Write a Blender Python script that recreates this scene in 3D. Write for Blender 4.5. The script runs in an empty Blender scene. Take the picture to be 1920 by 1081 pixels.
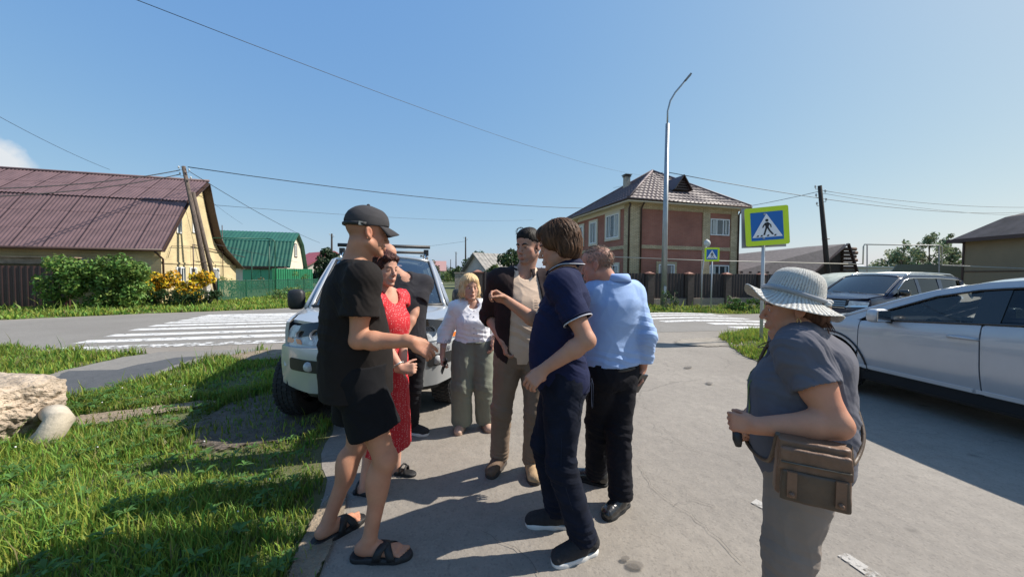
import bpy, bmesh, math, random
import numpy as np
from mathutils import Vector, Matrix
R = math.radians
random.seed(7); np.random.seed(7)
C = bpy.context.scene.collection
scene = bpy.context.scene

# ------------------------------------------------------------------ camera
CAM = Vector((0, 0, 1.55)); FPX = 700.0; PITCH = R(2.05); ROLL = R(0.4)
cd = bpy.data.cameras.new('camera'); cam = bpy.data.objects.new('camera', cd); C.objects.link(cam)
cd.sensor_width = 36; cd.lens = 36 * FPX / 1920; cd.clip_start = 0.05; cd.clip_end = 5000
_f = Vector((0, math.cos(PITCH), -math.sin(PITCH)))
_r = Vector((1, 0, 0)); _u = _r.cross(_f)
_r2 = _r * math.cos(ROLL) + _u * math.sin(ROLL); _u2 = _r2.cross(_f)
cam.matrix_world = Matrix(((_r2.x, _u2.x, -_f.x, CAM.x), (_r2.y, _u2.y, -_f.y, CAM.y), (_r2.z, _u2.z, -_f.z, CAM.z), (0, 0, 0, 1)))
scene.camera = cam
# ------------------------------------------------------------------ light
SUN_AZ = R(13.0); SUN_EL = R(45)           # azimuth measured from +X towards +Y
SKY_STRENGTH = 0.13; SUN_STRENGTH = 4.4; EXPOSURE = 0.69
SKY_GRADE = ((.455, .72), (.47, .49), (.49, .15))
w = bpy.data.worlds.new('World'); scene.world = w; w.use_nodes = True
nt = w.node_tree; nt.nodes.clear()
out = nt.nodes.new('ShaderNodeOutputWorld'); bg = nt.nodes.new('ShaderNodeBackground')
sky = nt.nodes.new('ShaderNodeTexSky'); sky.sky_type = 'NISHITA'; sky.sun_disc = False
sky.sun_elevation = SUN_EL; sky.sun_rotation = R(90) - SUN_AZ
sky.air_density = 1.0; sky.dust_density = 1.0; sky.ozone_density = 2.0; sky.altitude = 100
bg.inputs['Strength'].default_value = SKY_STRENGTH
# one small fair-weather cloud low on the left, and very thin high veil
tc = nt.nodes.new('ShaderNodeTexCoord')
nz = nt.nodes.new('ShaderNodeTexNoise'); nz.inputs['Scale'].default_value = 9; nz.inputs['Detail'].default_value = 7; nz.inputs['Roughness'].default_value = 0.55
nt.links.new(tc.outputs['Generated'], nz.inputs['Vector'])
vd = nt.nodes.new('ShaderNodeVectorMath'); vd.operation = 'DISTANCE'
mp = nt.nodes.new('ShaderNodeMapping'); mp.inputs['Scale'].default_value = (1, 1, 2.1)
nt.links.new(tc.outputs['Generated'], mp.inputs['Vector']); nt.links.new(mp.outputs[0], vd.inputs[0])
_c = Vector((-1.42, 1.0, 0.300)).normalized(); vd.inputs[1].default_value = (_c.x, _c.y, _c.z * 2.1)
mr = nt.nodes.new('ShaderNodeMapRange'); mr.inputs[1].default_value = 0.02; mr.inputs[2].default_value = 0.20; mr.inputs[3].default_value = 0.62; mr.inputs[4].default_value = 0.0
nt.links.new(vd.outputs['Value'], mr.inputs[0])
ad = nt.nodes.new('ShaderNodeMath'); ad.operation = 'ADD'; nt.links.new(mr.outputs[0], ad.inputs[0]); nt.links.new(nz.outputs['Fac'], ad.inputs[1])
cr = nt.nodes.new('ShaderNodeMapRange'); cr.inputs[1].default_value = 0.80; cr.inputs[2].default_value = 0.95; nt.links.new(ad.outputs[0], cr.inputs[0])
mx = nt.nodes.new('ShaderNodeMix'); mx.data_type = 'RGBA'; mx.inputs[7].default_value = (3.9, 4.0, 4.1, 1)
ml = nt.nodes.new('ShaderNodeMath'); ml.operation = 'MULTIPLY'; ml.inputs[1].default_value = 0.9; nt.links.new(cr.outputs[0], ml.inputs[0])
# colour response of the camera: per-channel gain and gamma on the physical sky
sc_ = nt.nodes.new('ShaderNodeSeparateColor'); cc_ = nt.nodes.new('ShaderNodeCombineColor'); nt.links.new(sky.outputs[0], sc_.inputs[0])
for i, (gain, gam) in enumerate(SKY_GRADE):
    p_ = nt.nodes.new('ShaderNodeMath'); p_.operation = 'POWER'; p_.inputs[1].default_value = gam; nt.links.new(sc_.outputs[i], p_.inputs[0])
    q_ = nt.nodes.new('ShaderNodeMath'); q_.operation = 'MULTIPLY'; q_.inputs[1].default_value = gain * 0.13 ** gam / SKY_STRENGTH; nt.links.new(p_.outputs[0], q_.inputs[0]); nt.links.new(q_.outputs[0], cc_.inputs[i])
nt.links.new(ml.outputs[0], mx.inputs[0]); nt.links.new(cc_.outputs[0], mx.inputs[6])
nt.links.new(mx.outputs[2], bg.inputs['Color']); nt.links.new(bg.outputs[0], out.inputs[0])
sd = bpy.data.lights.new('sun', 'SUN'); sun = bpy.data.objects.new('sun', sd); C.objects.link(sun)
sd.energy = SUN_STRENGTH; sd.angle = R(0.5); sd.color = (1.0, 0.94, 0.85)
_s = Vector((math.cos(SUN_EL) * math.cos(SUN_AZ), math.cos(SUN_EL) * math.sin(SUN_AZ), math.sin(SUN_EL)))
sun.rotation_euler = _s.to_track_quat('Z', 'Y').to_euler(); sun.location = (0, 0, 30)
vs = scene.view_settings; vs.view_transform = 'Standard'; vs.look = 'None'; vs.gamma = 1; vs.use_curve_mapping = False; vs.exposure = EXPOSURE
scene.cycles.use_denoising = True
scene.cycles.max_bounces = 6; scene.cycles.transparent_max_bounces = 12; scene.cycles.sample_clamp_indirect = 6

# ------------------------------------------------------------------ places: pixels of the photograph to points at a real distance
def ray(px, py):
    return _r2 * ((px - 960) / FPX) + _u2 * ((540.5 - py) / FPX) + _f
def at(px, py, Y):
    d = ray(px, py); return CAM + d * (Y / d.y)
def gnd(px, py, z=0.0):
    d = ray(px, py); return CAM + d * ((z - CAM.z) / d.z)
E = Vector((math.cos(R(16)), math.sin(R(16)), 0)); D = Vector((-math.sin(R(16)), math.cos(R(16)), 0))
def UV(u, v, z=0.0):
    p = E * u + D * v; return Vector((p.x, p.y, z))
def sstep(a, b, x):
    t = min(1, max(0, (x - a) / (b - a))); return t * t * (3 - 2 * t)
def zg(x, y):
    return -0.17 * sstep(6, 11, x)
def on_ground(p, dz=0.0):
    return Vector((p.x, p.y, zg(p.x, p.y) + dz))

# ------------------------------------------------------------------ materials
MATS = {}
def mat(name, col, rough=0.7, metal=0.0, spec=0.5, var=0.0, vscale=6.0, bump=0.0, bscale=60.0, col2=None, vcol=False, coat=0.0, detail=6, stretch=None, trans=0.0, coords='Object', bdist=0.02, hue_attr=None):
    if name in MATS: return MATS[name]
    m = bpy.data.materials.new(name); m.use_nodes = True; n = m.node_tree; b = n.nodes['Principled BSDF']
    b.inputs['Base Color'].default_value = (*col, 1); b.inputs['Roughness'].default_value = rough; b.inputs['Metallic'].default_value = metal
    b.inputs['Specular IOR Level'].default_value = spec; b.inputs['Coat Weight'].default_value = coat; b.inputs['Coat Roughness'].default_value = 0.04
    src = None; tcn = n.nodes.new('ShaderNodeTexCoord'); vec = tcn.outputs[coords]
    if stretch:
        mpn = n.nodes.new('ShaderNodeMapping'); mpn.inputs['Scale'].default_value = stretch; n.links.new(vec, mpn.inputs[0]); vec = mpn.outputs[0]
    if var > 0 or col2:
        t = n.nodes.new('ShaderNodeTexNoise'); t.inputs['Scale'].default_value = vscale; t.inputs['Detail'].default_value = detail; t.inputs['Roughness'].default_value = 0.62
        n.links.new(vec, t.inputs['Vector'])
        mxn = n.nodes.new('ShaderNodeMix'); mxn.data_type = 'RGBA'
        rp = n.nodes.new('ShaderNodeMapRange'); rp.inputs[1].default_value = 0.34; rp.inputs[2].default_value = 0.66; n.links.new(t.outputs['Fac'], rp.inputs[0])
        n.links.new(rp.outputs[0], mxn.inputs[0])
        c2 = col2 or tuple(c * (1 - var) for c in col); c1 = col if col2 else tuple(min(1, c * (1 + var * .7)) for c in col)
        mxn.inputs[6].default_value = (*c1, 1); mxn.inputs[7].default_value = (*c2, 1); src = mxn.outputs[2]
    if vcol:
        a = n.nodes.new('ShaderNodeVertexColor'); a.layer_name = 'Col'
        if src:
            mm = n.nodes.new('ShaderNodeMix'); mm.data_type = 'RGBA'; mm.blend_type = 'MULTIPLY'; mm.inputs[0].default_value = 1
            n.links.new(src, mm.inputs[6]); n.links.new(a.outputs['Color'], mm.inputs[7]); src = mm.outputs[2]
        else: src = a.outputs['Color']
    if src: n.links.new(src, b.inputs['Base Color'])
    if bump > 0:
        t2 = n.nodes.new('ShaderNodeTexNoise'); t2.inputs['Scale'].default_value = bscale; t2.inputs['Detail'].default_value = 4; n.links.new(vec, t2.inputs['Vector'])
        bn = n.nodes.new('ShaderNodeBump'); bn.inputs['Strength'].default_value = bump; bn.inputs['Distance'].default_value = bdist
        n.links.new(t2.outputs['Fac'], bn.inputs['Height']); n.links.new(bn.outputs[0], b.inputs['Normal'])
    if trans > 0:
        tr = n.nodes.new('ShaderNodeBsdfTranslucent'); ms = n.nodes.new('ShaderNodeMixShader'); ms.inputs[0].default_value = trans
        if src: n.links.new(src, tr.inputs[0])
        else: tr.inputs[0].default_value = (*col, 1)
        o = n.nodes['Material Output']; n.links.new(b.outputs[0], ms.inputs[1]); n.links.new(tr.outputs[0], ms.inputs[2]); n.links.new(ms.outputs[0], o.inputs[0])
    MATS[name] = m; return m
def glass_mat(name, tint=(0.25, 0.3, 0.3), rough=0.02, refl=1.0):
    if name in MATS: return MATS[name]
    m = bpy.data.materials.new(name); m.use_nodes = True; n = m.node_tree; n.nodes.clear()
    o = n.nodes.new('ShaderNodeOutputMaterial'); t = n.nodes.new('ShaderNodeBsdfTransparent'); t.inputs[0].default_value = (*tint, 1)
    g = n.nodes.new('ShaderNodeBsdfGlossy'); g.inputs['Roughness'].default_value = rough
    fr = n.nodes.new('ShaderNodeFresnel'); fr.inputs[0].default_value = 1.55
    mu = n.nodes.new('ShaderNodeMath'); mu.operation = 'MULTIPLY'; mu.inputs[1].default_value = refl * 1.6; mu.use_clamp = True
    s = n.nodes.new('ShaderNodeMixShader'); n.links.new(fr.outputs[0], mu.inputs[0]); n.links.new(mu.outputs[0], s.inputs[0])
    n.links.new(t.outputs[0], s.inputs[1]); n.links.new(g.outputs[0], s.inputs[2]); n.links.new(s.outputs[0], o.inputs[0])
    MATS[name] = m; return m

# ------------------------------------------------------------------ mesh helpers
def tag(o, label=None, cat=None, group=None, kind=None):
    if label: o['label'] = label
    if cat: o['category'] = cat
    if group: o['group'] = group
    if kind: o['kind'] = kind
    return o
def empty(name, loc, rz=0.0):
    o = bpy.data.objects.new(name, None); C.objects.link(o); o.location = loc; o.rotation_euler = (0, 0, rz); o.empty_display_size = 0.1; return o
def link_mesh(name, me, m=None, parent=None):
    o = bpy.data.objects.new(name, me); C.objects.link(o)
    if m is not None and not me.materials:
        for q in (m if isinstance(m, (list, tuple)) else [m]): me.materials.append(q)
    if parent: o.parent = parent
    return o
def np_mesh(name, V, F, smooth=False):
    """V (n,3) array, F (m,k) array with k constant"""
    me = bpy.data.meshes.new(name); V = np.asarray(V, dtype=np.float32); F = np.asarray(F, dtype=np.int32)
    me.vertices.add(len(V)); me.vertices.foreach_set('co', V.ravel())
    k = F.shape[1]; me.loops.add(F.size); me.loops.foreach_set('vertex_index', F.ravel())
    me.polygons.add(len(F)); me.polygons.foreach_set('loop_start', np.arange(0, F.size, k, dtype=np.int32))
    if smooth: me.polygons.foreach_set('use_smooth', np.ones(len(F), dtype=bool))
    me.update(calc_edges=True); me.validate(); return me
def set_col(me, cols):
    a = me.color_attributes.new('Col', 'FLOAT_COLOR', 'POINT'); c = np.ones((len(me.vertices), 4), dtype=np.float32); c[:, :3] = cols
    a.data.foreach_set('color', c.ravel())
class MB:
    """collects boxes, tubes, prisms into one mesh"""
    def __init__(s): s.v = []; s.f = []; s.sm = []; s.mi = []; s.cur = 0
    def add(s, vs, fs, smooth=False):
        b = len(s.v); s.v += [tuple(p) for p in vs]
        for q in fs: s.f.append([b + i for i in q]); s.sm.append(smooth); s.mi.append(s.cur)
        return s
    def box(s, c, size, rz=0.0, M=None, taper=1.0):
        x, y, z = size[0] / 2, size[1] / 2, size[2] / 2; vs = []
        for dz in (-1, 1):
            t = taper if dz > 0 else 1
            for dx, dy in ((-1, -1), (1, -1), (1, 1), (-1, 1)): vs.append(Vector((dx * x * t, dy * y * t, dz * z)))
        if M is None: M = Matrix.Rotation(rz, 3, 'Z')
        vs = [Vector(c) + M @ q for q in vs]
        return s.add(vs, [(3, 2, 1, 0), (4, 5, 6, 7), (0, 1, 5, 4), (1, 2, 6, 5), (2, 3, 7, 6), (3, 0, 4, 7)])
    def bar(s, a, b, w, h, up=(0, 0, 1)):
        a = Vector(a); b = Vector(b); d = (b - a); L = d.length; d.normalize(); up = Vector(up)
        x = d.cross(up)
        if x.length < 1e-4: x = d.cross(Vector((1, 0, 0)))
        x.normalize(); y = x.cross(d)
        M = Matrix((x, d, y)).transposed(); return s.box((a + b) / 2, (w, L, h), M=M)
    def tube(s, pts, r, n=8, caps=True, smooth=True):
        pts = [Vector(p) for p in pts]; k = len(pts); rs = r if isinstance(r, (list, tuple)) else [r] * k
        vs = []; px = None
        for i, p in enumerate(pts):
            t = (pts[min(i + 1, k - 1)] - pts[max(i - 1, 0)])
            if t.length < 1e-9: t = Vector((0, 0, 1))
            t.normalize()
            if px is None: px = t.orthogonal().normalized()
            else:
                px = px - t * px.dot(t)
                if px.length < 1e-6: px = t.orthogonal()
                px.normalize()
            py = t.cross(px)
            for j in range(n):
                a = 2 * math.pi * j / n; vs.append(p + (px * math.cos(a) + py * math.sin(a)) * rs[i])
        fs = []
        for i in range(k - 1):
            for j in range(n):
                j2 = (j + 1) % n; fs.append((i * n + j, i * n + j2, (i + 1) * n + j2, (i + 1) * n + j))
        s.add(vs, fs, smooth)
        if caps:
            b = len(s.v) - len(vs)
            s.f.append([b + j for j in range(n)][::-1]); s.sm.append(False); s.mi.append(s.cur)
            s.f.append([b + (k - 1) * n + j for j in range(n)]); s.sm.append(False); s.mi.append(s.cur)
        return s
    def lathe(s, prof, c=(0, 0, 0), M=None, n=24, smooth=True):
        """prof [(r,z)] turned about z"""
        vs = []; M = M or Matrix.Identity(3)
        for (r, z) in prof:
            for j in range(n):
                a = 2 * math.pi * j / n; vs.append(Vector(c) + M @ Vector((r * math.cos(a), r * math.sin(a), z)))
        fs = []
        for i in range(len(prof) - 1):
            for j in range(n):
                j2 = (j + 1) % n; fs.append((i * n + j, i * n + j2, (i + 1) * n + j2, (i + 1) * n + j))
        return s.add(vs, fs, smooth)
    def prism(s, poly, thick, M=None, c=(0, 0, 0)):
        """poly 2-D (x,z) extruded along +y"""
        M = M or Matrix.Identity(3); n = len(poly); c = Vector(c)
        vs = [c + M @ Vector((p[0], 0, p[1])) for p in poly] + [c + M @ Vector((p[0], thick, p[1])) for p in poly]
        return s.add(vs, [list(range(n)), list(range(2 * n - 1, n - 1, -1))] + [(i + n, (i + 1) % n + n, (i + 1) % n, i) for i in range(n)])
    def ball(s, c, r, n=10, sq=(1, 1, 1)):
        prof = [(max(1e-4, math.cos(-math.pi / 2 + math.pi * i / n)), math.sin(-math.pi / 2 + math.pi * i / n)) for i in range(n + 1)]
        vs = []; m = n * 2
        for (a, z) in prof:
            for j in range(m):
                t = 2 * math.pi * j / m; vs.append((c[0] + r * sq[0] * a * math.cos(t), c[1] + r * sq[1] * a * math.sin(t), c[2] + r * sq[2] * z))
        fs = [(i * m + j, i * m + (j + 1) % m, (i + 1) * m + (j + 1) % m, (i + 1) * m + j) for i in range(n) for j in range(m)]
        return s.add(vs, fs, True)
    def mesh(s, name):
        me = bpy.data.meshes.new(name); me.from_pydata(s.v, [], s.f)
        me.polygons.foreach_set('use_smooth', s.sm); me.polygons.foreach_set('material_index', s.mi); me.update(); return me
    def build(s, name, m, parent=None):
        me = s.mesh(name); return link_mesh(name, me, m, parent)
def sheet(name, poly, m, off=0.0, step=1.0, parent=None, kind='structure', zfun=zg):
    """flat ground sheet from a world-space outline, cut so that it follows the terrain"""
    bm = bmesh.new(); vs = [bm.verts.new((p[0], p[1], 0)) for p in poly]; f = bm.faces.new(vs)
    bm.normal_update()
    if f.normal.z < 0: f.normal_flip()
    xs = [p[0] for p in poly]; ys = [p[1] for p in poly]
    x0, x1 = max(min(xs), 5), min(max(xs), 12)
    x = math.floor(x0)
    while x < x1:
        bmesh.ops.bisect_plane(bm, geom=bm.verts[:] + bm.edges[:] + bm.faces[:], plane_co=(x, 0, 0), plane_no=(1, 0, 0)); x += 0.5
    bmesh.ops.triangulate(bm, faces=bm.faces[:])
    for q in bm.verts: q.co.z = zfun(q.co.x, q.co.y) + off
    me = bpy.data.meshes.new(name); bm.to_mesh(me); bm.free()
    o = link_mesh(name, me, m, parent)
    if kind and not parent: o['kind'] = kind
    return o
# vectorised gradient noise
_perm = np.random.RandomState(3).permutation(512).astype(np.int64); _grad = np.random.RandomState(4).normal(size=(512, 3)); _grad /= np.linalg.norm(_grad, axis=1)[:, None]
def noise3(P):
    P = np.asarray(P, dtype=np.float64); i = np.floor(P).astype(np.int64); f = P - i; u = f * f * f * (f * (f * 6 - 15) + 10); r = np.zeros(len(P))
    for dx in (0, 1):
        for dy in (0, 1):
            for dz in (0, 1):
                h = _perm[(_perm[(_perm[(i[:, 0] + dx) % 512] + i[:, 1] + dy) % 512] + i[:, 2] + dz) % 512]
                g = _grad[h]; dd = (g * (f - np.array([dx, dy, dz]))).sum(1)
                wgt = (u[:, 0] if dx else 1 - u[:, 0]) * (u[:, 1] if dy else 1 - u[:, 1]) * (u[:, 2] if dz else 1 - u[:, 2]); r += wgt * dd
    return r
def fbm(P, oct=3):
    r = 0; a = 1.0; P = np.asarray(P)
    for k in range(oct): r = r + a * noise3(P * 2 ** k + 17.3 * k); a *= 0.5
    return r
# ================================================================== GROUND AND ROADS
def ground_mat():
    m = mat('soil_turf', (0.075, 0.105, 0.03), 0.95, var=0.4, vscale=0.8, bump=0.6, bscale=25, col2=(0.11, 0.10, 0.045)); return m
def asphalt_mat(name, c1, c2, crack=0.28):
    m = bpy.data.materials.new(name); m.use_nodes = True; n = m.node_tree; b = n.nodes['Principled BSDF']; L = n.links.new
    tc_ = n.nodes.new('ShaderNodeTexCoord'); v = tc_.outputs['Object']
    def noise(s, d=6, ro=0.6):
        t = n.nodes.new('ShaderNodeTexNoise'); t.inputs['Scale'].default_value = s; t.inputs['Detail'].default_value = d; t.inputs['Roughness'].default_value = ro; L(v, t.inputs['Vector']); return t
    def ramp(sock, a0, a1, o0=0.0, o1=1.0):
        r = n.nodes.new('ShaderNodeMapRange'); r.inputs[1].default_value = a0; r.inputs[2].default_value = a1; r.inputs[3].default_value = o0; r.inputs[4].default_value = o1; L(sock, r.inputs[0]); return r.outputs[0]
    def mixc(fac, a, bb, mode='MIX'):
        q = n.nodes.new('ShaderNodeMix'); q.data_type = 'RGBA'; q.blend_type = mode
        if isinstance(fac, float): q.inputs[0].default_value = fac
        else: L(fac, q.inputs[0])
        for i, s in ((6, a), (7, bb)):
            if isinstance(s, tuple): q.inputs[i].default_value = (*s, 1)
            else: L(s, q.inputs[i])
        return q.outputs[2]
    big = noise(0.55, 5); fine = noise(140, 2, 0.7); mid = noise(9, 5)
    col = mixc(ramp(big.outputs['Fac'], 0.35, 0.65), c1, c2)
    col = mixc(ramp(mid.outputs['Fac'], 0.4, 0.7, 0, 0.35), col, tuple(c * 0.72 for c in c1))
    # pale and dark aggregate showing in the worn surface
    vo = n.nodes.new('ShaderNodeTexVoronoi'); vo.inputs['Scale'].default_value = 95; L(v, vo.inputs['Vector'])
    hs = n.nodes.new('ShaderNodeSeparateColor'); L(vo.outputs['Color'], hs.inputs[0])
    col = mixc(ramp(hs.outputs[0], 0.78, 0.95, 0, 0.30), col, tuple(min(1, c * 1.4) for c in c1))
    col = mixc(ramp(hs.outputs[1], 0.80, 0.95, 0, 0.35), col, tuple(c * 0.6 for c in c1))
    # oil spots
    oil = noise(2.3, 2); col = mixc(ramp(oil.outputs['Fac'], 0.70, 0.76, 0, 0.6), col, tuple(c * 0.33 for c in c1))
    # cracks along distorted cell borders, only in places
    wob = noise(3.2, 4); wv = n.nodes.new('ShaderNodeVectorMath'); wv.operation = 'MULTIPLY_ADD'; L(wob.outputs['Color'], wv.inputs[0]); wv.inputs[1].default_value = (0.5, 0.5, 0); L(v, wv.inputs[2])
    vc = n.nodes.new('ShaderNodeTexVoronoi'); vc.feature = 'DISTANCE_TO_EDGE'; vc.inputs['Scale'].default_value = 0.45; L(wv.outputs[0], vc.inputs['Vector'])
    cmask = n.nodes.new('ShaderNodeMath'); cmask.operation = 'MULTIPLY'; L(ramp(vc.outputs['Distance'], 0.0015, 0.006, 1, 0), cmask.inputs[0]); L(ramp(noise(0.7, 2).outputs['Fac'], 0.45, 0.55, 0, crack), cmask.inputs[1])
    col = mixc(cmask.outputs[0], col, tuple(c * 0.3 for c in c1))
    L(col, b.inputs['Base Color']); b.inputs['Roughness'].default_value = 0.85; b.inputs['Specular IOR Level'].default_value = 0.3
    bn = n.nodes.new('ShaderNodeBump'); bn.inputs['Strength'].default_value = 0.4; bn.inputs['Distance'].default_value = 0.005; L(fine.outputs['Fac'], bn.inputs['Height'])
    bn2 = n.nodes.new('ShaderNodeBump'); bn2.inputs['Strength'].default_value = 0.5; bn2.inputs['Distance'].default_value = 0.02; L(mid.outputs['Fac'], bn2.inputs['Height']); L(bn.outputs[0], bn2.inputs['Normal']); L(bn2.outputs[0], b.inputs['Normal'])
    return m
A_ROAD = asphalt_mat('asphalt', (0.222, 0.197, 0.168), (0.285, 0.254, 0.216))
A_CROSS = asphalt_mat('asphalt_cross', (0.198, 0.184, 0.165), (0.23, 0.216, 0.195), 0.2)
A_DARK = asphalt_mat('asphalt_dark', (0.075, 0.08, 0.085), (0.10, 0.10, 0.105), 0.2)
DIRT = mat('dirt', (0.25, 0.195, 0.135), 0.95, var=0.35, vscale=5, bump=0.9, bscale=35, bdist=0.03)
DIRT_D = mat('dark_dirt', (0.12, 0.095, 0.07), 0.95, var=0.4, vscale=7, bump=0.9, bscale=35, bdist=0.03)
GROUND = ground_mat()
# one sheet to the horizon, finer near the camera
xs = sorted(set([-900, -400, -200, -100, -60, -40, -30] + [i * 0.5 for i in range(-50, 60)] + [30, 40, 60, 100, 200, 400, 900]))
ys = sorted(set([-300, -100, -40, -10, -4, -2] + [i * 0.5 for i in range(-2, 60)] + [30, 35, 40, 50, 60, 80, 100, 150, 200, 300, 500, 900, 1500]))
V = [(x, y, zg(x, y)) for y in ys for x in xs]; nx = len(xs)
F = [(j * nx + i, j * nx + i + 1, (j + 1) * nx + i + 1, (j + 1) * nx + i) for j in range(len(ys) - 1) for i in range(nx - 1)]
g = link_mesh('ground', np_mesh('ground', V, F, True), GROUND); tag(g, kind='structure')
def ragged(pts, amp=0.06, step=0.25, seed=1):
    """a natural edge: subdivide and wobble an open line"""
    rnd = random.Random(seed); o = []
    for a, b in zip(pts[:-1], pts[1:]):
        a = Vector((a[0], a[1], 0)); b = Vector((b[0], b[1], 0)); L = (b - a).length; k = max(1, int(L / step)); nrm = (b - a).normalized().cross(Vector((0, 0, 1)))
        for i in range(k): o.append(a.lerp(b, i / k) + nrm * rnd.uniform(-amp, amp))
    o.append(Vector((pts[-1][0], pts[-1][1], 0))); return o
LEFT_EDGE = [(-0.90, -3), (-0.92, 1.2), gnd(612, 1081), gnd(616, 1040), gnd(606, 960), gnd(614, 900), gnd(610, 850), (-2.05, 4.6), (-2.6, 6.0), gnd(560, 668), gnd(505, 655)]
NEAR_LEFT = [gnd(420, 660), gnd(300, 663), gnd(190, 661), gnd(95, 655), gnd(0, 652), UV(-30, 9.4), UV(-60, 9.2)]
edge_l = ragged(LEFT_EDGE, 0.06, 0.2, 1) + ragged(NEAR_LEFT, 0.05, 0.3, 2)
far_l = [UV(-60, 16.0), UV(-25, 16.4), gnd(0, 600), gnd(270, 588), gnd(470, 581), gnd(545, 577), UV(-4.6, 20.5), UV(-4.4, 30), UV(-4.2, 220)]
far_r = [UV(1.6, 220), UV(1.8, 30), UV(2.2, 15.2), UV(6, 14.0), gnd(1215, 588), UV(12, 13.4), UV(60, 13.4)]
outline = edge_l + [Vector(p) for p in far_l] + ragged(far_r, 0.05, 0.5, 3) + [UV(60, 8.0), Vector((16, 9, 0)), Vector((14, -3, 0))]
road = sheet('road', outline, A_ROAD, 0.004)
cross = sheet('crossroad', ragged([UV(-60, 9.6), UV(-7.6, 9.55), UV(-2.0, 9.3), UV(3, 9.0), UV(8, 8.6), UV(60, 8.4)], 0.04, 0.6, 4) + [UV(60, 13.2), UV(10, 13.3), UV(2.4, 14.6)] + [UV(-4.7, 18.7), Vector(gnd(545, 579.5)), Vector(gnd(270, 590)), Vector(gnd(0, 602)), UV(-60, 15.8)], A_CROSS, 0.008)
path = sheet('path', ragged([gnd(505, 654), gnd(430, 668), gnd(345, 688), gnd(270, 712), gnd(190, 735), gnd(120, 745), gnd(60, 745)], 0.05, 0.2, 5) + ragged([gnd(20, 728), gnd(70, 712), gnd(120, 695), gnd(230, 670), gnd(300, 660)], 0.05, 0.2, 6), A_CROSS, 0.010)
patch = sheet('path_dark', ragged([gnd(380, 668), gnd(300, 694), gnd(255, 718), gnd(180, 745), gnd(90, 750), gnd(95, 712), gnd(130, 696), gnd(225, 694), gnd(262, 684), gnd(330, 671)], 0.04, 0.15, 7), A_DARK, 0.014)  # darker tone laid over part of the path
PAINT = mat('road_paint', (0.60, 0.59, 0.57), 0.8, var=0.15, vscale=14, bump=0.3, bscale=90)
# worn paint: the paint is missing where the noise says so
def worn(name, amount):
    m = PAINT.copy(); m.name = name; n = m.node_tree; t = n.nodes.new('ShaderNodeTexNoise'); t.inputs['Scale'].default_value = 5; t.inputs['Detail'].default_value = 9; t.inputs['Roughness'].default_value = 0.75
    tcn = n.nodes.new('ShaderNodeTexCoord'); n.links.new(tcn.outputs['Object'], t.inputs[0])
    r = n.nodes.new('ShaderNodeMapRange'); r.inputs[1].default_value = amount; r.inputs[2].default_value = amount + 0.06; n.links.new(t.outputs['Fac'], r.inputs[0]); n.links.new(r.outputs[0], n.nodes['Principled BSDF'].inputs['Alpha']); return m
P_FADE = worn('road_paint_faded', 0.44); [setattr(n_.inputs[i], 'default_value', (.40, .375, .34, 1)) for n_ in P_FADE.node_tree.nodes if n_.type == 'MIX' for i in (6, 7)]
P_OK = worn('road_paint_fair', 0.39); P_WORN = worn('road_paint_worn', 0.47)
def stripe(u0, u1, v0, v1, m, parent):
    return sheet('crosswalk_stripe', ragged([UV(u0, v0), UV(u1, v0), UV(u1, v1), UV(u0, v1), UV(u0, v0)], 0.012, 0.5, int(v0 * 100))[:-1], m, 0.013, parent=parent)
for i, (px_, py_) in enumerate([(100, 656), (151, 641.5), (205, 629.5), (249, 618.5), (285, 611), (314, 605.3), (338, 600.8), (358, 597), (374, 593.8), (388, 591.2)]):
    q_ = gnd(px_, py_); v = q_.dot(D); u0 = q_.dot(E)
    stripe(u0, u0 + 4.6, v - .21, v + 0.21, P_WORN if i == 0 else P_OK, cross)
for i, v in enumerate([8.85, 9.7, 10.55, 11.4, 12.25, 13.0]):
    stripe(8.4 if i > 1 else 9.6, 13.0, v, v + 0.40, P_OK, cross)
def dash(a, b, wd):
    a = Vector(a); b = Vector(b); s_ = (b - a).normalized().cross(Vector((0, 0, 1))) * wd / 2
    return sheet('lane_marking', ragged([a - s_, b - s_, b + s_, a + s_, a - s_], 0.008, 0.2, 9)[:-1], P_FADE, 0.010, parent=road)
dash(gnd(1412, 940), gnd(1442, 955), 0.075); dash(gnd(1578, 1040), gnd(1720, 1135), 0.075)
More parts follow.
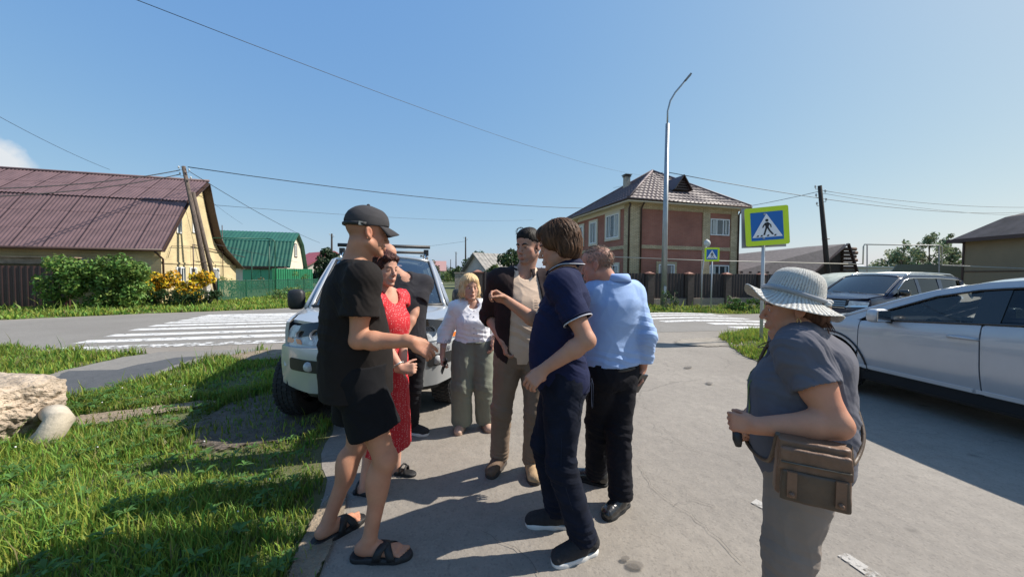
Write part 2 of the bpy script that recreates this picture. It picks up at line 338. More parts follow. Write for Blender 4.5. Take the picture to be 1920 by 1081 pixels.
# bare earth: the rut by the pipe, the worn edge beside the asphalt, the wheel patch by the parked car
def ell_pts(c, a, b, rz, n=18): return [Vector(c) + Vector((a * math.cos(t) * math.cos(R(rz)) - b * math.sin(t) * math.sin(R(rz)), a * math.cos(t) * math.sin(R(rz)) + b * math.sin(t) * math.cos(R(rz)), 0)) for t in np.linspace(0, 2 * math.pi, n + 1)]
dirts = [(ragged(ell_pts(gnd(240, 778), .85, .20, 30), .05, .12, 11), DIRT), (ragged(ell_pts(gnd(520, 775), .75, .95, 10), .06, .15, 12), DIRT_D), (ragged(ell_pts(gnd(600, 1010), .10, .55, 12), .008, .12, 13), DIRT), (ragged(ell_pts(gnd(530, 665), .9, .55, 16), .08, .2, 15), DIRT)]
def soft(m):
    # ragged, thinning edge: the Col attribute fades outwards and noise eats into it
    n = m.node_tree; L = n.links.new; t = n.nodes.new('ShaderNodeTexNoise'); t.inputs['Scale'].default_value = 16; t.inputs['Detail'].default_value = 8; t.inputs['Roughness'].default_value = .7; c = n.nodes.new('ShaderNodeTexCoord'); L(c.outputs['Object'], t.inputs[0]); a = n.nodes.new('ShaderNodeVertexColor'); a.layer_name = 'Col'
    s = n.nodes.new('ShaderNodeMath'); s.operation = 'ADD'; L(t.outputs['Fac'], s.inputs[0]); L(a.outputs['Color'], s.inputs[1]); r = n.nodes.new('ShaderNodeMapRange'); r.inputs[1].default_value = .78; r.inputs[2].default_value = .9; L(s.outputs[0], r.inputs[0]); L(r.outputs[0], n.nodes['Principled BSDF'].inputs['Alpha']); return m
DIRT_P = mat('pale_dust', (0.27, 0.235, 0.19), 0.95, var=0.2, vscale=5)
soft(DIRT); soft(DIRT_D); soft(DIRT_P)
def patch_sheet(name, poly, m, off):
    n = len(poly); c = sum((Vector((p.x, p.y, 0)) for p in poly), Vector()) / n; V = []; cols = []
    for f, a in ((.02, 1), (.5, 1), (.8, .55), (1.12, 0)):
        for p in poly: q = c.lerp(Vector((p.x, p.y, 0)), f); V.append((q.x, q.y, zg(q.x, q.y) + off)); cols.append((a, a, a))
    F = [(i * n + j, i * n + (j + 1) % n, (i + 1) * n + (j + 1) % n, (i + 1) * n + j) for i in range(3) for j in range(n)]
    me = np_mesh(name, V, F); 
    if sum(p.normal.z for p in me.polygons) < 0: me.flip_normals()
    set_col(me, np.array(cols)); return tag(link_mesh(name, me, m), kind='structure')
for i, (q, m) in enumerate(dirts): patch_sheet('bare_earth', q[:-1], m, 0.018 + 0.004 * i)
# oil drips and a long crack in the worn asphalt
OIL = soft(mat('oil_stain', (.135, .118, .10), .75, var=.2, vscale=8))
for n_ in OIL.node_tree.nodes:
    if n_.type == 'MAP_RANGE' and n_.inputs[1].default_value > .7: n_.inputs[1].default_value = .70; n_.inputs[2].default_value = 1.2; n_.inputs[4].default_value = .7
for i, (x_, y_, a_, b_) in enumerate([(1190, 1064, .055, .035), (1172, 1052, .03, .02), (1290, 690, .12, .06), (1330, 720, .09, .05)]): patch_sheet('oil_stain', ell_pts(gnd(x_, y_), a_, b_, 20 * i, 12)[:-1], OIL, .019 + .001 * i)
CRK = mat('crack_dark', (.115, .103, .09), .95)
for i, pl_ in enumerate([[(1196, 872), (1222, 912), (1262, 948), (1296, 968), (1345, 1012), (1392, 1060)], [(1240, 800), (1290, 842), (1322, 852)], [(1262, 948), (1300, 940), (1340, 952)], [(905, 1000), (980, 1040), (1010, 1081)]]):
    ln_ = ragged([gnd(*p) for p in pl_], .012, .05, 60 + i); V = []
    for j, p in enumerate(ln_): d_ = (ln_[min(j + 1, len(ln_) - 1)] - ln_[max(0, j - 1)]).normalized().cross(Vector((0, 0, 1))) * random.uniform(.0008, .0022); V += [(p.x - d_.x, p.y - d_.y, .0155), (p.x + d_.x, p.y + d_.y, .0155)]
    me = np_mesh('crack', V, [(2 * j, 2 * j + 1, 2 * j + 3, 2 * j + 2) for j in range(len(ln_) - 1)]); link_mesh('crack', me, CRK, road)
ISLAND = ragged([gnd(1345, 632), gnd(1372, 652), gnd(1402, 672), gnd(1450, 690), gnd(1500, 688), UV(9.5, 7.0), UV(12, 7.2), UV(13, 8.3), gnd(1440, 613), gnd(1385, 622), gnd(1345, 632)], 0.05, 0.2, 14)[:-1]
sheet('verge', ISLAND, GROUND, 0.013)
patch_sheet('bare_earth', ragged(ell_pts(gnd(1335, 642), 1.1, .55, 16), 0.05, 0.2, 17)[:-1], DIRT_P, 0.0205)

# ================================================================== GRASS
def in_poly(P, poly):
    x, y = P[:, 0], P[:, 1]; r = np.zeros(len(P), bool); n = len(poly)
    for i in range(n):
        x0, y0 = poly[i][0], poly[i][1]; x1, y1 = poly[(i + 1) % n][0], poly[(i + 1) % n][1]
        c = ((y0 > y) != (y1 > y)) & (x < (x1 - x0) * (y - y0) / (y1 - y0 + 1e-12) + x0); r ^= c
    return r
def zg_np(P): t = np.clip((P[:, 0] - 6) / 5, 0, 1); return -0.17 * t * t * (3 - 2 * t)
GRASS = mat('grass_blade', (1, 1, 1), 0.55, spec=0.25, vcol=True, trans=0.42)
rng = np.random.RandomState(11)
def blades(name, poly, density, hgt, wid, holes=(), thin=None, lean=0.5, base_z=0.0, tint=(0.165, 0.275, 0.045), label=None):
    P0 = np.array([[p[0], p[1]] for p in poly]); lo = P0.min(0); hi = P0.max(0)
    n = int((hi - lo).prod() * density); P = lo + rng.rand(n, 2) * (hi - lo); P = P[in_poly(P, poly)]
    for h in holes: P = P[~in_poly(P, h)]
    q = np.column_stack([P * 0.9, np.zeros(len(P))]); cl = fbm(q * 1.3, 3)             # clumps
    keep = rng.rand(len(P)) < np.clip(0.75 + cl * 0.9, 0.12, 1)
    if thin is not None: keep &= rng.rand(len(P)) < thin(P)
    P = P[keep]; cl = cl[keep]; n = len(P)
    h = hgt * (0.45 + 0.75 * rng.rand(n)) * np.clip(1 + cl * 1.5, 0.35, 2.2); tall = rng.rand(n) < 0.012; h[tall] *= 2.3
    wd = wid * (0.6 + 0.8 * rng.rand(n)); broad = rng.rand(n) < 0.22; wd[broad] *= 2.6; h[broad] *= 0.62
    a = rng.rand(n) * 2 * np.pi; b = a + np.pi / 2 + rng.normal(0, 0.5, n); ln = lean * (0.3 + rng.rand(n)) * h
    z0 = zg_np(P) + base_z
    S = np.column_stack([np.cos(a), np.sin(a)]); T = np.column_stack([np.cos(b), np.sin(b)])
    def lev(f, wf, zf): c = P + T * (ln * f)[:, None]; zz = z0 + h * zf; return [np.column_stack([c - S * (wd * wf / 2)[:, None], zz]), np.column_stack([c + S * (wd * wf / 2)[:, None], zz])]
    L0 = lev(0, 0.8, 0.0); L1 = lev(0.28, 1.0, 0.55); tip = np.column_stack([P + T * ln[:, None], z0 + h * 0.94])
    Vv = np.stack([L0[0], L0[1], L1[0], L1[1], tip], 1).reshape(-1, 3); i = np.arange(n)[:, None] * 5
    Ff = np.concatenate([i + np.array([0, 1, 3]), i + np.array([0, 3, 2]), i + np.array([2, 3, 4])], 0)
    me = np_mesh(name, Vv, Ff)
    hue = rng.rand(n); c = np.array(tint)[None, :] * (0.7 + 0.7 * rng.rand(n))[:, None]
    c = c * (1 - 0.0) + 0; c[:, 0] *= 0.75 + 0.9 * hue; c *= (1 + .55 * fbm(q[keep] * .7 + 40, 2))[:, None]; dry = rng.rand(n) < 0.06 + .12 * (cl < -.25); c[dry] = np.array([0.30, 0.25, 0.11]) * (0.6 + 0.5 * rng.rand(dry.sum()))[:, None]
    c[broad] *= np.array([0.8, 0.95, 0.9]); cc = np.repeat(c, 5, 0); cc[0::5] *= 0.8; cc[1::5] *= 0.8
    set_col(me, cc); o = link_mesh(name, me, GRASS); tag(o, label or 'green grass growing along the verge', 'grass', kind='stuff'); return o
path_hole = [(p.x, p.y) for p in ragged([gnd(505, 654), gnd(430, 668), gnd(345, 688), gnd(270, 712), gnd(190, 735), gnd(120, 745), gnd(60, 745)], 0.03, 0.3, 5)] + [(p[0], p[1]) for p in (gnd(20, 728), gnd(70, 712), gnd(120, 695), gnd(230, 670), gnd(300, 660))]
def thin_near(P):
    # grass gets sparse on the bare earth and beside the asphalt edge
    t = np.ones(len(P))
    for q, m in dirts:
        ins = in_poly(P, [(p.x, p.y) for p in q[:-1]]); t[ins] = 0.10 if m is DIRT else 0.16
    dm = np.full(len(P), 9.0)
    for a, b in zip(LEFT_EDGE[1:-1], LEFT_EDGE[2:]):
        a = np.array([a[0], a[1]]); b = np.array([b[0], b[1]]); tt = np.clip(((P - a) @ (b - a)) / ((b - a) @ (b - a)), 0, 1); dm = np.minimum(dm, np.linalg.norm(P - a - tt[:, None] * (b - a), axis=1))
    t *= np.clip((dm - .02 + .12 * noise3(np.column_stack([P * 4, P[:, 0] * 0]))) / .14, .05, 1)
    return t
near_poly = [(-0.95, 0.6)] + [(p.x, p.y) for p in edge_l[2:] if p.y < 9.0 and p.x > -16] + [(-16, 5.3), (-7, 0.6)]
def band(poly, y0, y1):
    return poly
# three depth bands so that blades stay about a pixel wide
def clip_y(poly, ylo, yhi):
    def cut(pl, y, keep_above):
        o = []
        for i in range(len(pl)):
            a, b = pl[i], pl[(i + 1) % len(pl)]; ia = (a[1] >= y) == keep_above; ib = (b[1] >= y) == keep_above
            if ia: o.append(a)
            if ia != ib: t = (y - a[1]) / (b[1] - a[1]); o.append((a[0] + t * (b[0] - a[0]), y))
        return o
    return cut(cut(poly, ylo, True), yhi, False)
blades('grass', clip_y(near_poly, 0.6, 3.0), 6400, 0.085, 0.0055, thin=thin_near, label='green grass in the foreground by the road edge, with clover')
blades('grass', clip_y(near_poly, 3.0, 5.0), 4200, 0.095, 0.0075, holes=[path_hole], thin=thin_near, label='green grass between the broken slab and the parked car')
blades('grass', clip_y(near_poly, 5.0, 9.2), 1500, 0.125, 0.012, holes=[path_hole], thin=thin_near, label='green grass beside the darker part of the path and the crosswalk')
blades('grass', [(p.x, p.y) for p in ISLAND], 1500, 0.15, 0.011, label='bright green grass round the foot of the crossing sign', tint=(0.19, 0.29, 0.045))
far_verge_l = [(p[0], p[1]) for p in (gnd(-260, 612), gnd(0, 600), gnd(270, 588), gnd(470, 581), gnd(545, 577), UV(-4.7, 20.6), UV(-4.6, 34), UV(-9, 34), UV(-9, 24), UV(-30, 21.5))]
blades('grass', far_verge_l, 260, 0.15, 0.04, label='green grass along the far verge by the brown and green fences', tint=(0.19, 0.31, 0.055))
far_verge_r = [(p[0], p[1]) for p in (UV(2.2, 15.4), UV(6, 14.2), gnd(1215, 587), UV(12, 13.6), UV(22, 13.6), UV(22, 17), UV(2, 17), UV(2, 26), UV(1.8, 26))]
blades('grass', far_verge_r, 300, 0.16, 0.035, label='green grass along the verge below the brown sheet fence', tint=(0.16, 0.25, 0.05))
# big flat weeds near the camera
def weeds(n, poly, size, label):
    P0 = np.array(poly); lo = P0.min(0); hi = P0.max(0); vs = []; fs = []; cols = []; rnd = random.Random(5)
    k = 0
    while k < n:
        x = rnd.uniform(lo[0], hi[0]); y = rnd.uniform(lo[1], hi[1])
        if not in_poly(np.array([[x, y]]), poly)[0] or thin_near(np.array([[x, y]]))[0] < 1 or in_poly(np.array([[x, y]]), path_hole)[0]: continue
        k += 1; leaves = rnd.randint(5, 9); h0 = rnd.uniform(0.02, 0.10)
        for j in range(leaves):
            a = 6.283 * j / leaves + rnd.uniform(-.4, .4); L = size * rnd.uniform(.6, 1.3); wd = L * rnd.uniform(.28, .42); up = rnd.uniform(.15, .8)
            d = Vector((math.cos(a), math.sin(a), 0)); s_ = Vector((-d.y, d.x, 0)); o = Vector((x, y, h0)); b = len(vs)
            vs += [o, o + d * L * .45 + s_ * wd / 2 + Vector((0, 0, L * up * .6)), o + d * L * .45 - s_ * wd / 2 + Vector((0, 0, L * up * .6)), o + d * L + Vector((0, 0, L * up * .55)), o + d * L * .5 + Vector((0, 0, L * up * .45))]
            fs += [(b, b + 4, b + 1), (b, b + 2, b + 4), (b + 4, b + 3, b + 1), (b + 4, b + 2, b + 3)]; c = rnd.uniform(.6, 1.2); cols += [(0.115 * c, 0.235 * c, 0.06 * c)] * 5
    me = np_mesh('weeds', [tuple(v) for v in vs], fs); set_col(me, np.array(cols)); o = link_mesh('weeds', me, GRASS); tag(o, label, 'weeds', kind='stuff')
weeds(1700, clip_y(near_poly, 1.3, 5.0), 0.06, 'broad leaved weeds and clover scattered through the foreground grass')
# white clover heads
fl = MB(); rnd = random.Random(8); k = 0
while k < 24:
    x, y = rnd.uniform(-5, -1.2), rnd.uniform(1.6, 4.8)
    if not in_poly(np.array([[x, y]]), near_poly)[0]: continue
    fl.ball((x, y, rnd.uniform(.12, .18)), rnd.uniform(.0045, .0075), 3); k += 1
tag(fl.build('clover_flowers', mat('clover_white', (0.75, 0.74, 0.7), 0.9)), 'tiny white clover flowers dotted in the foreground grass', 'flowers', kind='stuff')

# ================================================================== LEAVES, TREES
LEAF = mat('leaf', (1, 1, 1), 0.55, spec=0.3, vcol=True, trans=0.3)
BARK = mat('bark', (0.16, 0.12, 0.09), 0.95, var=0.4, vscale=12, bump=0.8, bscale=40)
def leaf_cloud(centers, radii, n, size, tint, seed, squash=1.0, shell=0.45):
    """many small leaf quads spread through a set of clumps"""
    r = np.random.RandomState(seed); centers = np.array(centers, float); radii = np.array(radii, float)
    p = radii ** 2; p /= p.sum(); k = r.choice(len(centers), n, p=p); d = r.normal(size=(n, 3)); d /= np.linalg.norm(d, axis=1)[:, None]
    rad = radii[k] * (shell + (1 - shell) * r.rand(n) ** 0.6) * (0.86 + 0.28 * r.rand(n)); P = centers[k] + d * rad[:, None] * np.array([1, 1, squash])
    nrm = d + r.normal(scale=0.7, size=(n, 3)); nrm /= np.linalg.norm(nrm, axis=1)[:, None]
    t = np.cross(nrm, r.normal(size=(n, 3))); t /= np.linalg.norm(t, axis=1)[:, None]; b = np.cross(nrm, t)
    s = size * (0.6 + 0.8 * r.rand(n)); t *= s[:, None]; b *= (s * 0.55)[:, None]; bend = nrm * (s * 0.2)[:, None]
    V = np.stack([P - t, P - b * 1.0 + bend, P + t, P + b * 1.0 + bend], 1).reshape(-1, 3); i = np.arange(n)[:, None] * 4; F = np.concatenate([i + np.array([0, 1, 2]), i + np.array([0, 2, 3])], 0)
    c = np.array(tint)[None, :] * (0.55 + 0.85 * r.rand(n))[:, None]; c[:, 0] *= 0.8 + 0.6 * r.rand(n); c *= (0.8 + 0.5 * r.rand(len(centers)))[k][:, None]
    return V, F, np.repeat(c, 4, 0)
def leaf_obj(name, centers, radii, n, size, tint, seed, parent=None, squash=1.0, shell=0.45):
    V, F, c = leaf_cloud(centers, radii, n, size, tint, seed, squash, shell); me = np_mesh(name, V, F); set_col(me, c); return link_mesh(name, me, LEAF, parent)
def tree(name, base, h, cr, tint, seed, label, group=None, n=2600, size=0.16, narrow=1.0, trunk_r=None, low=0.25, cat='tree'):
    rnd = random.Random(seed); root = empty(name, base); tag(root, label, cat, group)
    tb = MB(); tr = trunk_r or h * 0.022; top = Vector((rnd.uniform(-.03, .03) * h, rnd.uniform(-.03, .03) * h, h * 0.86))
    tb.tube([(0, 0, -0.1), top * 0.35 + Vector((rnd.uniform(-.02, .02) * h, 0, 0)), top * .7, top], [tr, tr * .75, tr * .45, tr * .12], 7)
    cs, rs = [], []
    for i in range(18):
        f = low + (0.97 - low) * (i + rnd.random()) / 18; env = math.sin(math.pi * min(1, (f - low) / (1.02 - low)) ** 0.75) * 0.9 + 0.12
        a = rnd.uniform(0, 6.283); rr = cr * env * rnd.uniform(.35, .9) * narrow; c = Vector((math.cos(a) * rr, math.sin(a) * rr, f * h)); o = top * max(0.15, f - rnd.uniform(.12, .25))
        tb.tube([o, o.lerp(c, .5) + Vector((0, 0, -0.03 * h)), c], [tr * .4, tr * .25, tr * .06], 5); cs.append(tuple(c)); rs.append(cr * rnd.uniform(.26, .46) * (0.5 + 0.5 * env))
    tb.build('trunk', BARK, root); leaf_obj('crown', cs, rs, n, size, tint, seed, root); return root
# ================================================================== HOUSES
def brick_mat(name, c1, c2, mortar, scale=1.0, bump=0.4, axis='X'):
    if name in MATS: return MATS[name]
    m = bpy.data.materials.new(name); m.use_nodes = True; n = m.node_tree; b = n.nodes['Principled BSDF']; L = n.links.new
    tc_ = n.nodes.new('ShaderNodeTexCoord'); sp = n.nodes.new('ShaderNodeSeparateXYZ'); L(tc_.outputs['Object'], sp.inputs[0])
    # courses run along x on the long faces and along y on the side faces
    geo = n.nodes.new('ShaderNodeNewGeometry'); vt = n.nodes.new('ShaderNodeVectorTransform'); vt.vector_type = 'NORMAL'; vt.convert_from = 'WORLD'; vt.convert_to = 'OBJECT'; L(geo.outputs['True Normal'], vt.inputs[0])
    sn = n.nodes.new('ShaderNodeSeparateXYZ'); L(vt.outputs[0], sn.inputs[0]); ab = n.nodes.new('ShaderNodeMath'); ab.operation = 'ABSOLUTE'; L(sn.outputs[0], ab.inputs[0])
    gt = n.nodes.new('ShaderNodeMath'); gt.operation = 'GREATER_THAN'; gt.inputs[1].default_value = 0.7; L(ab.outputs[0], gt.inputs[0])
    mxf = n.nodes.new('ShaderNodeMix'); L(gt.outputs[0], mxf.inputs[0]); L(sp.outputs[0], mxf.inputs[2]); L(sp.outputs[1], mxf.inputs[3])
    cb = n.nodes.new('ShaderNodeCombineXYZ'); L(mxf.outputs[0], cb.inputs[0]); L(sp.outputs[2], cb.inputs[1])
    br = n.nodes.new('ShaderNodeTexBrick'); br.inputs['Scale'].default_value = 1 / scale; br.inputs['Brick Width'].default_value = 0.26; br.inputs['Row Height'].default_value = 0.075; br.inputs['Mortar Size'].default_value = 0.008
    br.inputs['Color1'].default_value = (*c1, 1); br.inputs['Color2'].default_value = (*c2, 1); br.inputs['Mortar'].default_value = (*mortar, 1); br.inputs['Bias'].default_value = -0.2
    L(cb.outputs[0], br.inputs['Vector'])
    t = n.nodes.new('ShaderNodeTexNoise'); t.inputs['Scale'].default_value = 0.9; t.inputs['Detail'].default_value = 7; L(tc_.outputs['Object'], t.inputs['Vector'])
    rp = n.nodes.new('ShaderNodeMapRange'); rp.inputs[1].default_value = .3; rp.inputs[2].default_value = .7; rp.inputs[3].default_value = .78; rp.inputs[4].default_value = 1.12; L(t.outputs['Fac'], rp.inputs[0])
    q = n.nodes.new('ShaderNodeMix'); q.data_type = 'RGBA'; q.blend_type = 'MULTIPLY'; q.inputs[0].default_value = 1; L(br.outputs['Color'], q.inputs[6]); L(rp.outputs[0], q.inputs[7]); L(q.outputs[2], b.inputs['Base Color'])
    bn = n.nodes.new('ShaderNodeBump'); bn.inputs['Strength'].default_value = bump; bn.inputs['Distance'].default_value = 0.012; bn.invert = True; L(br.outputs['Fac'], bn.inputs['Height']); L(bn.outputs[0], b.inputs['Normal']); b.inputs['Roughness'].default_value = 0.9
    MATS[name] = m; return m
WHITE = mat('white_plastic', (0.72, 0.72, 0.71), 0.45)
PANE = mat('window_glass', (0.03, 0.04, 0.05), 0.03, spec=0.9, var=0.5, vscale=1.5)
CURTAIN = mat('curtain', (0.5, 0.5, 0.47), 0.9, var=0.3, vscale=4, stretch=(8, 8, 0.4))
GUTTER = mat('brown_metal', (0.055, 0.03, 0.024), 0.45)
DARKWOOD = mat('dark_wood', (0.07, 0.05, 0.04), 0.9, var=0.4, vscale=6, stretch=(6, 6, .7), bump=.4, bscale=30)
def window(parent, c, w_, h_, face, trim=None, mull=2, curtain=True, depth=0.06):
    """face = ('x',sign)/('y',sign) in the parent's local axes; c is the centre on the wall plane"""
    ax, sg = face; M = Matrix.Identity(3) if ax == 'y' else Matrix.Rotation(R(90), 3, 'Z')
    nrm = Vector((0, sg, 0)) if ax == 'y' else Vector((sg, 0, 0)); t = Vector((1, 0, 0)) if ax == 'y' else Vector((0, 1, 0)); c = Vector(c)
    def bx(mb, off, o, sx, sz, th): mb.box(c + nrm * off + t * o[0] + Vector((0, 0, o[1])), (sx, th, sz), M=M)
    f = MB(); fw = 0.07
    bx(f, 0.02, (0, h_ / 2 - fw / 2), w_, fw, depth); bx(f, 0.02, (0, -h_ / 2 + fw / 2), w_, fw, depth)
    for s in (-1, 1): bx(f, 0.02, (s * (w_ / 2 - fw / 2), 0), fw, h_ - 2 * fw, depth)
    for k in range(1, mull): bx(f, 0.02, (-w_ / 2 + w_ * k / mull, 0), 0.06, h_ - 2 * fw, depth - .01)
    win = f.build('window', WHITE, parent)
    for k in range(mull):
        p = MB(); bx(p, 0.012, (-w_ / 2 + w_ * (k + .5) / mull, 0), w_ / mull - .1, h_ - 2 * fw - .02, 0.012); p.build('pane', PANE, win)
    if curtain:
        
        for o_, k_ in ((-.28, .2), (.33, .1)): q = MB(); bx(q, 0.0195, (w_ * o_, 0), w_ * k_, h_ - 2 * fw - .06, 0.004); q.build('curtain', CURTAIN, win)
    if trim:
        s_ = MB(); tw = 0.16
        bx(s_, 0.02, (0, h_ / 2 + tw / 2), w_ + 2 * tw, tw, .05); bx(s_, 0.02, (0, -h_ / 2 - tw / 2), w_ + 2 * tw, tw, .06)
        for s in (-1, 1): bx(s_, 0.02, (s * (w_ / 2 + tw / 2), 0), tw, h_, .05)
        s_.build('surround', trim, win)
    return win
def corrugated(a, b, c, d, pitch, amp, rows=1, lift=0.012, sub=4, tile=None):
    """wavy sheet between eave edge a->b and ridge edge d->c; rows = overlapping courses"""
    a, b, c, d = map(Vector, (a, b, c, d)); nrm = (b - a).cross(d - a).normalized(); L = (b - a).length; n = max(2, int(L / pitch * sub)); V = []; F = []
    for r in range(rows):
        f0, f1 = r / rows, (r + 1) / rows + (0.02 if r < rows - 1 else 0)
        steps = [f0, f1]
        b0 = len(V)
        for si, f in enumerate(steps):
            A = a.lerp(d, f); B = b.lerp(c, f); off = lift * (1 if si == 0 else 0)
            for i in range(n + 1):
                s = i / n; wv = math.sin(2 * math.pi * s * L / pitch); V.append(A.lerp(B, s) + nrm * (amp * wv + off))
        for i in range(n): F.append((b0 + i, b0 + i + 1, b0 + n + 1 + i + 1, b0 + n + 1 + i))
    return V, F
def sheets(name, a, b, c, d, cols, rows, pitch, amp, m, parent, jitter=0.006, seed=1, lift=0.015):
    """a roof slope laid sheet by sheet; equal sheets on a rectangular slope share one mesh"""
    rnd = random.Random(seed); a, b, c, d = map(Vector, (a, b, c, d)); mesh = None
    nrm = (b - a).cross(d - a).normalized()
    for r in range(rows):
        for k in range(cols):
            f0, f1, s0, s1 = r / rows, (r + 1) / rows, k / cols, (k + 1) / cols
            P = lambda s, f: a.lerp(b, s).lerp(d.lerp(c, s), f)
            if mesh is None:
                o0 = P(0, 0); V, F = corrugated(P(0, 0) - o0, P(s1, 0) - o0, P(s1, f1) - o0 + nrm * -lift, P(0, f1) - o0 + nrm * -lift, pitch, amp, 1, 0, 4); mesh = np_mesh(name, [tuple(v) for v in V], F, True); mesh.materials.append(m)
            o = link_mesh(name, mesh, None, parent); o.location = P(s0, f0) + nrm * (lift + rnd.uniform(0, jitter)) 
def slab(poly, th, name, m, parent):
    """a roof plane with thickness from 3-D corner points"""
    P = [Vector(p) for p in poly]; nrm = (P[1] - P[0]).cross(P[2] - P[0]).normalized()
    if nrm.z < 0: nrm = -nrm
    mb = MB(); n = len(P); mb.add(P + [p - nrm * th for p in P], [list(range(n)), list(range(2 * n - 1, n - 1, -1))] + [(i, i + n, (i + 1) % n + n, (i + 1) % n) for i in range(n)])
    bm = bmesh.new(); me = mb.mesh(name); bm.from_mesh(me); bmesh.ops.recalc_face_normals(bm, faces=bm.faces[:]); bm.to_mesh(me); bm.free(); return link_mesh(name, me, m, parent)

YBRICK = brick_mat('yellow_brick', (0.64, 0.515, 0.285), (0.58, 0.46, 0.25), (0.50, 0.42, 0.28)); ROOF_BR = mat('brown_tile_sheet', (0.145, 0.088, 0.088), 0.6, var=0.18, vscale=2.0, bump=.2, bscale=30)
# ---- yellow gambrel house on the left; local x = E, y = D, origin at its near right corner
HY = on_ground(UV(-11.3, 22.0)); H = empty('house', HY, R(16)); tag(H, 'yellow brick house with a long brown gambrel roof behind the leaning pole', 'house')
LEN = 17.0; prof = [(-.55, 2.62), (1.7, 5.28), (3.9, 6.82), (4.5, 5.25), (5.2, 3.75), (5.9, 3.15), (8.5, 1.95)]
wall = MB(); gp = [(0, -.2), (0, 2.95), (1.7, 5.12), (3.9, 6.62), (4.42, 5.15), (5.1, 3.65), (5.85, 3.0), (8.25, 1.98), (8.25, -.2)]
n = len(gp); wall.add([(0, y, z) for y, z in gp] + [(-LEN, y, z) for y, z in gp], [list(range(n)), list(range(2 * n - 1, n - 1, -1))] + [(i, (i + 1) % n, (i + 1) % n + n, i + n) for i in range(n)][::1])
bmx = bmesh.new(); me = wall.mesh('wall'); bmx.from_mesh(me); bmesh.ops.recalc_face_normals(bmx, faces=bmx.faces[:]); bmx.to_mesh(me); bmx.free(); link_mesh('wall', me, YBRICK, H)
roof = MB()
for i in range(len(prof) - 1):
    (y0, z0), (y1, z1) = prof[i], prof[i + 1]
    d_ = Vector((0, z1 - z0, -(y1 - y0))).normalized() * -0.06
    if d_.z > 0: d_ = -d_
    roof.add([(0.35, y0, z0), (0.35, y1, z1), (-LEN, y1, z1), (-LEN, y0, z0), (0.35, y0, z0 - .07), (0.35, y1, z1 - .07), (-LEN, y1, z1 - .07), (-LEN, y0, z0 - .07)], [(0, 1, 2, 3), (7, 6, 5, 4), (0, 4, 5, 1), (3, 2, 6, 7), (0, 3, 7, 4), (1, 5, 6, 2)])
roofo = roof.build('roof', GUTTER, H)
sheets('roof_sheet', (-LEN, -.55, 2.66), (.36, -.55, 2.66), (.36, 1.7, 5.32), (-LEN, 1.7, 5.32), 16, 3, .15, .018, ROOF_BR, roofo, seed=2, jitter=.003, lift=.007)
sheets('roof_sheet', (-LEN, 1.62, 5.30), (.36, 1.62, 5.30), (.36, 3.9, 6.86), (-LEN, 3.9, 6.86), 16, 2, .15, .018, ROOF_BR, roofo, seed=3, jitter=.003, lift=.007)
rc = MB(); rc.tube([(-LEN, 3.9, 6.88), (.38, 3.9, 6.88)], .07, 8); rc.build('ridge_cap', ROOF_BR, roofo)
gt = MB(); gt.tube([(-LEN, -.62, 2.60), (.38, -.62, 2.60)], .065, 8); gt.tube([(.06, -.62, 2.58), (.10, -.5, 2.45), (.12, -.08, 2.2), (.12, -.08, 0.2)], .045, 8); gt.build('gutter', GUTTER, H)
bb = MB()
for (y0, z0), (y1, z1) in zip(prof[:-1], prof[1:]): bb.bar((.34, y0, z0 - .09), (.34, y1, z1 - .09), .04, .18, up=(1, 0, 0))
bb.build('barge_board', GUTTER, H)
fr_ = MB(); fr_.box((-LEN / 2, -.02, 2.35), (LEN, .05, .10)); fr_.box((-LEN / 2, -.03, 2.75), (LEN, .06, .06)); fr_.build('cornice', YBRICK, H)
bnd = MB(); bnd.box((.02, 4.1, 2.05), (.05, 8.2, .09)); bnd.build('brick_band', YBRICK, H)
window(H, (0.01, 3.15, 4.3), .75, 1.05, ('x', 1), None, 2); window(H, (0.01, 1.55, 1.3), .8, 1.1, ('x', 1), None, 2); window(H, (0.01, 2.75, 1.3), .7, 1.1, ('x', 1), None, 2); window(H, (0.01, 5.3, 1.15), .8, 1.4, ('x', 1), None, 2)
window(H, (0.01, 1.5, 4.05), .45, .9, ('x', 1), None, 1)
window(H, (-3.3, -.01, 1.6), 1.1, 1.1, ('y', -1), None, 2)
pp = MB(); pp.tube([(.12, 2.6, .2), (.12, 2.6, 3.1), (.12, 9.5, 2.7)], .03, 6); pp.tube([(.09, .35, 2.25), (.09, .7, 2.9), (.09, 3.0, 3.0)], .012, 5); pp.tube([(.10, 6.1, .2), (.10, 6.1, 4.6)], .025, 6); pp.build('wall_pipe', GUTTER, H)
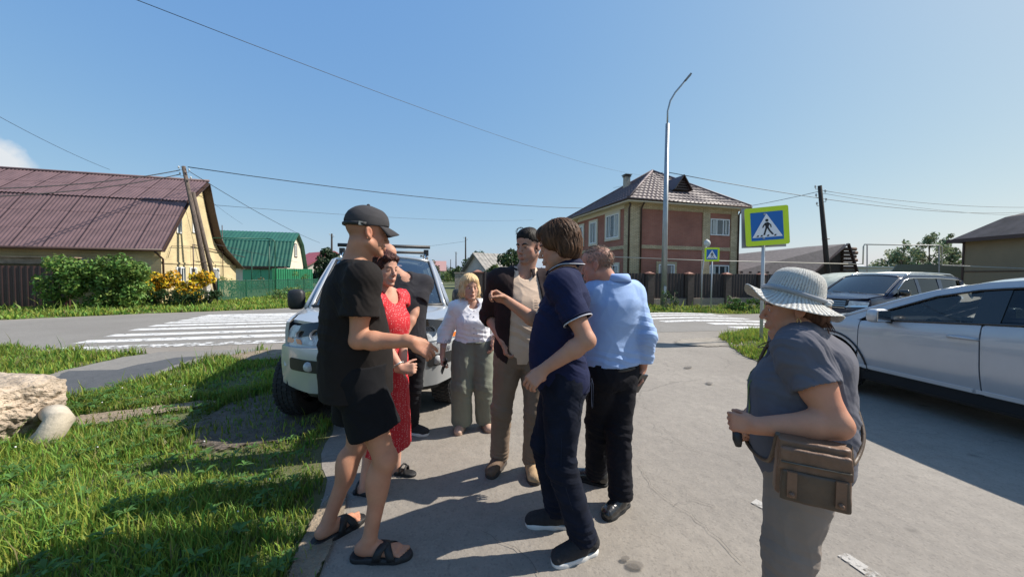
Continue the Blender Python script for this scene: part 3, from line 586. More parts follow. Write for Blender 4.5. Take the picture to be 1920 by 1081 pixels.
# antenna pole on gable
# ---- brown profiled sheet fence at far left
BROWN = mat('brown_sheet', (0.055, 0.026, 0.022), 0.4, var=.15, vscale=1.5); 
def profile_panel(wd, h, pitch=0.2, dep=0.03):
    V = []; k = int(round(wd / pitch)); xs_ = []
    for i in range(k):
        x = i * pitch; xs_ += [(x, 0), (x + pitch * .42, 0), (x + pitch * .5, dep), (x + pitch * .92, dep)]
    xs_.append((wd, 0)); n = len(xs_); V = [(x, -y, 0) for x, y in xs_] + [(x, -y, h) for x, y in xs_]; F = [(i, i + 1, n + i + 1, n + i) for i in range(n - 1)]
    return np_mesh('fence_panel', V, F)
def panel_fence(label, p0, p1, npan, h, m, postm, z0=0.1, post=.08, name='fence', pitch=.2, posts=True):
    p0 = on_ground(Vector(p0)); p1 = on_ground(Vector(p1)); L = (p1 - p0).length; ang = math.atan2(p1.y - p0.y, p1.x - p0.x); root = empty(name, p0, ang); tag(root, label, 'fence'); me = profile_panel(L / npan - .01, h, pitch); me.materials.append(m)
    for i in range(npan): o = link_mesh('fence_panel', me, None, root); o.location = (i * L / npan, 0, z0 + (p1.z - p0.z) * i / npan); o.rotation_euler = (0, R(random.uniform(-.3, .3)), 0)
    if posts:
        pm = MB(); pm.box((0, .06, (h + z0) / 2), (post, post, h + z0)); pme = pm.mesh('post'); pme.materials.append(postm)
        for i in range(npan + 1): o = link_mesh('post', pme, None, root); o.location = (i * L / npan, 0, 0)
    rl = MB()
    for f in (.25, .8): rl.box((L / 2, .045, z0 + h * f), (L, .04, .05))
    rl.build('rail', postm, root); return root
pf = panel_fence('dark brown ribbed metal fence at the left below the house wall', on_ground(UV(-29.5, 20.6)), on_ground(UV(-13.9, 20.6)), 7, 1.70, BROWN, GUTTER)
lm = MB(); a_, b_ = UV(-29, 21.3, 2.02), UV(-14.0, 21.3, 2.02); lm.bar(a_, b_, .5, .26); lm.bar(a_ + Vector((0, 0, .16)), b_ + Vector((.15, 0, .16)), .62, .04)
tag(lm.build('porch_beam', mat('weathered_plank', (0.30, 0.22, 0.15), .9, var=.4, vscale=3, bump=.5, bscale=30)), 'weathered brown board canopy lying above the brown metal fence', 'canopy')
# ---- climbing green bush over the fence
def bush(name, base, pts, rad, n, size, tint, seed, label, cat, stems=6, group=None, shell=.45):
    root = empty(name, base); tag(root, label, cat, group); leaf_obj('foliage', pts, rad, n, size, tint, seed, root, shell=shell)
    sb = MB(); rnd = random.Random(seed)
    for i in range(stems):
        q = Vector(rnd.choice(pts)); sb.tube([(q.x * .7, q.y * .7, -.05), (q.x * .85, q.y * .8, q.z * .5), tuple(q)], [.03, .022, .01], 5)
    sb.build('stem', BARK, root); return root
bb0 = on_ground(at(186, 560, 15.5)); ax_ = E
def along(u, v, z): p = E * u + D * v; return (p.x, p.y, z)
rnd = random.Random(3); pts = [along(rnd.uniform(-1.7, 1.45), rnd.uniform(-.2, .5), rnd.uniform(.25, 1.55)) for _ in range(46)]; pts += [along(u, 0, 1.75 + .16 * math.sin(u * 3)) for u in np.linspace(-1.5, 1.2, 12)]
bush('climbing_bush', bb0, pts, [rnd.uniform(.28, .46) for _ in pts], 9000, .07, (0.115, 0.215, 0.045), 21, 'dense green climbing bush spilling over the brown fence in front of the yellow house', 'bush')
pts = [along(rnd.uniform(-.3, .5), rnd.uniform(0, .3), rnd.uniform(.3, 1.9)) for _ in range(12)]
bush('climbing_bush', on_ground(at(243, 560, 16.4)), pts, [rnd.uniform(.22, .34) for _ in pts], 1800, .07, (0.08, 0.16, 0.04), 22, 'darker upright bush at the right end of the climbing hedge', 'bush')
# ---- yellow flowering bush, hedge, low plants
def flower_bush(base, pts, rad, n, nf, seed, label, tint=(0.09, 0.15, 0.04), fcol=(0.72, 0.46, 0.03), fs=.07):
    root = bush('flowering_bush', base, pts, rad, n, .07, tint, seed, label, 'flowering bush'); V, F, c = leaf_cloud(pts, [r_ * 1.12 for r_ in rad], nf, fs, fcol, seed + 1, shell=.75); c = np.clip(c * 1.0, 0, .85); me = np_mesh('flowers', V, F); set_col(me, c); link_mesh('flowers', me, LEAF, root)
pts = [along(rnd.uniform(-1.3, 1.15), rnd.uniform(-.2, .3), rnd.uniform(.5, 1.5)) for _ in range(26)]
flower_bush(on_ground(at(338, 560, 17.7)), pts, [rnd.uniform(.2, .34) for _ in pts], 1800, 3400, 31, 'bush covered in bright yellow flowers beside the leaning pole')
pts = [along(rnd.uniform(-.4, .35), rnd.uniform(-.2, .2), rnd.uniform(.5, 1.5)) for _ in range(8)]
flower_bush(on_ground(at(268, 560, 16.7)), pts, [rnd.uniform(.16, .26) for _ in pts], 900, 420, 33, 'small bush with a few pale yellow flowers by the house corner')
pts = [along(u, rnd.uniform(-.1, .1), rnd.uniform(.1, .68)) for u in np.linspace(-2.0, 1.8, 34)]
bush('hedge', on_ground(at(322, 565, 16.9)), pts, [.2] * len(pts), 3600, .05, (0.035, 0.075, 0.025), 34, 'low dark green hedge behind the grass under the yellow flowers', 'hedge', 8)
# yellow gas marker in the grass
ym = MB(); ym.box((0, 0, .22), (.05, .05, .44)); ym.box((0, -.03, .36), (.22, .02, .16)); o = ym.build('gas_marker', mat('faded_yellow', (.55, .45, .04), .7)); o.location = on_ground(at(228, 574, 16.0)); tag(o, 'small faded yellow marker post standing in the verge grass', 'marker post')
# ---- leaning timber pole with strut and concrete stub
WOOD = mat('old_pole_wood', (0.12, 0.092, 0.075), .95, var=.5, vscale=5, stretch=(7, 7, .5), bump=.8, bscale=25); CONC = mat('concrete', (0.42, 0.40, 0.37), .9, var=.25, vscale=4, bump=.5, bscale=40)
PY = 19.6; WIRE = mat('wire', (.02, .02, .022), .6); PORC = mat('porcelain', (.55, .55, .52), .3)
pb = on_ground(at(397, 566, PY)); pt_ = at(344, 312, PY)
P = empty('utility_pole', pb); tag(P, 'leaning weathered timber pole with a strut beside the yellow house', 'utility pole'); rel = lambda v: Vector(v) - pb
m_ = MB(); m_.tube([rel(pb) + Vector((0, 0, -.2)), rel(pb).lerp(rel(pt_), .5) + Vector((.03, 0, 0)), rel(pt_)], [.135, .115, .085], 10); m_.build('pole', WOOD, P)
m_ = MB(); m_.tube([rel(on_ground(at(410, 566, PY + .9))), rel(at(362, 360, PY + .12))], [.11, .085], 9); m_.build('strut', WOOD, P)
m_ = MB(); m_.bar(rel(on_ground(at(391, 572, PY - .25))), rel(at(386, 512, PY - .22)), .22, .22); m_.build('concrete_stub', CONC, P)
m_ = MB()
for f in (.18, .30): q = rel(pb).lerp(rel(pt_), f); m_.tube([q + Vector((math.cos(a) * .2 - .03, math.sin(a) * .22 - .1, 0)) for a in np.linspace(0, 6.283, 13)], .014, 5)
m_.build('binding_wire', GUTTER, P)
m_ = MB()
for f, s in ((.975, -1), (.955, 1), (.93, -1), (.9, 1)):
    q = rel(pb).lerp(rel(pt_), f); m_.tube([q, q + Vector((s * .22, -.03, 0)), q + Vector((s * .26, -.03, .10))], .012, 5); m_.lathe([(.001, 0), (.035, .0), (.03, .04), (.04, .06), (.025, .1), (.001, .12)], c=q + Vector((s * .26, -.03, .08)), n=8)
m_.build('insulator', PORC, P)
def wire(a, b, sag, label, r=.012, group='overhead wires', n=18):
    a = Vector(a); b = Vector(b); pts = [a.lerp(b, i / n) - Vector((0, 0, sag * 4 * (i / n) * (1 - i / n))) for i in range(n + 1)]
    mb = MB(); mb.tube([p - a for p in pts], r, 5); o = mb.build('overhead_wire', WIRE); o.location = a; tag(o, label, 'wire', group); return o
wire(at(337, 319, PY), at(-120, 355, 13), .25, 'upper black cable from the leaning pole across the brown roof', .022)
wire(at(337, 327, PY), at(-120, 372, 13), .25, 'lower black cable from the leaning pole across the brown roof', .022)
wire(at(352, 313, PY), at(1243, 388, 46), .9, 'long black cable running from the leaning pole past the red house eaves', .022)
wire(at(356, 322, PY), at(600, 455, 46), .3, 'cable falling from the leaning pole to the green house', .016)
wire(at(215, -16, 11), at(1215, 330, 60), .9, 'long wire crossing the open sky from the top left', .011)
wire(at(-60, 186, 14), at(206, 318, 22), .15, 'short thin wire high at the left edge of the sky', .009)
wire(at(372, 382, 22), at(1000, 412, 70), .5, 'faint low wire behind the capped man', .012)
wire(at(362, 350, PY), at(455, 420, 40), .1, 'thin wire over the yellow gable', .008)
# ---- green-roofed house, green fences, pipe arch
GREEN_R = mat('green_tile_sheet', (0.026, 0.112, 0.075), .5, var=.15, vscale=1); CREAM = mat('cream_render', (.62, .57, .46), .9, var=.1, vscale=2); GREENF = mat('green_sheet', (0.018, 0.19, 0.085), .5, var=.15, vscale=2)
GC = on_ground(at(538, 520, 46)); G = empty('house', GC, R(16)); tag(G, 'house with a green metal gambrel roof and cream gable', 'house')
gw = 7.6; gp = [(0, -.2), (0, 3.0), (1.5, 5.4), (3.8, 6.7), (6.1, 5.4), (7.6, 3.0), (7.6, -.2)]; n = len(gp); GL = 18
mb = MB(); mb.add([(0, y, z) for y, z in gp] + [(-GL, y, z) for y, z in gp], [list(range(n)), list(range(2 * n - 1, n - 1, -1))] + [(i + n, (i + 1) % n + n, (i + 1) % n, i) for i in range(n)]); mb.build('wall', CREAM, G)
rb = MB(); gp2 = [(-.5, 2.35), (1.45, 5.55), (3.8, 6.9), (6.15, 5.55), (8.1, 2.35)]
for (y0, z0), (y1, z1) in zip(gp2[:-1], gp2[1:]): rb.add([(.5, y0, z0), (.5, y1, z1), (-GL, y1, z1), (-GL, y0, z0), (.5, y0, z0 - .12), (.5, y1, z1 - .12), (-GL, y1, z1 - .12), (-GL, y0, z0 - .12)], [(0, 1, 2, 3), (7, 6, 5, 4), (0, 4, 5, 1), (3, 2, 6, 7), (0, 3, 7, 4), (1, 5, 6, 2)])
grf = rb.build('roof', GREEN_R, G)
sheets('roof_sheet', (-GL, -.5, 2.4), (.5, -.5, 2.4), (.5, 1.45, 5.6), (-GL, 1.45, 5.6), 9, 2, .42, .05, GREEN_R, grf, seed=5)
sheets('roof_sheet', (-GL, 1.42, 5.6), (.5, 1.42, 5.6), (.5, 3.8, 6.95), (-GL, 3.8, 6.95), 9, 1, .42, .03, GREEN_R, grf, seed=6)
window(G, (.01, 3.9, 4.6), 1.0, 1.5, ('x', 1), DARKWOOD, 2); window(G, (.01, 1.8, 1.3), 1.1, 1.1, ('x', 1), None, 2); window(G, (.01, 5.3, 1.3), 1.1, 1.1, ('x', 1), None, 2); window(G, (-4, -.01, 1.5), 1.3, 1.2, ('y', -1), None, 2); window(G, (-9, -.01, 1.5), 1.3, 1.2, ('y', -1), None, 2)
panel_fence('solid green sheet fence in front of the green roofed house', on_ground(at(512, 550, 34)), on_ground(at(586, 550, 37)), 2, 1.9, GREENF, GREENF)
gt_ = empty('gate', on_ground(at(456, 550, 36)), R(16)); tag(gt_, 'bright green double gate under a dark canopy beside the yellow house', 'gate')
for i in range(2): q = MB(); q.box((i * 1.55 + .75, 0, 1.0), (1.5, .06, 1.8)); q.bar((i * 1.55 + .1, -.05, .2), (i * 1.55 + 1.4, -.05, 1.8), .03, .06); q.build('gate_leaf', mat('mint_paint', (.10, .42, .24), .6), gt_)
q = MB(); q.box((1.5, .2, 2.15), (4.2, 1.0, .18)); q.box((3.4, 0, 1.0), (.25, .25, 2.0)); q.build('gate_canopy', DARKWOOD, gt_)
sh = MB(); sh.box((0, 0, 1.0), (2.6, 2, 2.0)); sh.box((0, -.05, 2.06), (3.0, 2.4, .14)); o = sh.build('shed', mat('pale_boards', (.5, .47, .42), .9, var=.2)); o.location = on_ground(at(496, 550, 38)); o.rotation_euler = (0, 0, R(16)); tag(o, 'pale low outbuilding between the green gate and the green fence', 'shed')
# green mesh fence near
MESHG = bpy.data.materials.new('green_mesh'); MESHG.use_nodes = True; n_ = MESHG.node_tree; b_ = n_.nodes['Principled BSDF']; b_.inputs['Base Color'].default_value = (.010, .085, .05, 1); b_.inputs['Roughness'].default_value = .6
t_ = n_.nodes.new('ShaderNodeTexChecker'); t_.inputs['Scale'].default_value = 60; c_ = n_.nodes.new('ShaderNodeTexCoord'); n_.links.new(c_.outputs['Object'], t_.inputs[0]); mr_ = n_.nodes.new('ShaderNodeMapRange'); mr_.inputs[3].default_value = .25; mr_.inputs[4].default_value = .85; n_.links.new(t_.outputs['Fac'], mr_.inputs[0]); n_.links.new(mr_.outputs[0], b_.inputs['Alpha'])
f0, f1 = on_ground(at(409, 560, 19.6)), on_ground(at(596, 556, 31)); FN = empty('fence', f0, math.atan2(f1.y - f0.y, f1.x - f0.x)); tag(FN, 'low dark green mesh fence running back from the leaning pole', 'fence'); FL = (f1 - f0).length
for i in range(5):
    q = MB(); q.box((FL * (i + .5) / 5, 0, .58), (FL / 5 - .06, .008, 1.05)); q.build('mesh_panel', MESHG, FN)
for i in range(6): q = MB(); q.box((FL * i / 5, 0, .6), (.06, .06, 1.2)); q.build('post', mat('green_post', (.008, .08, .045), .5), FN)
q = MB(); q.tube([(0, 0, 1.12), (FL, 0, 1.12)], .022, 6); q.tube([(0, 0, .08), (FL, 0, .08)], .016, 6); q.build('rail', MATS['green_post'], FN)
GP = empty('gas_pipe', on_ground(at(504, 560, 24.5))); tag(GP, 'dark green gas pipe arch on tall posts beside the yellow house', 'gas pipe'); g0 = GP.location.copy()
q = MB(); q.tube([at(398, 446, 22) - g0, at(500, 447, 24.5) - g0], .035, 6); q.tube([at(500, 447, 24.5) - g0, at(512, 449, 24.5) - g0, at(516, 454, 24.6) - g0, on_ground(at(516, 550, 24.6)) - g0], .035, 6); q.build('pipe', mat('green_paint', (.012, .075, .045), .5), GP)
for px_, Y_ in ((505, 24.5), (472, 30)): q = MB(); q.tube([on_ground(at(px_, 560, Y_)) - g0, at(px_, 450 if px_ > 490 else 472, Y_) - g0], .04, 6); q.build('post', MATS['green_paint'], GP)
q = MB(); q.tube([at(400, 457, 21) - g0, at(560, 492, 40) - g0], .012, 5); q.build('cable', WIRE, GP)
# low plants in front of the yellow gable and green fence
for i, (px_, Y_, hh, nn, tint, lab) in enumerate([(425, 23.5, 1.1, 500, (.09, .17, .04), 'leafy green plant against the yellow gable wall'), (452, 24.5, .8, 350, (.10, .19, .045), 'low bright green plant right of the yellow gable'), (485, 30, 1.0, 350, (.14, .13, .07), 'reddish garden plant behind the green mesh fence'), (567, 31, 1.5, 500, (.11, .2, .05), 'tall pale green weeds in front of the solid green fence'), (545, 24, .7, 420, (.13, .2, .06), 'weedy plants with pale heads at the end of the green verge'), (528, 22, .5, 300, (.11, .2, .05), 'tuft of tall weeds on the verge left of the white car mirror')]):
    r_ = random.Random(i + 50); pts = [(r_.uniform(-.5, .5), r_.uniform(-.3, .3), r_.uniform(.15, hh)) for _ in range(9)]; bush('garden_plant', on_ground(at(px_, 560, Y_)), pts, [.26] * 9, nn, .06, tint, 60 + i, lab, 'plant', 4)
# ---- pink-roofed house
PINK = mat('faded_red_roof', (.36, .085, .10), .6, var=.15, vscale=1); GREYW = mat('grey_render', (.5, .46, .42), .9, var=.15, vscale=1)
def gable_house(label, base, rz, w_, l_, he, hr, wallm, roofm, wins=(), over=.5, cols=6, pitch=.5, chim=None, roof_rows=1):
    """ridge along local x (length l_), gables at x=0 and x=-l_; y from 0 to w_"""
    h = empty('house', base, rz); tag(h, label, 'house'); gp = [(0, -.3), (0, he), (w_ / 2, hr), (w_, he), (w_, -.3)]; n = 5; mb = MB(); mb.add([(0, y, z) for y, z in gp] + [(-l_, y, z) for y, z in gp], [list(range(n)), list(range(2 * n - 1, n - 1, -1))] + [(i + n, (i + 1) % n + n, (i + 1) % n, i) for i in range(n)]); mb.build('wall', wallm, h)
    k = over * (hr - he) / (w_ / 2); rb = MB()
    for s in (0, 1):
        ye, yr = (-over, w_ / 2) if s == 0 else (w_ + over, w_ / 2); rb.add([(over, ye, he - k + .06), (over, yr, hr + .06), (-l_ - over, yr, hr + .06), (-l_ - over, ye, he - k + .06), (over, ye, he - k - .06), (over, yr, hr - .06), (-l_ - over, yr, hr - .06), (-l_ - over, ye, he - k - .06)], [(0, 1, 2, 3), (7, 6, 5, 4), (0, 4, 5, 1), (3, 2, 6, 7), (0, 3, 7, 4), (1, 5, 6, 2)])
    r_ = rb.build('roof', roofm, h)
    if cols: sheets('roof_sheet', (-l_ - over, -over, he - k + .09), (over, -over, he - k + .09), (over, w_ / 2, hr + .09), (-l_ - over, w_ / 2, hr + .09), cols, roof_rows, pitch, .03, roofm, r_)
    if chim: q = MB(); q.box(chim, (.5, .5, 1.2)); q.box((chim[0], chim[1], chim[2] + .65), (.65, .65, .12)); q.build('chimney', mat('chimney_brick', (.32, .26, .2), .9), r_)
    for wd in wins: window(h, *wd)
    return h
gable_house('distant house with a pink red roof left of the white car', on_ground(at(577, 515, 58)), R(-40), 8, 9, 2.9, 5.2, GREYW, PINK, [((.01, 4, 1.6), 1.3, 1.2, ('x', 1), None, 2)], cols=5)
gable_house('far house with a pale pink roof at the end of the street', on_ground(at(834, 520, 120)), R(10), 9, 14, 3.0, 6.0, GREYW, mat('pale_pink_roof', (.42, .24, .22), .7), [], cols=0)
gable_house('shed with a weathered grey slate roof among trees behind the blond woman', on_ground(at(1000, 520, 44)), R(35), 6, 6, 1.9, 4.0, GREYW, mat('grey_slate', (.30, .28, .25), .9, var=.3, vscale=2), [], cols=5)
q = MB(); q.box((0, 0, .9), (6, .1, 1.8)); q.box((0, -.05, 1.75), (6.2, .12, .12)); o = q.build('fence', mat('grey_boards', (.33, .28, .24), .9, var=.3)); o.location = on_ground(at(905, 520, 40)); o.rotation_euler = (0, 0, R(20)); tag(o, 'grey board fence below the slate shed', 'fence')
# ================================================================== RED BRICK HOUSE
RBRICK = brick_mat('red_brick', (0.37, 0.135, 0.092), (0.31, 0.11, 0.075), (0.34, 0.21, 0.16)); QBRICK = brick_mat('pale_brick', (0.66, 0.52, 0.32), (0.50, 0.38, 0.22), (0.14, 0.115, 0.09), bump=.6)
TILE = mat('plum_tile', (0.12, 0.082, 0.085), .6, var=.15, vscale=1.5); SOFFIT = mat('soffit', (.62, .55, .43), .7)
BH = empty('house', on_ground(UV(12.9, 19.5)), R(16)); tag(BH, 'two storey red brick house with pale brick corner piers and a hipped plum tile roof', 'house')
BW, BD, BZ = 7.9, 7.6, 6.0
mb = MB(); mb.box((BW / 2, BD / 2, BZ / 2 - .2), (BW, BD, BZ + .4)); mb.build('wall', RBRICK, BH)
def part_box(nm, c, s, m, par): q = MB(); q.box(c, s); return q.build(nm, m, par)
for (x, y, sx, sy) in ((.27, -.015, .66, .11), (-.015, .30, .11, .60), (5.45, -.015, .55, .11), (7.66, -.015, .55, .11), (-.015, 7.3, .11, .6)): part_box('corner_pier', (x, y, BZ / 2), (sx, sy, BZ), QBRICK, BH)
part_box('brick_band', (2.89, -.012, 3.32), (4.56, .08, .22), QBRICK, BH); part_box('brick_band', (6.55, -.012, 3.32), (1.64, .08, .22), QBRICK, BH); part_box('brick_band', (-.012, 3.8, 3.32), (.08, 6.38, .22), QBRICK, BH)
part_box('brick_band', (2.89, -.012, 5.80), (4.56, .08, .42), QBRICK, BH); part_box('brick_band', (6.55, -.012, 5.80), (1.64, .08, .42), QBRICK, BH); part_box('brick_band', (-.012, 3.8, 5.84), (.08, 6.38, .34), SOFFIT, BH)
window(BH, (6.52, -.012, 4.72), 1.5, 1.05, ('y', -1), None, 3); window(BH, (2.55, -.01, 1.55), 1.15, 1.5, ('y', -1), QBRICK, 2); window(BH, (6.55, -.012, 1.55), 1.55, 1.5, ('y', -1), None, 2)
window(BH, (-.012, 2.0, 4.75), 1.5, 1.5, ('x', -1), SOFFIT, 3); window(BH, (-.012, 4.55, 4.6), .95, 1.5, ('x', -1), SOFFIT, 2); window(BH, (-.012, 6.6, 4.6), .95, 1.4, ('x', -1), SOFFIT, 2)
window(BH, (-.012, 1.9, 1.5), 1.3, 1.5, ('x', -1), SOFFIT, 2); window(BH, (-.012, 4.6, 1.5), 1.1, 1.5, ('x', -1), SOFFIT, 2)
ov = .55; apex = Vector((BW / 2 + .25, BD / 2, 9.05)); ez = BZ + .02; cs = [(-ov, -ov, ez), (BW + ov, -ov, ez), (BW + ov, BD + ov, ez), (-ov, BD + ov, ez)]
mb = MB(); mb.box((BW / 2, BD / 2, BZ - .06), (BW + 2 * ov, BD + 2 * ov, .10)); mb.build('soffit', SOFFIT, BH)
roofb = MB(); roofb.add(cs + [apex], [(0, 1, 4), (1, 2, 4), (2, 3, 4), (3, 0, 4), (3, 2, 1, 0)]); rfB = roofb.build('roof', TILE, BH)
# tile courses as wavy stepped strips, cut to the triangle of each slope
def hip_tiles(a, b, ap, rows, pitch, amp, m, parent):
    a, b, ap = Vector(a), Vector(b), Vector(ap); nrm = (b - a).cross(ap - a).normalized()
    if nrm.z < 0: nrm = -nrm
    for r in range(rows):
        f0, f1 = r / rows, min(1, (r + 1.12) / rows); A0, B0, A1, B1 = a.lerp(ap, f0), b.lerp(ap, f0), a.lerp(ap, f1), b.lerp(ap, f1); L = (b - a).length; dirx = (b - a).normalized(); V = []; F = []
        n = max(3, int((B0 - A0).length / pitch * 4))
        for i in range(n + 1):
            s = i / n; p0 = A0.lerp(B0, s); p1 = A1.lerp(B1, s); x = (p0 - a).dot(dirx); x1 = (p1 - a).dot(dirx)
            V.append(p0 + nrm * (.055 + amp * math.sin(6.283 * x / pitch))); V.append(p0 + nrm * .02); V.append(p1 + nrm * (.02 + amp * math.sin(6.283 * x1 / pitch)))
        for i in range(n): F.append((3 * i, 3 * i + 3, 3 * i + 5, 3 * i + 2)); F.append((3 * i + 1, 3 * i + 4, 3 * i + 3, 3 * i))
        link_mesh('tile_course', np_mesh('tile_course', [tuple(v) for v in V], F, True), m, parent)
hip_tiles(cs[0], cs[1], apex, 12, .30, .028, TILE, rfB); hip_tiles(cs[3], cs[0], apex, 12, .30, .028, TILE, rfB)
rc = MB()
for c_ in cs: rc.tube([Vector(c_) + Vector((0, 0, .06)), apex + Vector((0, 0, .07))], .085, 8)
rc.build('ridge_cap', TILE, rfB)
gt = MB(); gt.tube([cs[3], cs[0], cs[1], cs[2]], .075, 8)
for x, y in ((.62, -.14), (7.95, -.12), (-.12, .02)):
    gt.tube([(x, -ov if y < -.1 else y, ez), (x, y - .15, ez - .25), (x, y, ez - .45), (x, y, .1)], .05, 8)
gt.build('gutter', GUTTER, BH)
q = MB(); q.box((2.45, 4.3, 8.1), (.36, .36, 1.1)); q.build('chimney', mat('pale_chimney', (.42, .37, .30), .9, var=.2), rfB); q = MB(); q.box((2.45, 4.3, 8.69), (.46, .46, .07)); q.box((2.45, 4.3, 8.80), (.54, .54, .04)); q.build('chimney_cap', GUTTER, rfB)
# triangular dormer vent
dx, dw, dz0, dz1 = 4.15, .68, 7.05, 8.0; yf = .55
dm = MB(); dm.add([(dx - dw, yf, dz0), (dx + dw, yf, dz0), (dx, yf, dz1), (dx, 3.0, dz1), (dx - dw, 1.3, dz0), (dx + dw, 1.3, dz0)], [(0, 2, 3, 4), (2, 1, 5, 3)]); dm.build('dormer_roof', TILE, rfB)
dm = MB(); dm.add([(dx - dw + .12, yf + .22, dz0), (dx + dw - .12, yf + .22, dz0), (dx, yf + .22, dz1 - .1)], [(0, 1, 2)]); dm.build('dormer_front', DARKWOOD, rfB)
dm = MB(); dm.bar((dx - dw, yf, dz0), (dx, yf, dz1), .06, .14, up=(0, 1, 0)); dm.bar((dx + dw, yf, dz0), (dx, yf, dz1), .06, .14, up=(0, 1, 0))
for k in range(4): z = dz0 + .08 + k * .16; hw = (dw - .1) * (1 - (z - dz0) / (dz1 - dz0)); dm.bar((dx - hw, yf + .1, z), (dx + hw, yf + .1, z), .05, .07)
dm.build('dormer_louvre', GUTTER, rfB)
# fence: brick posts, sheet panels on a brick plinth
CH = mat('dark_panel', (0.038, 0.027, 0.026), .5, var=.2, vscale=2); 
fa = on_ground(UV(3.2, 16.9)); FB = empty('fence', fa, R(16)); tag(FB, 'dark brown sheet fence with brick posts in front of the red brick house', 'fence'); fl_ = 20.5
postx = [0, 3.05, 6.1, 9.15, 11.65, 14.2, 16.7, 19.2]
for a_, b_ in zip(postx[:-1], postx[1:]):
    me = profile_panel(b_ - a_ - .40, 1.34, .2, .022); o = link_mesh('fence_panel', me, CH, FB); o.location = (a_ + .20, 0.03, .36)
    part_box('plinth', ((a_ + b_) / 2, 0.02, .16), (b_ - a_ - .40, .24, .38), brick_mat('plinth_brick', (.36, .29, .23), (.30, .24, .19), (.2, .17, .14)), FB)
DKB = brick_mat('fence_post_brick', (.12, .085, .07), (.09, .062, .05), (.10, .085, .075))
for x in postx:
    q = MB(); q.box((x, 0, .8), (.38, .38, 1.7)); po = q.build('post', DKB, FB); q = MB(); q.box((x, 0, 1.67), (.46, .46, .05)); q.box((x, 0, 1.735), (.40, .40, .09), taper=.2); q.build('post_cap', mat('red_cap', (.30, .13, .09), .7), po)
# plants at the fence foot
for i, (px_, Y_, hh, nn, tint, lab) in enumerate([(1256, 17.0, .9, 260, (.05, .10, .035), 'dark leafy plant behind the street lamp foot'), (1390, 18.6, .55, 700, (.06, .14, .03), 'low leafy dock plants at the fence foot right of the small crossing sign'), (1408, 18.2, .75, 600, (.09, .19, .04), 'bright leafy garden plants beside the fence behind the straw hat'), (1372, 18.8, .8, 260, (.08, .16, .05), 'thin tall weed standing before the fence')]):
    r_ = random.Random(i + 80); wide = 1.0 if nn > 400 else .3; pts = [(r_.uniform(-wide, wide), r_.uniform(-.2, .2), r_.uniform(.08, hh)) for _ in range(10)]; bush('garden_plant', on_ground(at(px_, 560, Y_)), pts, [.12] * 10, nn // 2, .06, tint, 90 + i, lab, 'plant', 4)
# ================================================================== STREET LAMP, SIGNS, POLES
GALV = mat('galvanised', (.36, .38, .39), .45, metal=.6, var=.12, vscale=3); GALV2 = mat('grey_post', (.48, .49, .50), .5, metal=.3, var=.1, vscale=4)
lp = on_ground(at(1244, 571, 18.5)); LP = empty('street_lamp', lp); tag(LP, 'tall grey street lamp with a curved arm in front of the red brick house', 'street lamp')
top = at(1250, 232, 18.5).z - lp.z; k_ = 18.5 / 700
q = MB(); q.tube([(0, 0, -.1), (0, 0, top)], [.155, .085], 12); q.build('pole', GALV, LP); q = MB(); q.tube([(0, 0, top - .05), (0, 0, top + .6), (.12, 0, top + 1.1), (.35, 0, top + 1.5), (.62, 0, top + 1.82), (.85, 0, top + 2.1)], .042, 8); q.build('arm', GALV, LP)
q = MB(); q.bar((.82, 0, top + 2.06), (1.06, 0, top + 2.36), .26, .09, up=(-.6, 0, .8)); hd = q.build('lamp_head', mat('lamp_grey', (.22, .22, .22), .5), LP); q = MB(); q.bar((.90, 0, top + 2.09), (1.06, 0, top + 2.28), .18, .02, up=(-.6, 0, .8)); q.build('lens', mat('lens', (.6, .6, .55), .2), hd)
q = MB(); q.box((0, -.155, .9), (.12, .02, .4)); q.build('hatch', GALV2, LP)
YEL = mat('fluoro_yellow', (.62, .80, .02), .5); BLUE = mat('sign_blue', (.008, .13, .42), .4); SWH = mat('sign_white', (.80, .80, .80), .4); SBK = mat('sign_black', (.012, .012, .014), .5); SBACK = mat('sign_back', (.35, .36, .37), .5, metal=.4)
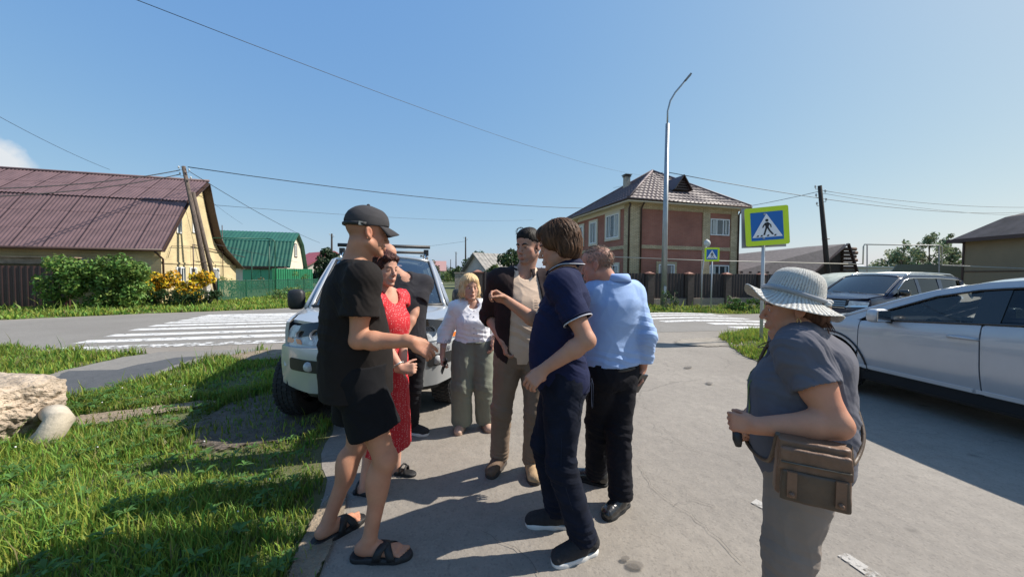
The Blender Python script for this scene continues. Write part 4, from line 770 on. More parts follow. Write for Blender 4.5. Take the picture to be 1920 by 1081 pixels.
def crossing_sign(root, c, s, rz, tilt=0.0, yellow=True, mirror=False):
    """square crossing sign: c centre, s side; board faces local -y after rz"""
    M = Matrix.Rotation(rz, 3, 'Z') @ Matrix.Rotation(tilt, 3, 'Y'); c = Vector(c)
    def rr(w_, h_, r, n=5):
        p = []
        for cx, cz, a0 in ((w_ / 2 - r, h_ / 2 - r, 0), (-w_ / 2 + r, h_ / 2 - r, 90), (-w_ / 2 + r, -h_ / 2 + r, 180), (w_ / 2 - r, -h_ / 2 + r, 270)):
            for i in range(n): a = R(a0 + 90 * i / (n - 1)); p.append((cx + r * math.cos(a), cz + r * math.sin(a)))
        return p
    def pl(nm, poly, y, m, par, th=.002): q = MB(); q.prism(poly, th, M=M, c=c + M @ Vector((0, y, 0))); return q.build(nm, m, par)
    board = pl('board', rr(s, s, .05 * s), 0, YEL if yellow else SBACK, root, .02)
    pl('back', rr(s * .99, s * .99, .05 * s), .021, SBACK, board, .006)
    b = s * .74 if yellow else s; pl('blue_field', rr(b, b, .01), -.004, BLUE, board)
    tri = lambda k: [(-.47 * k, -.39 * k), (.47 * k, -.39 * k), (0, .44 * k)]
    pl('white_triangle', tri(b), -.008, SWH, board)
    sx = -1 if mirror else 1; P_ = lambda pts: [(sx * x * b, z * b) for x, z in (pts if sx > 0 else pts[::-1])]
    f = MB(); yy = -.012
    def fig(poly): f.prism(P_(poly), .002, M=M, c=c + M @ Vector((0, yy, 0)))
    fig([(.0 + .05 * math.cos(a), .20 + .05 * math.sin(a)) for a in np.linspace(0, 6.0, 10)])     # head
    fig([(-.07, .11), (.03, .135), (.075, .09), (.045, -.06), (-.045, -.06)])                        # body
    fig([(.05, .12), (.13, .04), (.14, -.06), (.105, -.06), (.095, .02), (.03, .07)])                # rear arm
    fig([(-.06, .11), (-.125, .03), (-.155, -.05), (-.12, -.06), (-.085, .01), (-.03, .06)])         # front arm
    fig([(-.05, -.05), (.01, -.05), (-.03, -.17), (-.075, -.315), (-.13, -.315), (-.085, -.17)])     # front leg
    fig([(-.01, -.05), (.05, -.05), (.10, -.16), (.20, -.30), (.145, -.315), (.05, -.18)])           # rear leg
    f.build('pedestrian', SBK, board)
    for x in (-.30, -.18, .02, .24):
        f = MB(); f.prism(P_([(x - .05, -.365), (x + .02, -.365), (x + .04, -.31), (x - .01, -.31)]), .002, M=M, c=c + M @ Vector((0, yy, 0))); f.build('stripe', SBK, board)
    return board
sp = on_ground(at(1427, 640, 8.9)); S1 = empty('crossing_sign', sp); tag(S1, 'large yellow edged blue pedestrian crossing sign on a grey post, nearest the crosswalk', 'road sign')
sc_ = at(1435.5, 424, 8.9) - sp; q = MB(); q.tube([(0, 0, -.2), (sc_.x * .9, .06, sc_.z + .42)], .038, 12); q.build('post', GALV2, S1)
crossing_sign(S1, sc_ + Vector((0, -.045, 0)), .90, R(-16), R(-4)); 
b2 = sc_ + Vector((.02, .10, -.02)); q = MB(); q.prism([(-.47, -.47), (.47, -.47), (.47, .47), (-.47, .47)], .02, M=Matrix.Rotation(R(-14), 3, 'Z') @ Matrix.Rotation(R(-2), 3, 'Y'), c=b2); q.build('rear_board', SBACK, S1)
q = MB()
for dz in (-.28, .28): q.box((sc_.x * .93, .02, sc_.z + dz), (.16, .12, .04))
q.build('clamp', GALV, S1)
sp = on_ground(at(1333, 573, 18.6)); S2 = empty('crossing_sign', sp); tag(S2, 'small distant pedestrian crossing sign on a thin post before the brown fence', 'road sign'); sc_ = at(1334, 477, 18.6) - sp
q = MB(); q.tube([(0, 0, -.2), (0, 0, sc_.z + .3)], .035, 8); q.build('post', GALV2, S2); crossing_sign(S2, sc_ + Vector((0, -.05, 0)), .68, R(-12))
sp = on_ground(at(1315, 573, 18.9)); S3 = empty('round_sign', sp); tag(S3, 'grey back of a round traffic sign on a thin leaning post', 'road sign'); sc_ = at(1325, 456, 18.9) - sp
q = MB(); q.tube([(0, 0, -.2), (0, 0, 1.9), (sc_.x, 0, sc_.z + .2)], .028, 8); q.build('post', GALV2, S3); q = MB(); q.lathe([(.001, 0), (.17, 0), (.175, .012), (.17, .024), (.001, .024)], c=sc_ + Vector((0, -.04, 0)), M=Matrix.Rotation(R(90), 3, 'X'), n=24); q.build('disc', mat('pale_disc', (.55, .55, .52), .5), S3)
WOOD2 = mat('dark_pole_wood', (.045, .036, .030), .95, var=.4, vscale=5, stretch=(7, 7, .5), bump=.6, bscale=25)
def pole(label, px0, py0, px1, py1, Y, r=.12, m=WOOD2, arms=2, ins=True):
    b = on_ground(at(px0, py0, Y)); t = at(px1, py1, Y); o = empty('utility_pole', b); tag(o, label, 'utility pole'); t = t - b; q = MB(); q.tube([(0, 0, -.2), t * .5, t], [r * 1.2, r, r * .8], 10); q.build('pole', m, o)
    if ins:
        q = MB()
        for k in range(arms):
            z = t * (1 - .03 - .035 * k); s = 1 if k % 2 else -1; q.tube([z, z + Vector((s * .28, 0, 0)), z + Vector((s * .3, 0, .12))], .018, 5); q.lathe([(.001, 0), (.05, .0), (.04, .06), (.055, .09), (.03, .14), (.001, .16)], c=z + Vector((s * .3, 0, .10)), n=8)
        q.build('insulator', PORC, o)
    return o
rp_ = pole('dark leaning timber pole behind the straw hat and the dark car', 1558, 560, 1537, 348, 23.5, .14, arms=5)
q = MB(); q.tube([(at(1548, 448, 23.5) - rp_.location) + Vector((math.cos(a) * .19, math.sin(a) * .19, 0)) for a in np.linspace(0, 6.28, 12)], .02, 5); q.build('binding_wire', GUTTER, rp_)
pole('tall dark pole in the middle of the street behind the blond woman', 873, 520, 873, 444, 62, .13)
pole('second dark pole further down the street', 855, 520, 855, 472, 92, .13); pole('third small pole far down the street', 845, 519, 845, 486, 130, .13, ins=False); pole('smallest pole at the far end of the street', 838, 519, 838, 497, 170, .13, ins=False)
pole('grey timber pole over the dark tree left of the white car', 622, 520, 622, 438, 50, .14)
wire(at(1535, 359, 23.5), at(1240, 404, 40), .35, 'wire from the dark timber pole to the brick house', .016); wire(at(1541, 357, 23.5), at(1960, 388, 30), .35, 'upper wire from the dark timber pole to the right', .014); wire(at(1252, 323, 18.6), at(1980, 392, 45), 1.1, 'long wire from the street lamp to the right edge', .018)
wire(at(1243, 323, 18.6), at(1150, 352, 40), .1, 'short wire from the street lamp to the roof', .012); wire(at(873, 452, 62), at(640, 472, 75), .4, 'thin wire left of the tall dark pole', .016); wire(at(1541, 362, 23.5), at(1960, 403, 40), .45, 'lower wire from the dark timber pole to the right', .012)
# gas pipe on posts in front of the brick house and on to the right
PIPE = mat('cream_pipe', (.42, .39, .33), .5, var=.1, vscale=3); GP2 = empty('gas_pipe', on_ground(at(1315, 573, 19.2))); tag(GP2, 'pale gas pipe carried along the front of the brick house and up over the gateway', 'gas pipe'); g0 = GP2.location.copy()
pz = lambda px_, py_, Y_: at(px_, py_, Y_) - g0
q = MB(); q.tube([pz(1140, 481, 19.2), pz(1315, 488, 19.2), pz(1618, 495, 21.5)], .022, 8); q.tube([pz(1618, 495, 21.5), pz(1619, 462, 21.5), pz(1621, 458, 21.5), pz(1760, 460, 22.5), pz(1766, 462, 22.5), pz(1766, 497, 22.5), pz(1940, 504, 20)], .035, 8); q.build('pipe', PIPE, GP2)
for px_, pt2, Y_ in ((1626, 458, 21.5), (1761, 461, 22.5), (1315, 489, 19.2)): q = MB(); q.tube([on_ground(at(px_, 560, Y_)) - g0, pz(px_, pt2, Y_)], .035 if px_ > 1400 else .02, 6); q.build('post', mat('rusty_post', (.28, .25, .22), .8, var=.3), GP2)
# ================================================================== RIGHT BACKGROUND
LOGM = mat('brown_logs', (.11, .065, .045), .85, var=.35, vscale=4, bump=.4, bscale=20); SLATE = mat('dark_shingle', (.085, .072, .075), .8, var=.3, vscale=5, bump=.3, bscale=30); ORANGE = mat('orange_brick', (.34, .14, .06), .9, var=.2, vscale=3)
LB = empty('log_house', on_ground(at(1578, 560, 27)), R(4)); tag(LB, 'low brown timber building with a long dark shingle roof behind the woman in the hat', 'building')
q = MB(); gp = [(-6.5, -.3), (-6.5, 2.3), (0, 4.1), (1.3, 3.9), (1.3, -.3)]
lw = 9.6
q = MB(); q.box((-lw / 2 - .2, 2.5, .95), (lw, 4, 2.1)); q.build('wall', ORANGE, LB)
slab([(.35, -.9, 4.0), (-lw * .86, -.9, 2.35), (-lw * .86, 4.5, 2.55), (.35, 4.5, 4.6)], .12, 'roof', SLATE, LB) if False else None
q = MB(); q.add([(.3, .2, 4.15), (-3.2, -1.0, 1.95), (-lw, -1.0, 1.85), (-lw, 3.2, 3.1), (.3, 3.4, 4.2), (.3, .2, 4.0), (-3.2, -1.0, 1.8), (-lw, -1.0, 1.7)], [(0, 1, 2, 3), (0, 3, 4), (0, 5, 6, 1), (1, 6, 7, 2)]); q.build('roof', SLATE, LB)
q = MB(); q.add([(.3, .25, 4.0), (-3.2, .1, 1.9), (-3.2, .1, -.2), (.3, .25, -.2)], [(0, 1, 2, 3)]); q.build('gable', DARKWOOD, LB)
for i in range(7): q = MB(); q.tube([(.05, .12 + .0, 2.15 + i * .27), (1.0 + .1 * (i % 2), .05, 2.15 + i * .27)], .125, 8); q.build('log', LOGM, LB)
q = MB(); q.bar((.35, -.0, 4.15), (1.15, -.1, 1.75), .08, .2, up=(0, 1, 0)); q.bar((.3, -.02, 4.15), (-3.2, -1.02, 1.95), .06, .16, up=(0, 1, 0)); q.build('barge_board', GUTTER, LB)
q = MB(); q.box((.55, .35, .75), (1.0, .5, 2.0)); q.build('brick_pillar', brick_mat('tan_brick', (.36, .30, .22), (.30, .25, .18), (.2, .17, .13)), LB)
for i in range(9): q = MB(); q.box((-lw + .6 + i * .62, -1.03, 2.02), (.16, .05, .12)); q.build('snow_guard', GUTTER, LB)
gable_house('pale corrugated slate roof building right of the dark leaning pole', on_ground(at(1648, 560, 40)), R(30), 7, 6, 1.9, 4.4, mat('pale_wall', (.5, .48, .45), .9), mat('pale_slate', (.42, .43, .43), .8, var=.15, vscale=2), [], cols=7, pitch=.5, roof_rows=2)
q = MB(); q.box((0, 0, 1.3), (6, .2, 2.6)); q.box((0, -.02, 2.65), (6.2, .5, .10)); o = q.build('garden_wall', mat('white_panel', (.6, .6, .58), .7, var=.1)); o.location = on_ground(at(1625, 560, 33)); o.rotation_euler = (0, 0, R(8)); tag(o, 'pale low wall with a flat capping above the dark car bonnet', 'wall')
GARW = mat('tan_siding', (.25, .20, .125), .8, var=.08, vscale=1); GARR = mat('worn_felt_roof', (.105, .085, .08), .9, var=.35, vscale=1.6, bump=.3, bscale=20)
GB = empty('garage', on_ground(at(1802, 560, 24)), R(-93)); tag(GB, 'large tan clad garage with a dark worn hipped roof at the right edge', 'building')
q = MB(); q.box((6, 4, 2.0), (12, 8, 4.4)); q.build('wall', GARW, GB)
q = MB()
q.box((6, -.02, 2.15), (12, .03, .06)); q.box((.02, -.02, 2.0), (.10, .06, 4.4)); q.build('trim', GUTTER, GB)
q = MB(); q.add([(-.5, -.5, 4.12), (12.5, -.5, 4.12), (12.5, 8.5, 4.12), (-.5, 8.5, 4.12), (1.1, 1.1, 5.45), (11, 1.1, 5.45), (11, 7, 5.45), (1.1, 7, 5.45), (3.6, 3.2, 6.3), (9, 3.2, 6.3), (9, 5, 6.3), (3.6, 5, 6.3)], [(0, 1, 5, 4), (1, 2, 6, 5), (2, 3, 7, 6), (3, 0, 4, 7), (4, 5, 9, 8), (5, 6, 10, 9), (6, 7, 11, 10), (7, 4, 8, 11), (8, 9, 10, 11), (3, 2, 1, 0)]); gr = q.build('roof', GARR, GB)
q = MB(); q.box((6, -.52, 4.10), (13, .05, .22)); q.box((-.52, 4, 4.10), (.05, 9, .22)); q.build('fascia', GUTTER, gr)
q = MB(); q.box((0, 0, 1.35), (5.5, .12, 2.7)); q.prism([(-2.75, 2.7), (-4.6, -.2), (-2.75, -.2)], .12, c=(0, -.06, 0)); o = q.build('fence', mat('olive_sheet', (.15, .16, .12), .7)); o.location = on_ground(at(1762, 560, 27)); o.rotation_euler = (0, 0, R(-10)); tag(o, 'olive green sheet fence sloping down to the left of the tan garage', 'fence')
# pale arched polycarbonate roof behind the dark car
ar = MB(); n = 14; pts = [(x, .95 * math.sqrt(max(0, 1 - (x / 3.2) ** 2)) ** 1.3) for x in np.linspace(-3.2, 3.2, n)]
ar.add([(x, 0, 1.05 + z) for x, z in pts] + [(x, 3.5, 1.05 + z) for x, z in pts], [(i, i + 1, n + i + 1, n + i) for i in range(n - 1)] + [list(range(n))[::-1]], True); o = ar.build('greenhouse', mat('milky_sheet', (.46, .48, .40), .35, var=.25, vscale=3)); o.location = on_ground(at(1720, 560, 18)); o.rotation_euler = (0, 0, R(8)); tag(o, 'pale milky arched greenhouse roof showing over the dark car', 'greenhouse')
for i, (px_, py_, Y_, h_, cr_, tint, lab) in enumerate([(1668, 520, 60, 6.0, 2.8, (.21, .27, .14), 'pale leafy tree left in the clump beyond the pipe arch'), (1690, 520, 58, 7.4, 2.2, (.20, .26, .14), 'airy poplar second from left beyond the pipe arch'), (1712, 520, 62, 6.6, 2.2, (.19, .25, .135), 'airy poplar in the middle beyond the pipe arch'), (1744, 520, 58, 8.6, 2.5, (.19, .25, .135), 'tallest airy poplar just left of the right pipe post'), (1777, 520, 60, 9.0, 1.7, (.20, .26, .14), 'slim poplar standing between the pipe post and the tan garage'), (1660, 520, 48, 2.6, 2.2, (.19, .27, .07), 'bright green bushy willow under the poplars'), (1700, 520, 46, 2.5, 2.6, (.19, .27, .07), 'bright green rounded shrub beside the olive fence')]):
    tree('tree', on_ground(at(px_, py_, Y_)), h_, cr_, tint, 200 + i, lab, 'trees beyond the pipe arch', n=1700 if i < 5 else 3000, size=.19, narrow=.8 if i < 5 else 1, low=.18 if i < 5 else .05)
# middle background trees
for i, (px_, Y_, h_, cr_, tint, lab, nn) in enumerate([(895, 58, 5.0, 2.6, (.05, .095, .035), 'rounded green tree behind the blond woman and the tall pole', 2600), (962, 40, 4.2, 2.0, (.035, .07, .025), 'dark green tree left of the tall man head', 2600), (940, 46, 3.6, 2.0, (.05, .09, .03), 'dark bush above the slate shed', 1600), (612, 40, 4.2, 1.9, (.022, .05, .022), 'dark pine left of the capped man', 2400), (640, 42, 4.0, 1.4, (.022, .05, .022), 'second dark pine close to the capped man', 1600), (598, 44, 3.0, 1.3, (.03, .06, .025), 'low dark tree beside the pink roof', 900), (812, 110, 5.5, 2.4, (.04, .075, .035), 'small round tree at the far end of the street', 700), (850, 80, 2.6, 2.6, (.10, .16, .05), 'low pale bushes on the right of the far street', 900), (926, 38, 2.4, 1.4, (.10, .15, .05), 'climbing plant on the grey board fence', 900), (862, 70, 3.0, 1.8, (.055, .09, .035), 'leafy garden tree under the second pole', 900), (826, 130, 3.5, 4.0, (.07, .11, .04), 'row of low shrubs by the far pink roof', 700)]):
    tree('tree', on_ground(at(px_, 520, Y_)), h_, cr_, tint, 240 + i, lab, None, n=nn, size=.13 + .0012 * Y_, low=.08)
tl = leaf_obj('treeline', [(x, 330 + 40 * math.sin(x * .05), 2) for x in range(-700, 700, 9)], [4.5 + 2 * math.sin(x * .7) for x in range(-700, 700, 9)], 9000, 1.5, (.06, .09, .045), 77); tag(tl, 'far low line of trees on the horizon', 'treeline', kind='stuff')
# ================================================================== BROKEN SLAB AND CONCRETE PIPE on the left
def rough_block(name, size, m, seed, n=26, amp=.05, loc=(0, 0, 0), rz=0, under=0.25):
    bm = bmesh.new(); bmesh.ops.create_cube(bm, size=2); bmesh.ops.subdivide_edges(bm, edges=bm.edges[:], cuts=n, use_grid_fill=True); co = np.array([v.co[:] for v in bm.verts]); q = np.sign(co) * np.abs(co)
    r = (np.abs(co) ** 7).sum(1) ** (1 / 7); q = co / np.maximum(r, 1e-6)[:, None]; P = q * np.array(size) / 2
    d = fbm(P * 2.3 + seed, 3) * amp * 1.5 + np.abs(fbm(P * 9 + seed, 3)) * amp * 1.0 + fbm(P * 24, 2) * amp * .5
    nn = q / np.linalg.norm(q, axis=1)[:, None]; side = 1 - .75 * np.clip((q[:, 2] - .6) / .4, 0, 1); P = P + nn * (d * side)[:, None]; P[:, 0] *= 1 - under * np.clip(-q[:, 2], 0, 1); P[:, 1] += under * .9 * np.clip(.4 - q[:, 2], 0, 1.4) * (q[:, 1] < .2)*.5
    for v, p in zip(bm.verts, P): v.co = p
    for f in bm.faces: f.smooth = False
    me = bpy.data.meshes.new(name); bm.to_mesh(me); bm.free(); o = link_mesh(name, me, m); o.location = loc; o.rotation_euler = (0, 0, rz); return o
STONE = mat('broken_concrete', (.43, .345, .26), .95, var=.4, vscale=7, bump=1.0, bscale=26, bdist=.04)
rb_ = rough_block('broken_slab', (1.6, .75, .66), STONE, 3.0, loc=at(8, 752, 3.3) + Vector((-.64, .05, -.15)), rz=R(-6), amp=.06, n=44); tag(rb_, 'broken tan concrete slab with a crumbling edge lying in the grass', 'slab')
pc = MB(); a_, b_ = at(118, 765, 3.0), gnd(80, 850); a_ = Vector(at(112, 778, 3.15)); b_ = Vector(gnd(92, 835)) + Vector((-.02, -.05, -.02)); pc.tube([at(86, 772, 3.5), at(104, 776, 3.38), at(112, 786, 3.28), b_.lerp(Vector(at(112, 786, 3.28)), .5), b_ - Vector((.03, .06, .02))], [.06, .088, .095, .095, .095], 20); o = pc.build('concrete_pipe', mat('pipe_concrete', (.46, .40, .31), .85, var=.2, vscale=6, bump=.3, bscale=40)); tag(o, 'short concrete pipe leaning out of the grass against the broken slab', 'pipe')
# stones and litter at the asphalt edge
rnd = random.Random(12); pb_ = MB()
for i in range(420):
    t = rnd.random(); a = LEFT_EDGE[2]; y = rnd.uniform(1.4, 4.2); x = -1.05 - .18 * (y - 1.9) + rnd.gauss(0, .09); r = rnd.uniform(.003, .011); pb_.ball((x, y, r * .4), r, 2, (1, rnd.uniform(.7, 1.2), .7))
tag(pb_.build('gravel', mat('gravel_grey', (.32, .29, .26), .9, var=.4, vscale=20)), 'loose gravel crumbs along the asphalt edge', 'gravel', kind='stuff')
# ================================================================== CARS (local axes: x forward from the front axle, y left, z up)
def carpaint(name, col, metal=.35, rough=.32, coat=1.0):
    return mat(name, col, rough, metal=metal, coat=coat, var=.05, vscale=3, bump=.02, bscale=3)
TYRE = mat('tyre_rubber', (.022, .022, .023), .85, var=.4, vscale=10, bump=.6, bscale=60); BLACKP = mat('black_plastic', (.018, .018, .019), .5, bump=.15, bscale=150); BLACKG = mat('black_gloss', (.008, .008, .009), .12, coat=.6)
CHROME = mat('chrome', (.72, .73, .74), .14, metal=1); ALLOY = mat('alloy', (.45, .46, .47), .3, metal=.8); HEADL = mat('headlamp_glass', (.50, .52, .53), .22, metal=.0, coat=.5, var=.35, vscale=16); AMBER = mat('amber_lens', (.60, .16, .02), .2, coat=1); REDL = mat('red_lens', (.45, .02, .015), .2, coat=1)
HULL = mat('underbody', (.008, .008, .009), .9); SEAT = mat('seat_fabric', (.06, .06, .065), .9); SEATL = mat('seat_grey', (.16, .155, .15), .8)
GL_SIDE = glass_mat('side_glass', (.62, .68, .66)); GL_FRONT = glass_mat('front_glass', (.55, .66, .63), refl=2.6); GL_DARK = glass_mat('tinted_glass', (.05, .06, .065), refl=.75)
PLATE = mat('plate_white', (.75, .75, .74), .5)
def rpoly(poly, r, n=4):
    """round the corners of a 2-D polygon; r may be a list"""
    o = []; k = len(poly)
    for i in range(k):
        p = Vector(poly[i]).to_2d(); a = (Vector(poly[i - 1]).to_2d() - p); b = (Vector(poly[(i + 1) % k]).to_2d() - p); rr = r[i] if isinstance(r, (list, tuple)) else r
        rr = min(rr, a.length * .45, b.length * .45)
        if rr < 1e-4: o.append(tuple(p)); continue
        p0 = p + a.normalized() * rr; p1 = p + b.normalized() * rr
        for j in range(n + 1): t = j / n; q = p0 * (1 - t) ** 2 + p * 2 * t * (1 - t) + p1 * t * t; o.append((q.x, q.y))
    return o
def arc(cx, cz, r, a0, a1, n=14): return [(cx + r * math.cos(R(a0 + (a1 - a0) * i / n)), cz + r * math.sin(R(a0 + (a1 - a0) * i / n))) for i in range(n + 1)]
def panel(name, poly, fn, inward, m, parent, th=.025, step=.09, off=0.0):
    """a curved panel: 2-D outline, mapped by fn(a,b)->Vector, with a folded rim of depth th"""
    bm = bmesh.new(); vs = [bm.verts.new((a, b, 0)) for a, b in poly]; bm.faces.new(vs)
    A = [p[0] for p in poly]; B = [p[1] for p in poly]
    for lo, hi, no, ax in ((min(A), max(A), (1, 0, 0), 0), (min(B), max(B), (0, 1, 0), 1)):
        k = max(1, int((hi - lo) / step))
        for i in range(1, k):
            co = [0, 0, 0]; co[ax] = lo + (hi - lo) * i / k; bmesh.ops.bisect_plane(bm, geom=bm.verts[:] + bm.edges[:] + bm.faces[:], plane_co=co, plane_no=no)
    bmesh.ops.triangulate(bm, faces=[f for f in bm.faces if len(f.verts) > 4])
    inv = Vector(inward); pos = {v: fn(v.co.x, v.co.y) - inv * off for v in bm.verts}
    be = [(e.verts[0], e.verts[1]) for e in bm.edges if len(e.link_faces) == 1]
    new = {}
    for a, b in be:
        q = []
        for v in (a, b):
            if v not in new: new[v] = (bm.verts.new(pos[v]), bm.verts.new(pos[v] + inv * th))
            q.append(new[v])
        try: bm.faces.new((q[0][0], q[1][0], q[1][1], q[0][1]))
        except ValueError: pass
    for v, p in pos.items(): v.co = p
    bm.normal_update()
    for f in bm.faces: f.smooth = True
    # front faces look against the inward vector
    top = [f for f in bm.faces]; s = sum((f.normal.dot(inv) * f.calc_area() for f in top if abs(f.normal.dot(inv)) > .3), 0)
    if s > 0: bmesh.ops.reverse_faces(bm, faces=bm.faces[:])
    me = bpy.data.meshes.new(name); bm.to_mesh(me); bm.free(); return link_mesh(name, me, m, parent)
def wheel(parent, c, r, wd, steer=0.0, side=1, spokes=5, rimm=None, hubr=.66):
    """c centre; axle along y; side=+1 outer face towards +y"""
    M = Matrix.Rotation(steer, 3, 'Z') @ Matrix.Rotation(R(-90 * side), 3, 'X'); w_ = empty('wheel', c); w_.parent = parent; h = wd / 2
    t = MB(); t.lathe([(r * hubr, -h * .8), (r * .80, -h), (r * .93, -h * .96), (r * .985, -h * .80), (r, -h * .55), (r, h * .55), (r * .985, h * .80), (r * .93, h * .96), (r * .80, h), (r * hubr, h * .8), (r * hubr, -h * .8)], M=M, n=40)
    for i in range(44):   # tread blocks
        a = 6.283 * i / 44
        for s in (-.62, -.2, .22, .64): p = M @ Vector((r * math.cos(a + s * .12), r * math.sin(a + s * .12), h * s)); X = M @ Vector((math.cos(a), math.sin(a), 0)); Y = M @ Vector((-math.sin(a), math.cos(a), 0)); Z = M @ Vector((0, 0, 1)); t.box(p, (.016, r * .10, h * .32), M=Matrix((X, Y, Z)).transposed())
    t.build('tyre', TYRE, w_)
    q = MB(); rr = r * hubr; q.lathe([(rr, -h * .8), (rr * 1.02, h * .75), (rr * 1.0, h * .82), (rr * .93, h * .72), (rr * .90, h * .1), (rr * .5, -h * .2)], M=M, n=36)
    for i in range(spokes):
        a = 6.283 * i / spokes; 
        for da in (-.13, .13): d0 = M @ Vector((math.cos(a + da * 1.6) * rr * .16, math.sin(a + da * 1.6) * rr * .16, h * .55)); d1 = M @ Vector((math.cos(a + da) * rr * .93, math.sin(a + da) * rr * .93, h * .62)); q.bar(d0, d1, rr * .13, .03, up=M @ Vector((0, 0, 1)))
    q.lathe([(.001, h * .66), (rr * .2, h * .64), (rr * .24, h * .45)], M=M, n=16); q.build('rim', rimm or ALLOY, w_)
    q = MB(); q.lathe([(.001, -h * .1), (rr * .8, -h * .1)], M=M, n=24); q.build('brake_disc', HULL, w_); return w_
def mirror(parent, c, sz, side, capm, fwd=1):
    q = MB(); q.ball((0, 0, 0), 1, 8, (sz[0] / 2, sz[1] / 2, sz[2] / 2)); me = q.mesh('mirror')
    for v in me.vertices:
        x, y, z = v.co; k = 1.0; v.co = (math.copysign(abs(x / (sz[0] / 2)) ** .6, x) * sz[0] / 2, math.copysign(abs(y / (sz[1] / 2)) ** .55, y) * sz[1] / 2, math.copysign(abs(z / (sz[2] / 2)) ** .55, z) * sz[2] / 2)
    o = link_mesh('mirror', me, capm, parent); o.location = c
    g_ = MB(); g_.box((-sz[0] / 2 - .003, 0, 0), (.006, sz[1] * .8, sz[2] * .75)); g_.build('mirror_glass', CHROME, o)
    a_ = MB(); a_.bar((0, -side * sz[1] * .4, -sz[2] * .25), (-.02, -side * sz[1] * .85, -sz[2] * .5), .07, .05); a_.build('mirror_arm', BLACKP, o); return o
def seat(parent, c, m):
    s = MB()
    s.box((c[0], c[1], c[2]), (.5, .5, .16)); s.bar((c[0] - .22, c[1], c[2] + .02), (c[0] - .40, c[1], c[2] + .62), .48, .12, up=(1, 0, 0)); s.tube([(c[0] - .41, c[1] - .12, c[2] + .76), (c[0] - .41, c[1] + .12, c[2] + .76)], .085, 10); s.build('seat', m, parent)
def interior(parent, xs_, yw, zf, m, dash_x, wheel_y):
    f = MB(); f.box((dash_x - 1.4, 0, zf - .1), (3.4, yw * 1.9, .06)); f.build('cabin_floor', HULL, parent)
    for x in xs_:
        for y in (-yw * .5, yw * .5): seat(parent, (x, y, zf + .28), m)
    d = MB(); d.box((dash_x, 0, zf + .38), (.55, yw * 1.8, .34)); d.build('dashboard', BLACKP, parent)
    M = Matrix.Rotation(R(-65), 3, 'Y'); q = MB(); cc = Vector((dash_x - .42, wheel_y, zf + .48)); q.tube([cc + M @ Vector((math.cos(a) * .19, math.sin(a) * .19, 0)) for a in np.linspace(0, 6.283, 21)], .016, 6); q.bar(cc + M @ Vector((0, -.18, 0)), cc + M @ Vector((0, .18, 0)), .05, .02); q.ball(cc, .055, 5); q.build('steering_wheel', BLACKP, parent)
def lettering(parent, name, txt, size, M4, m, extrude=.002):
    cu = bpy.data.curves.new(name, 'FONT'); cu.body = txt; cu.size = size; cu.extrude = extrude; cu.align_x = 'CENTER'; cu.align_y = 'CENTER'; o = bpy.data.objects.new(name, cu); C.objects.link(o); cu.materials.append(m); o.parent = parent; o.matrix_local = M4; return o
def interp(pts):
    xs_ = [p[0] for p in pts]; zs_ = [p[1] for p in pts]; return lambda x: float(np.interp(x, xs_, zs_))
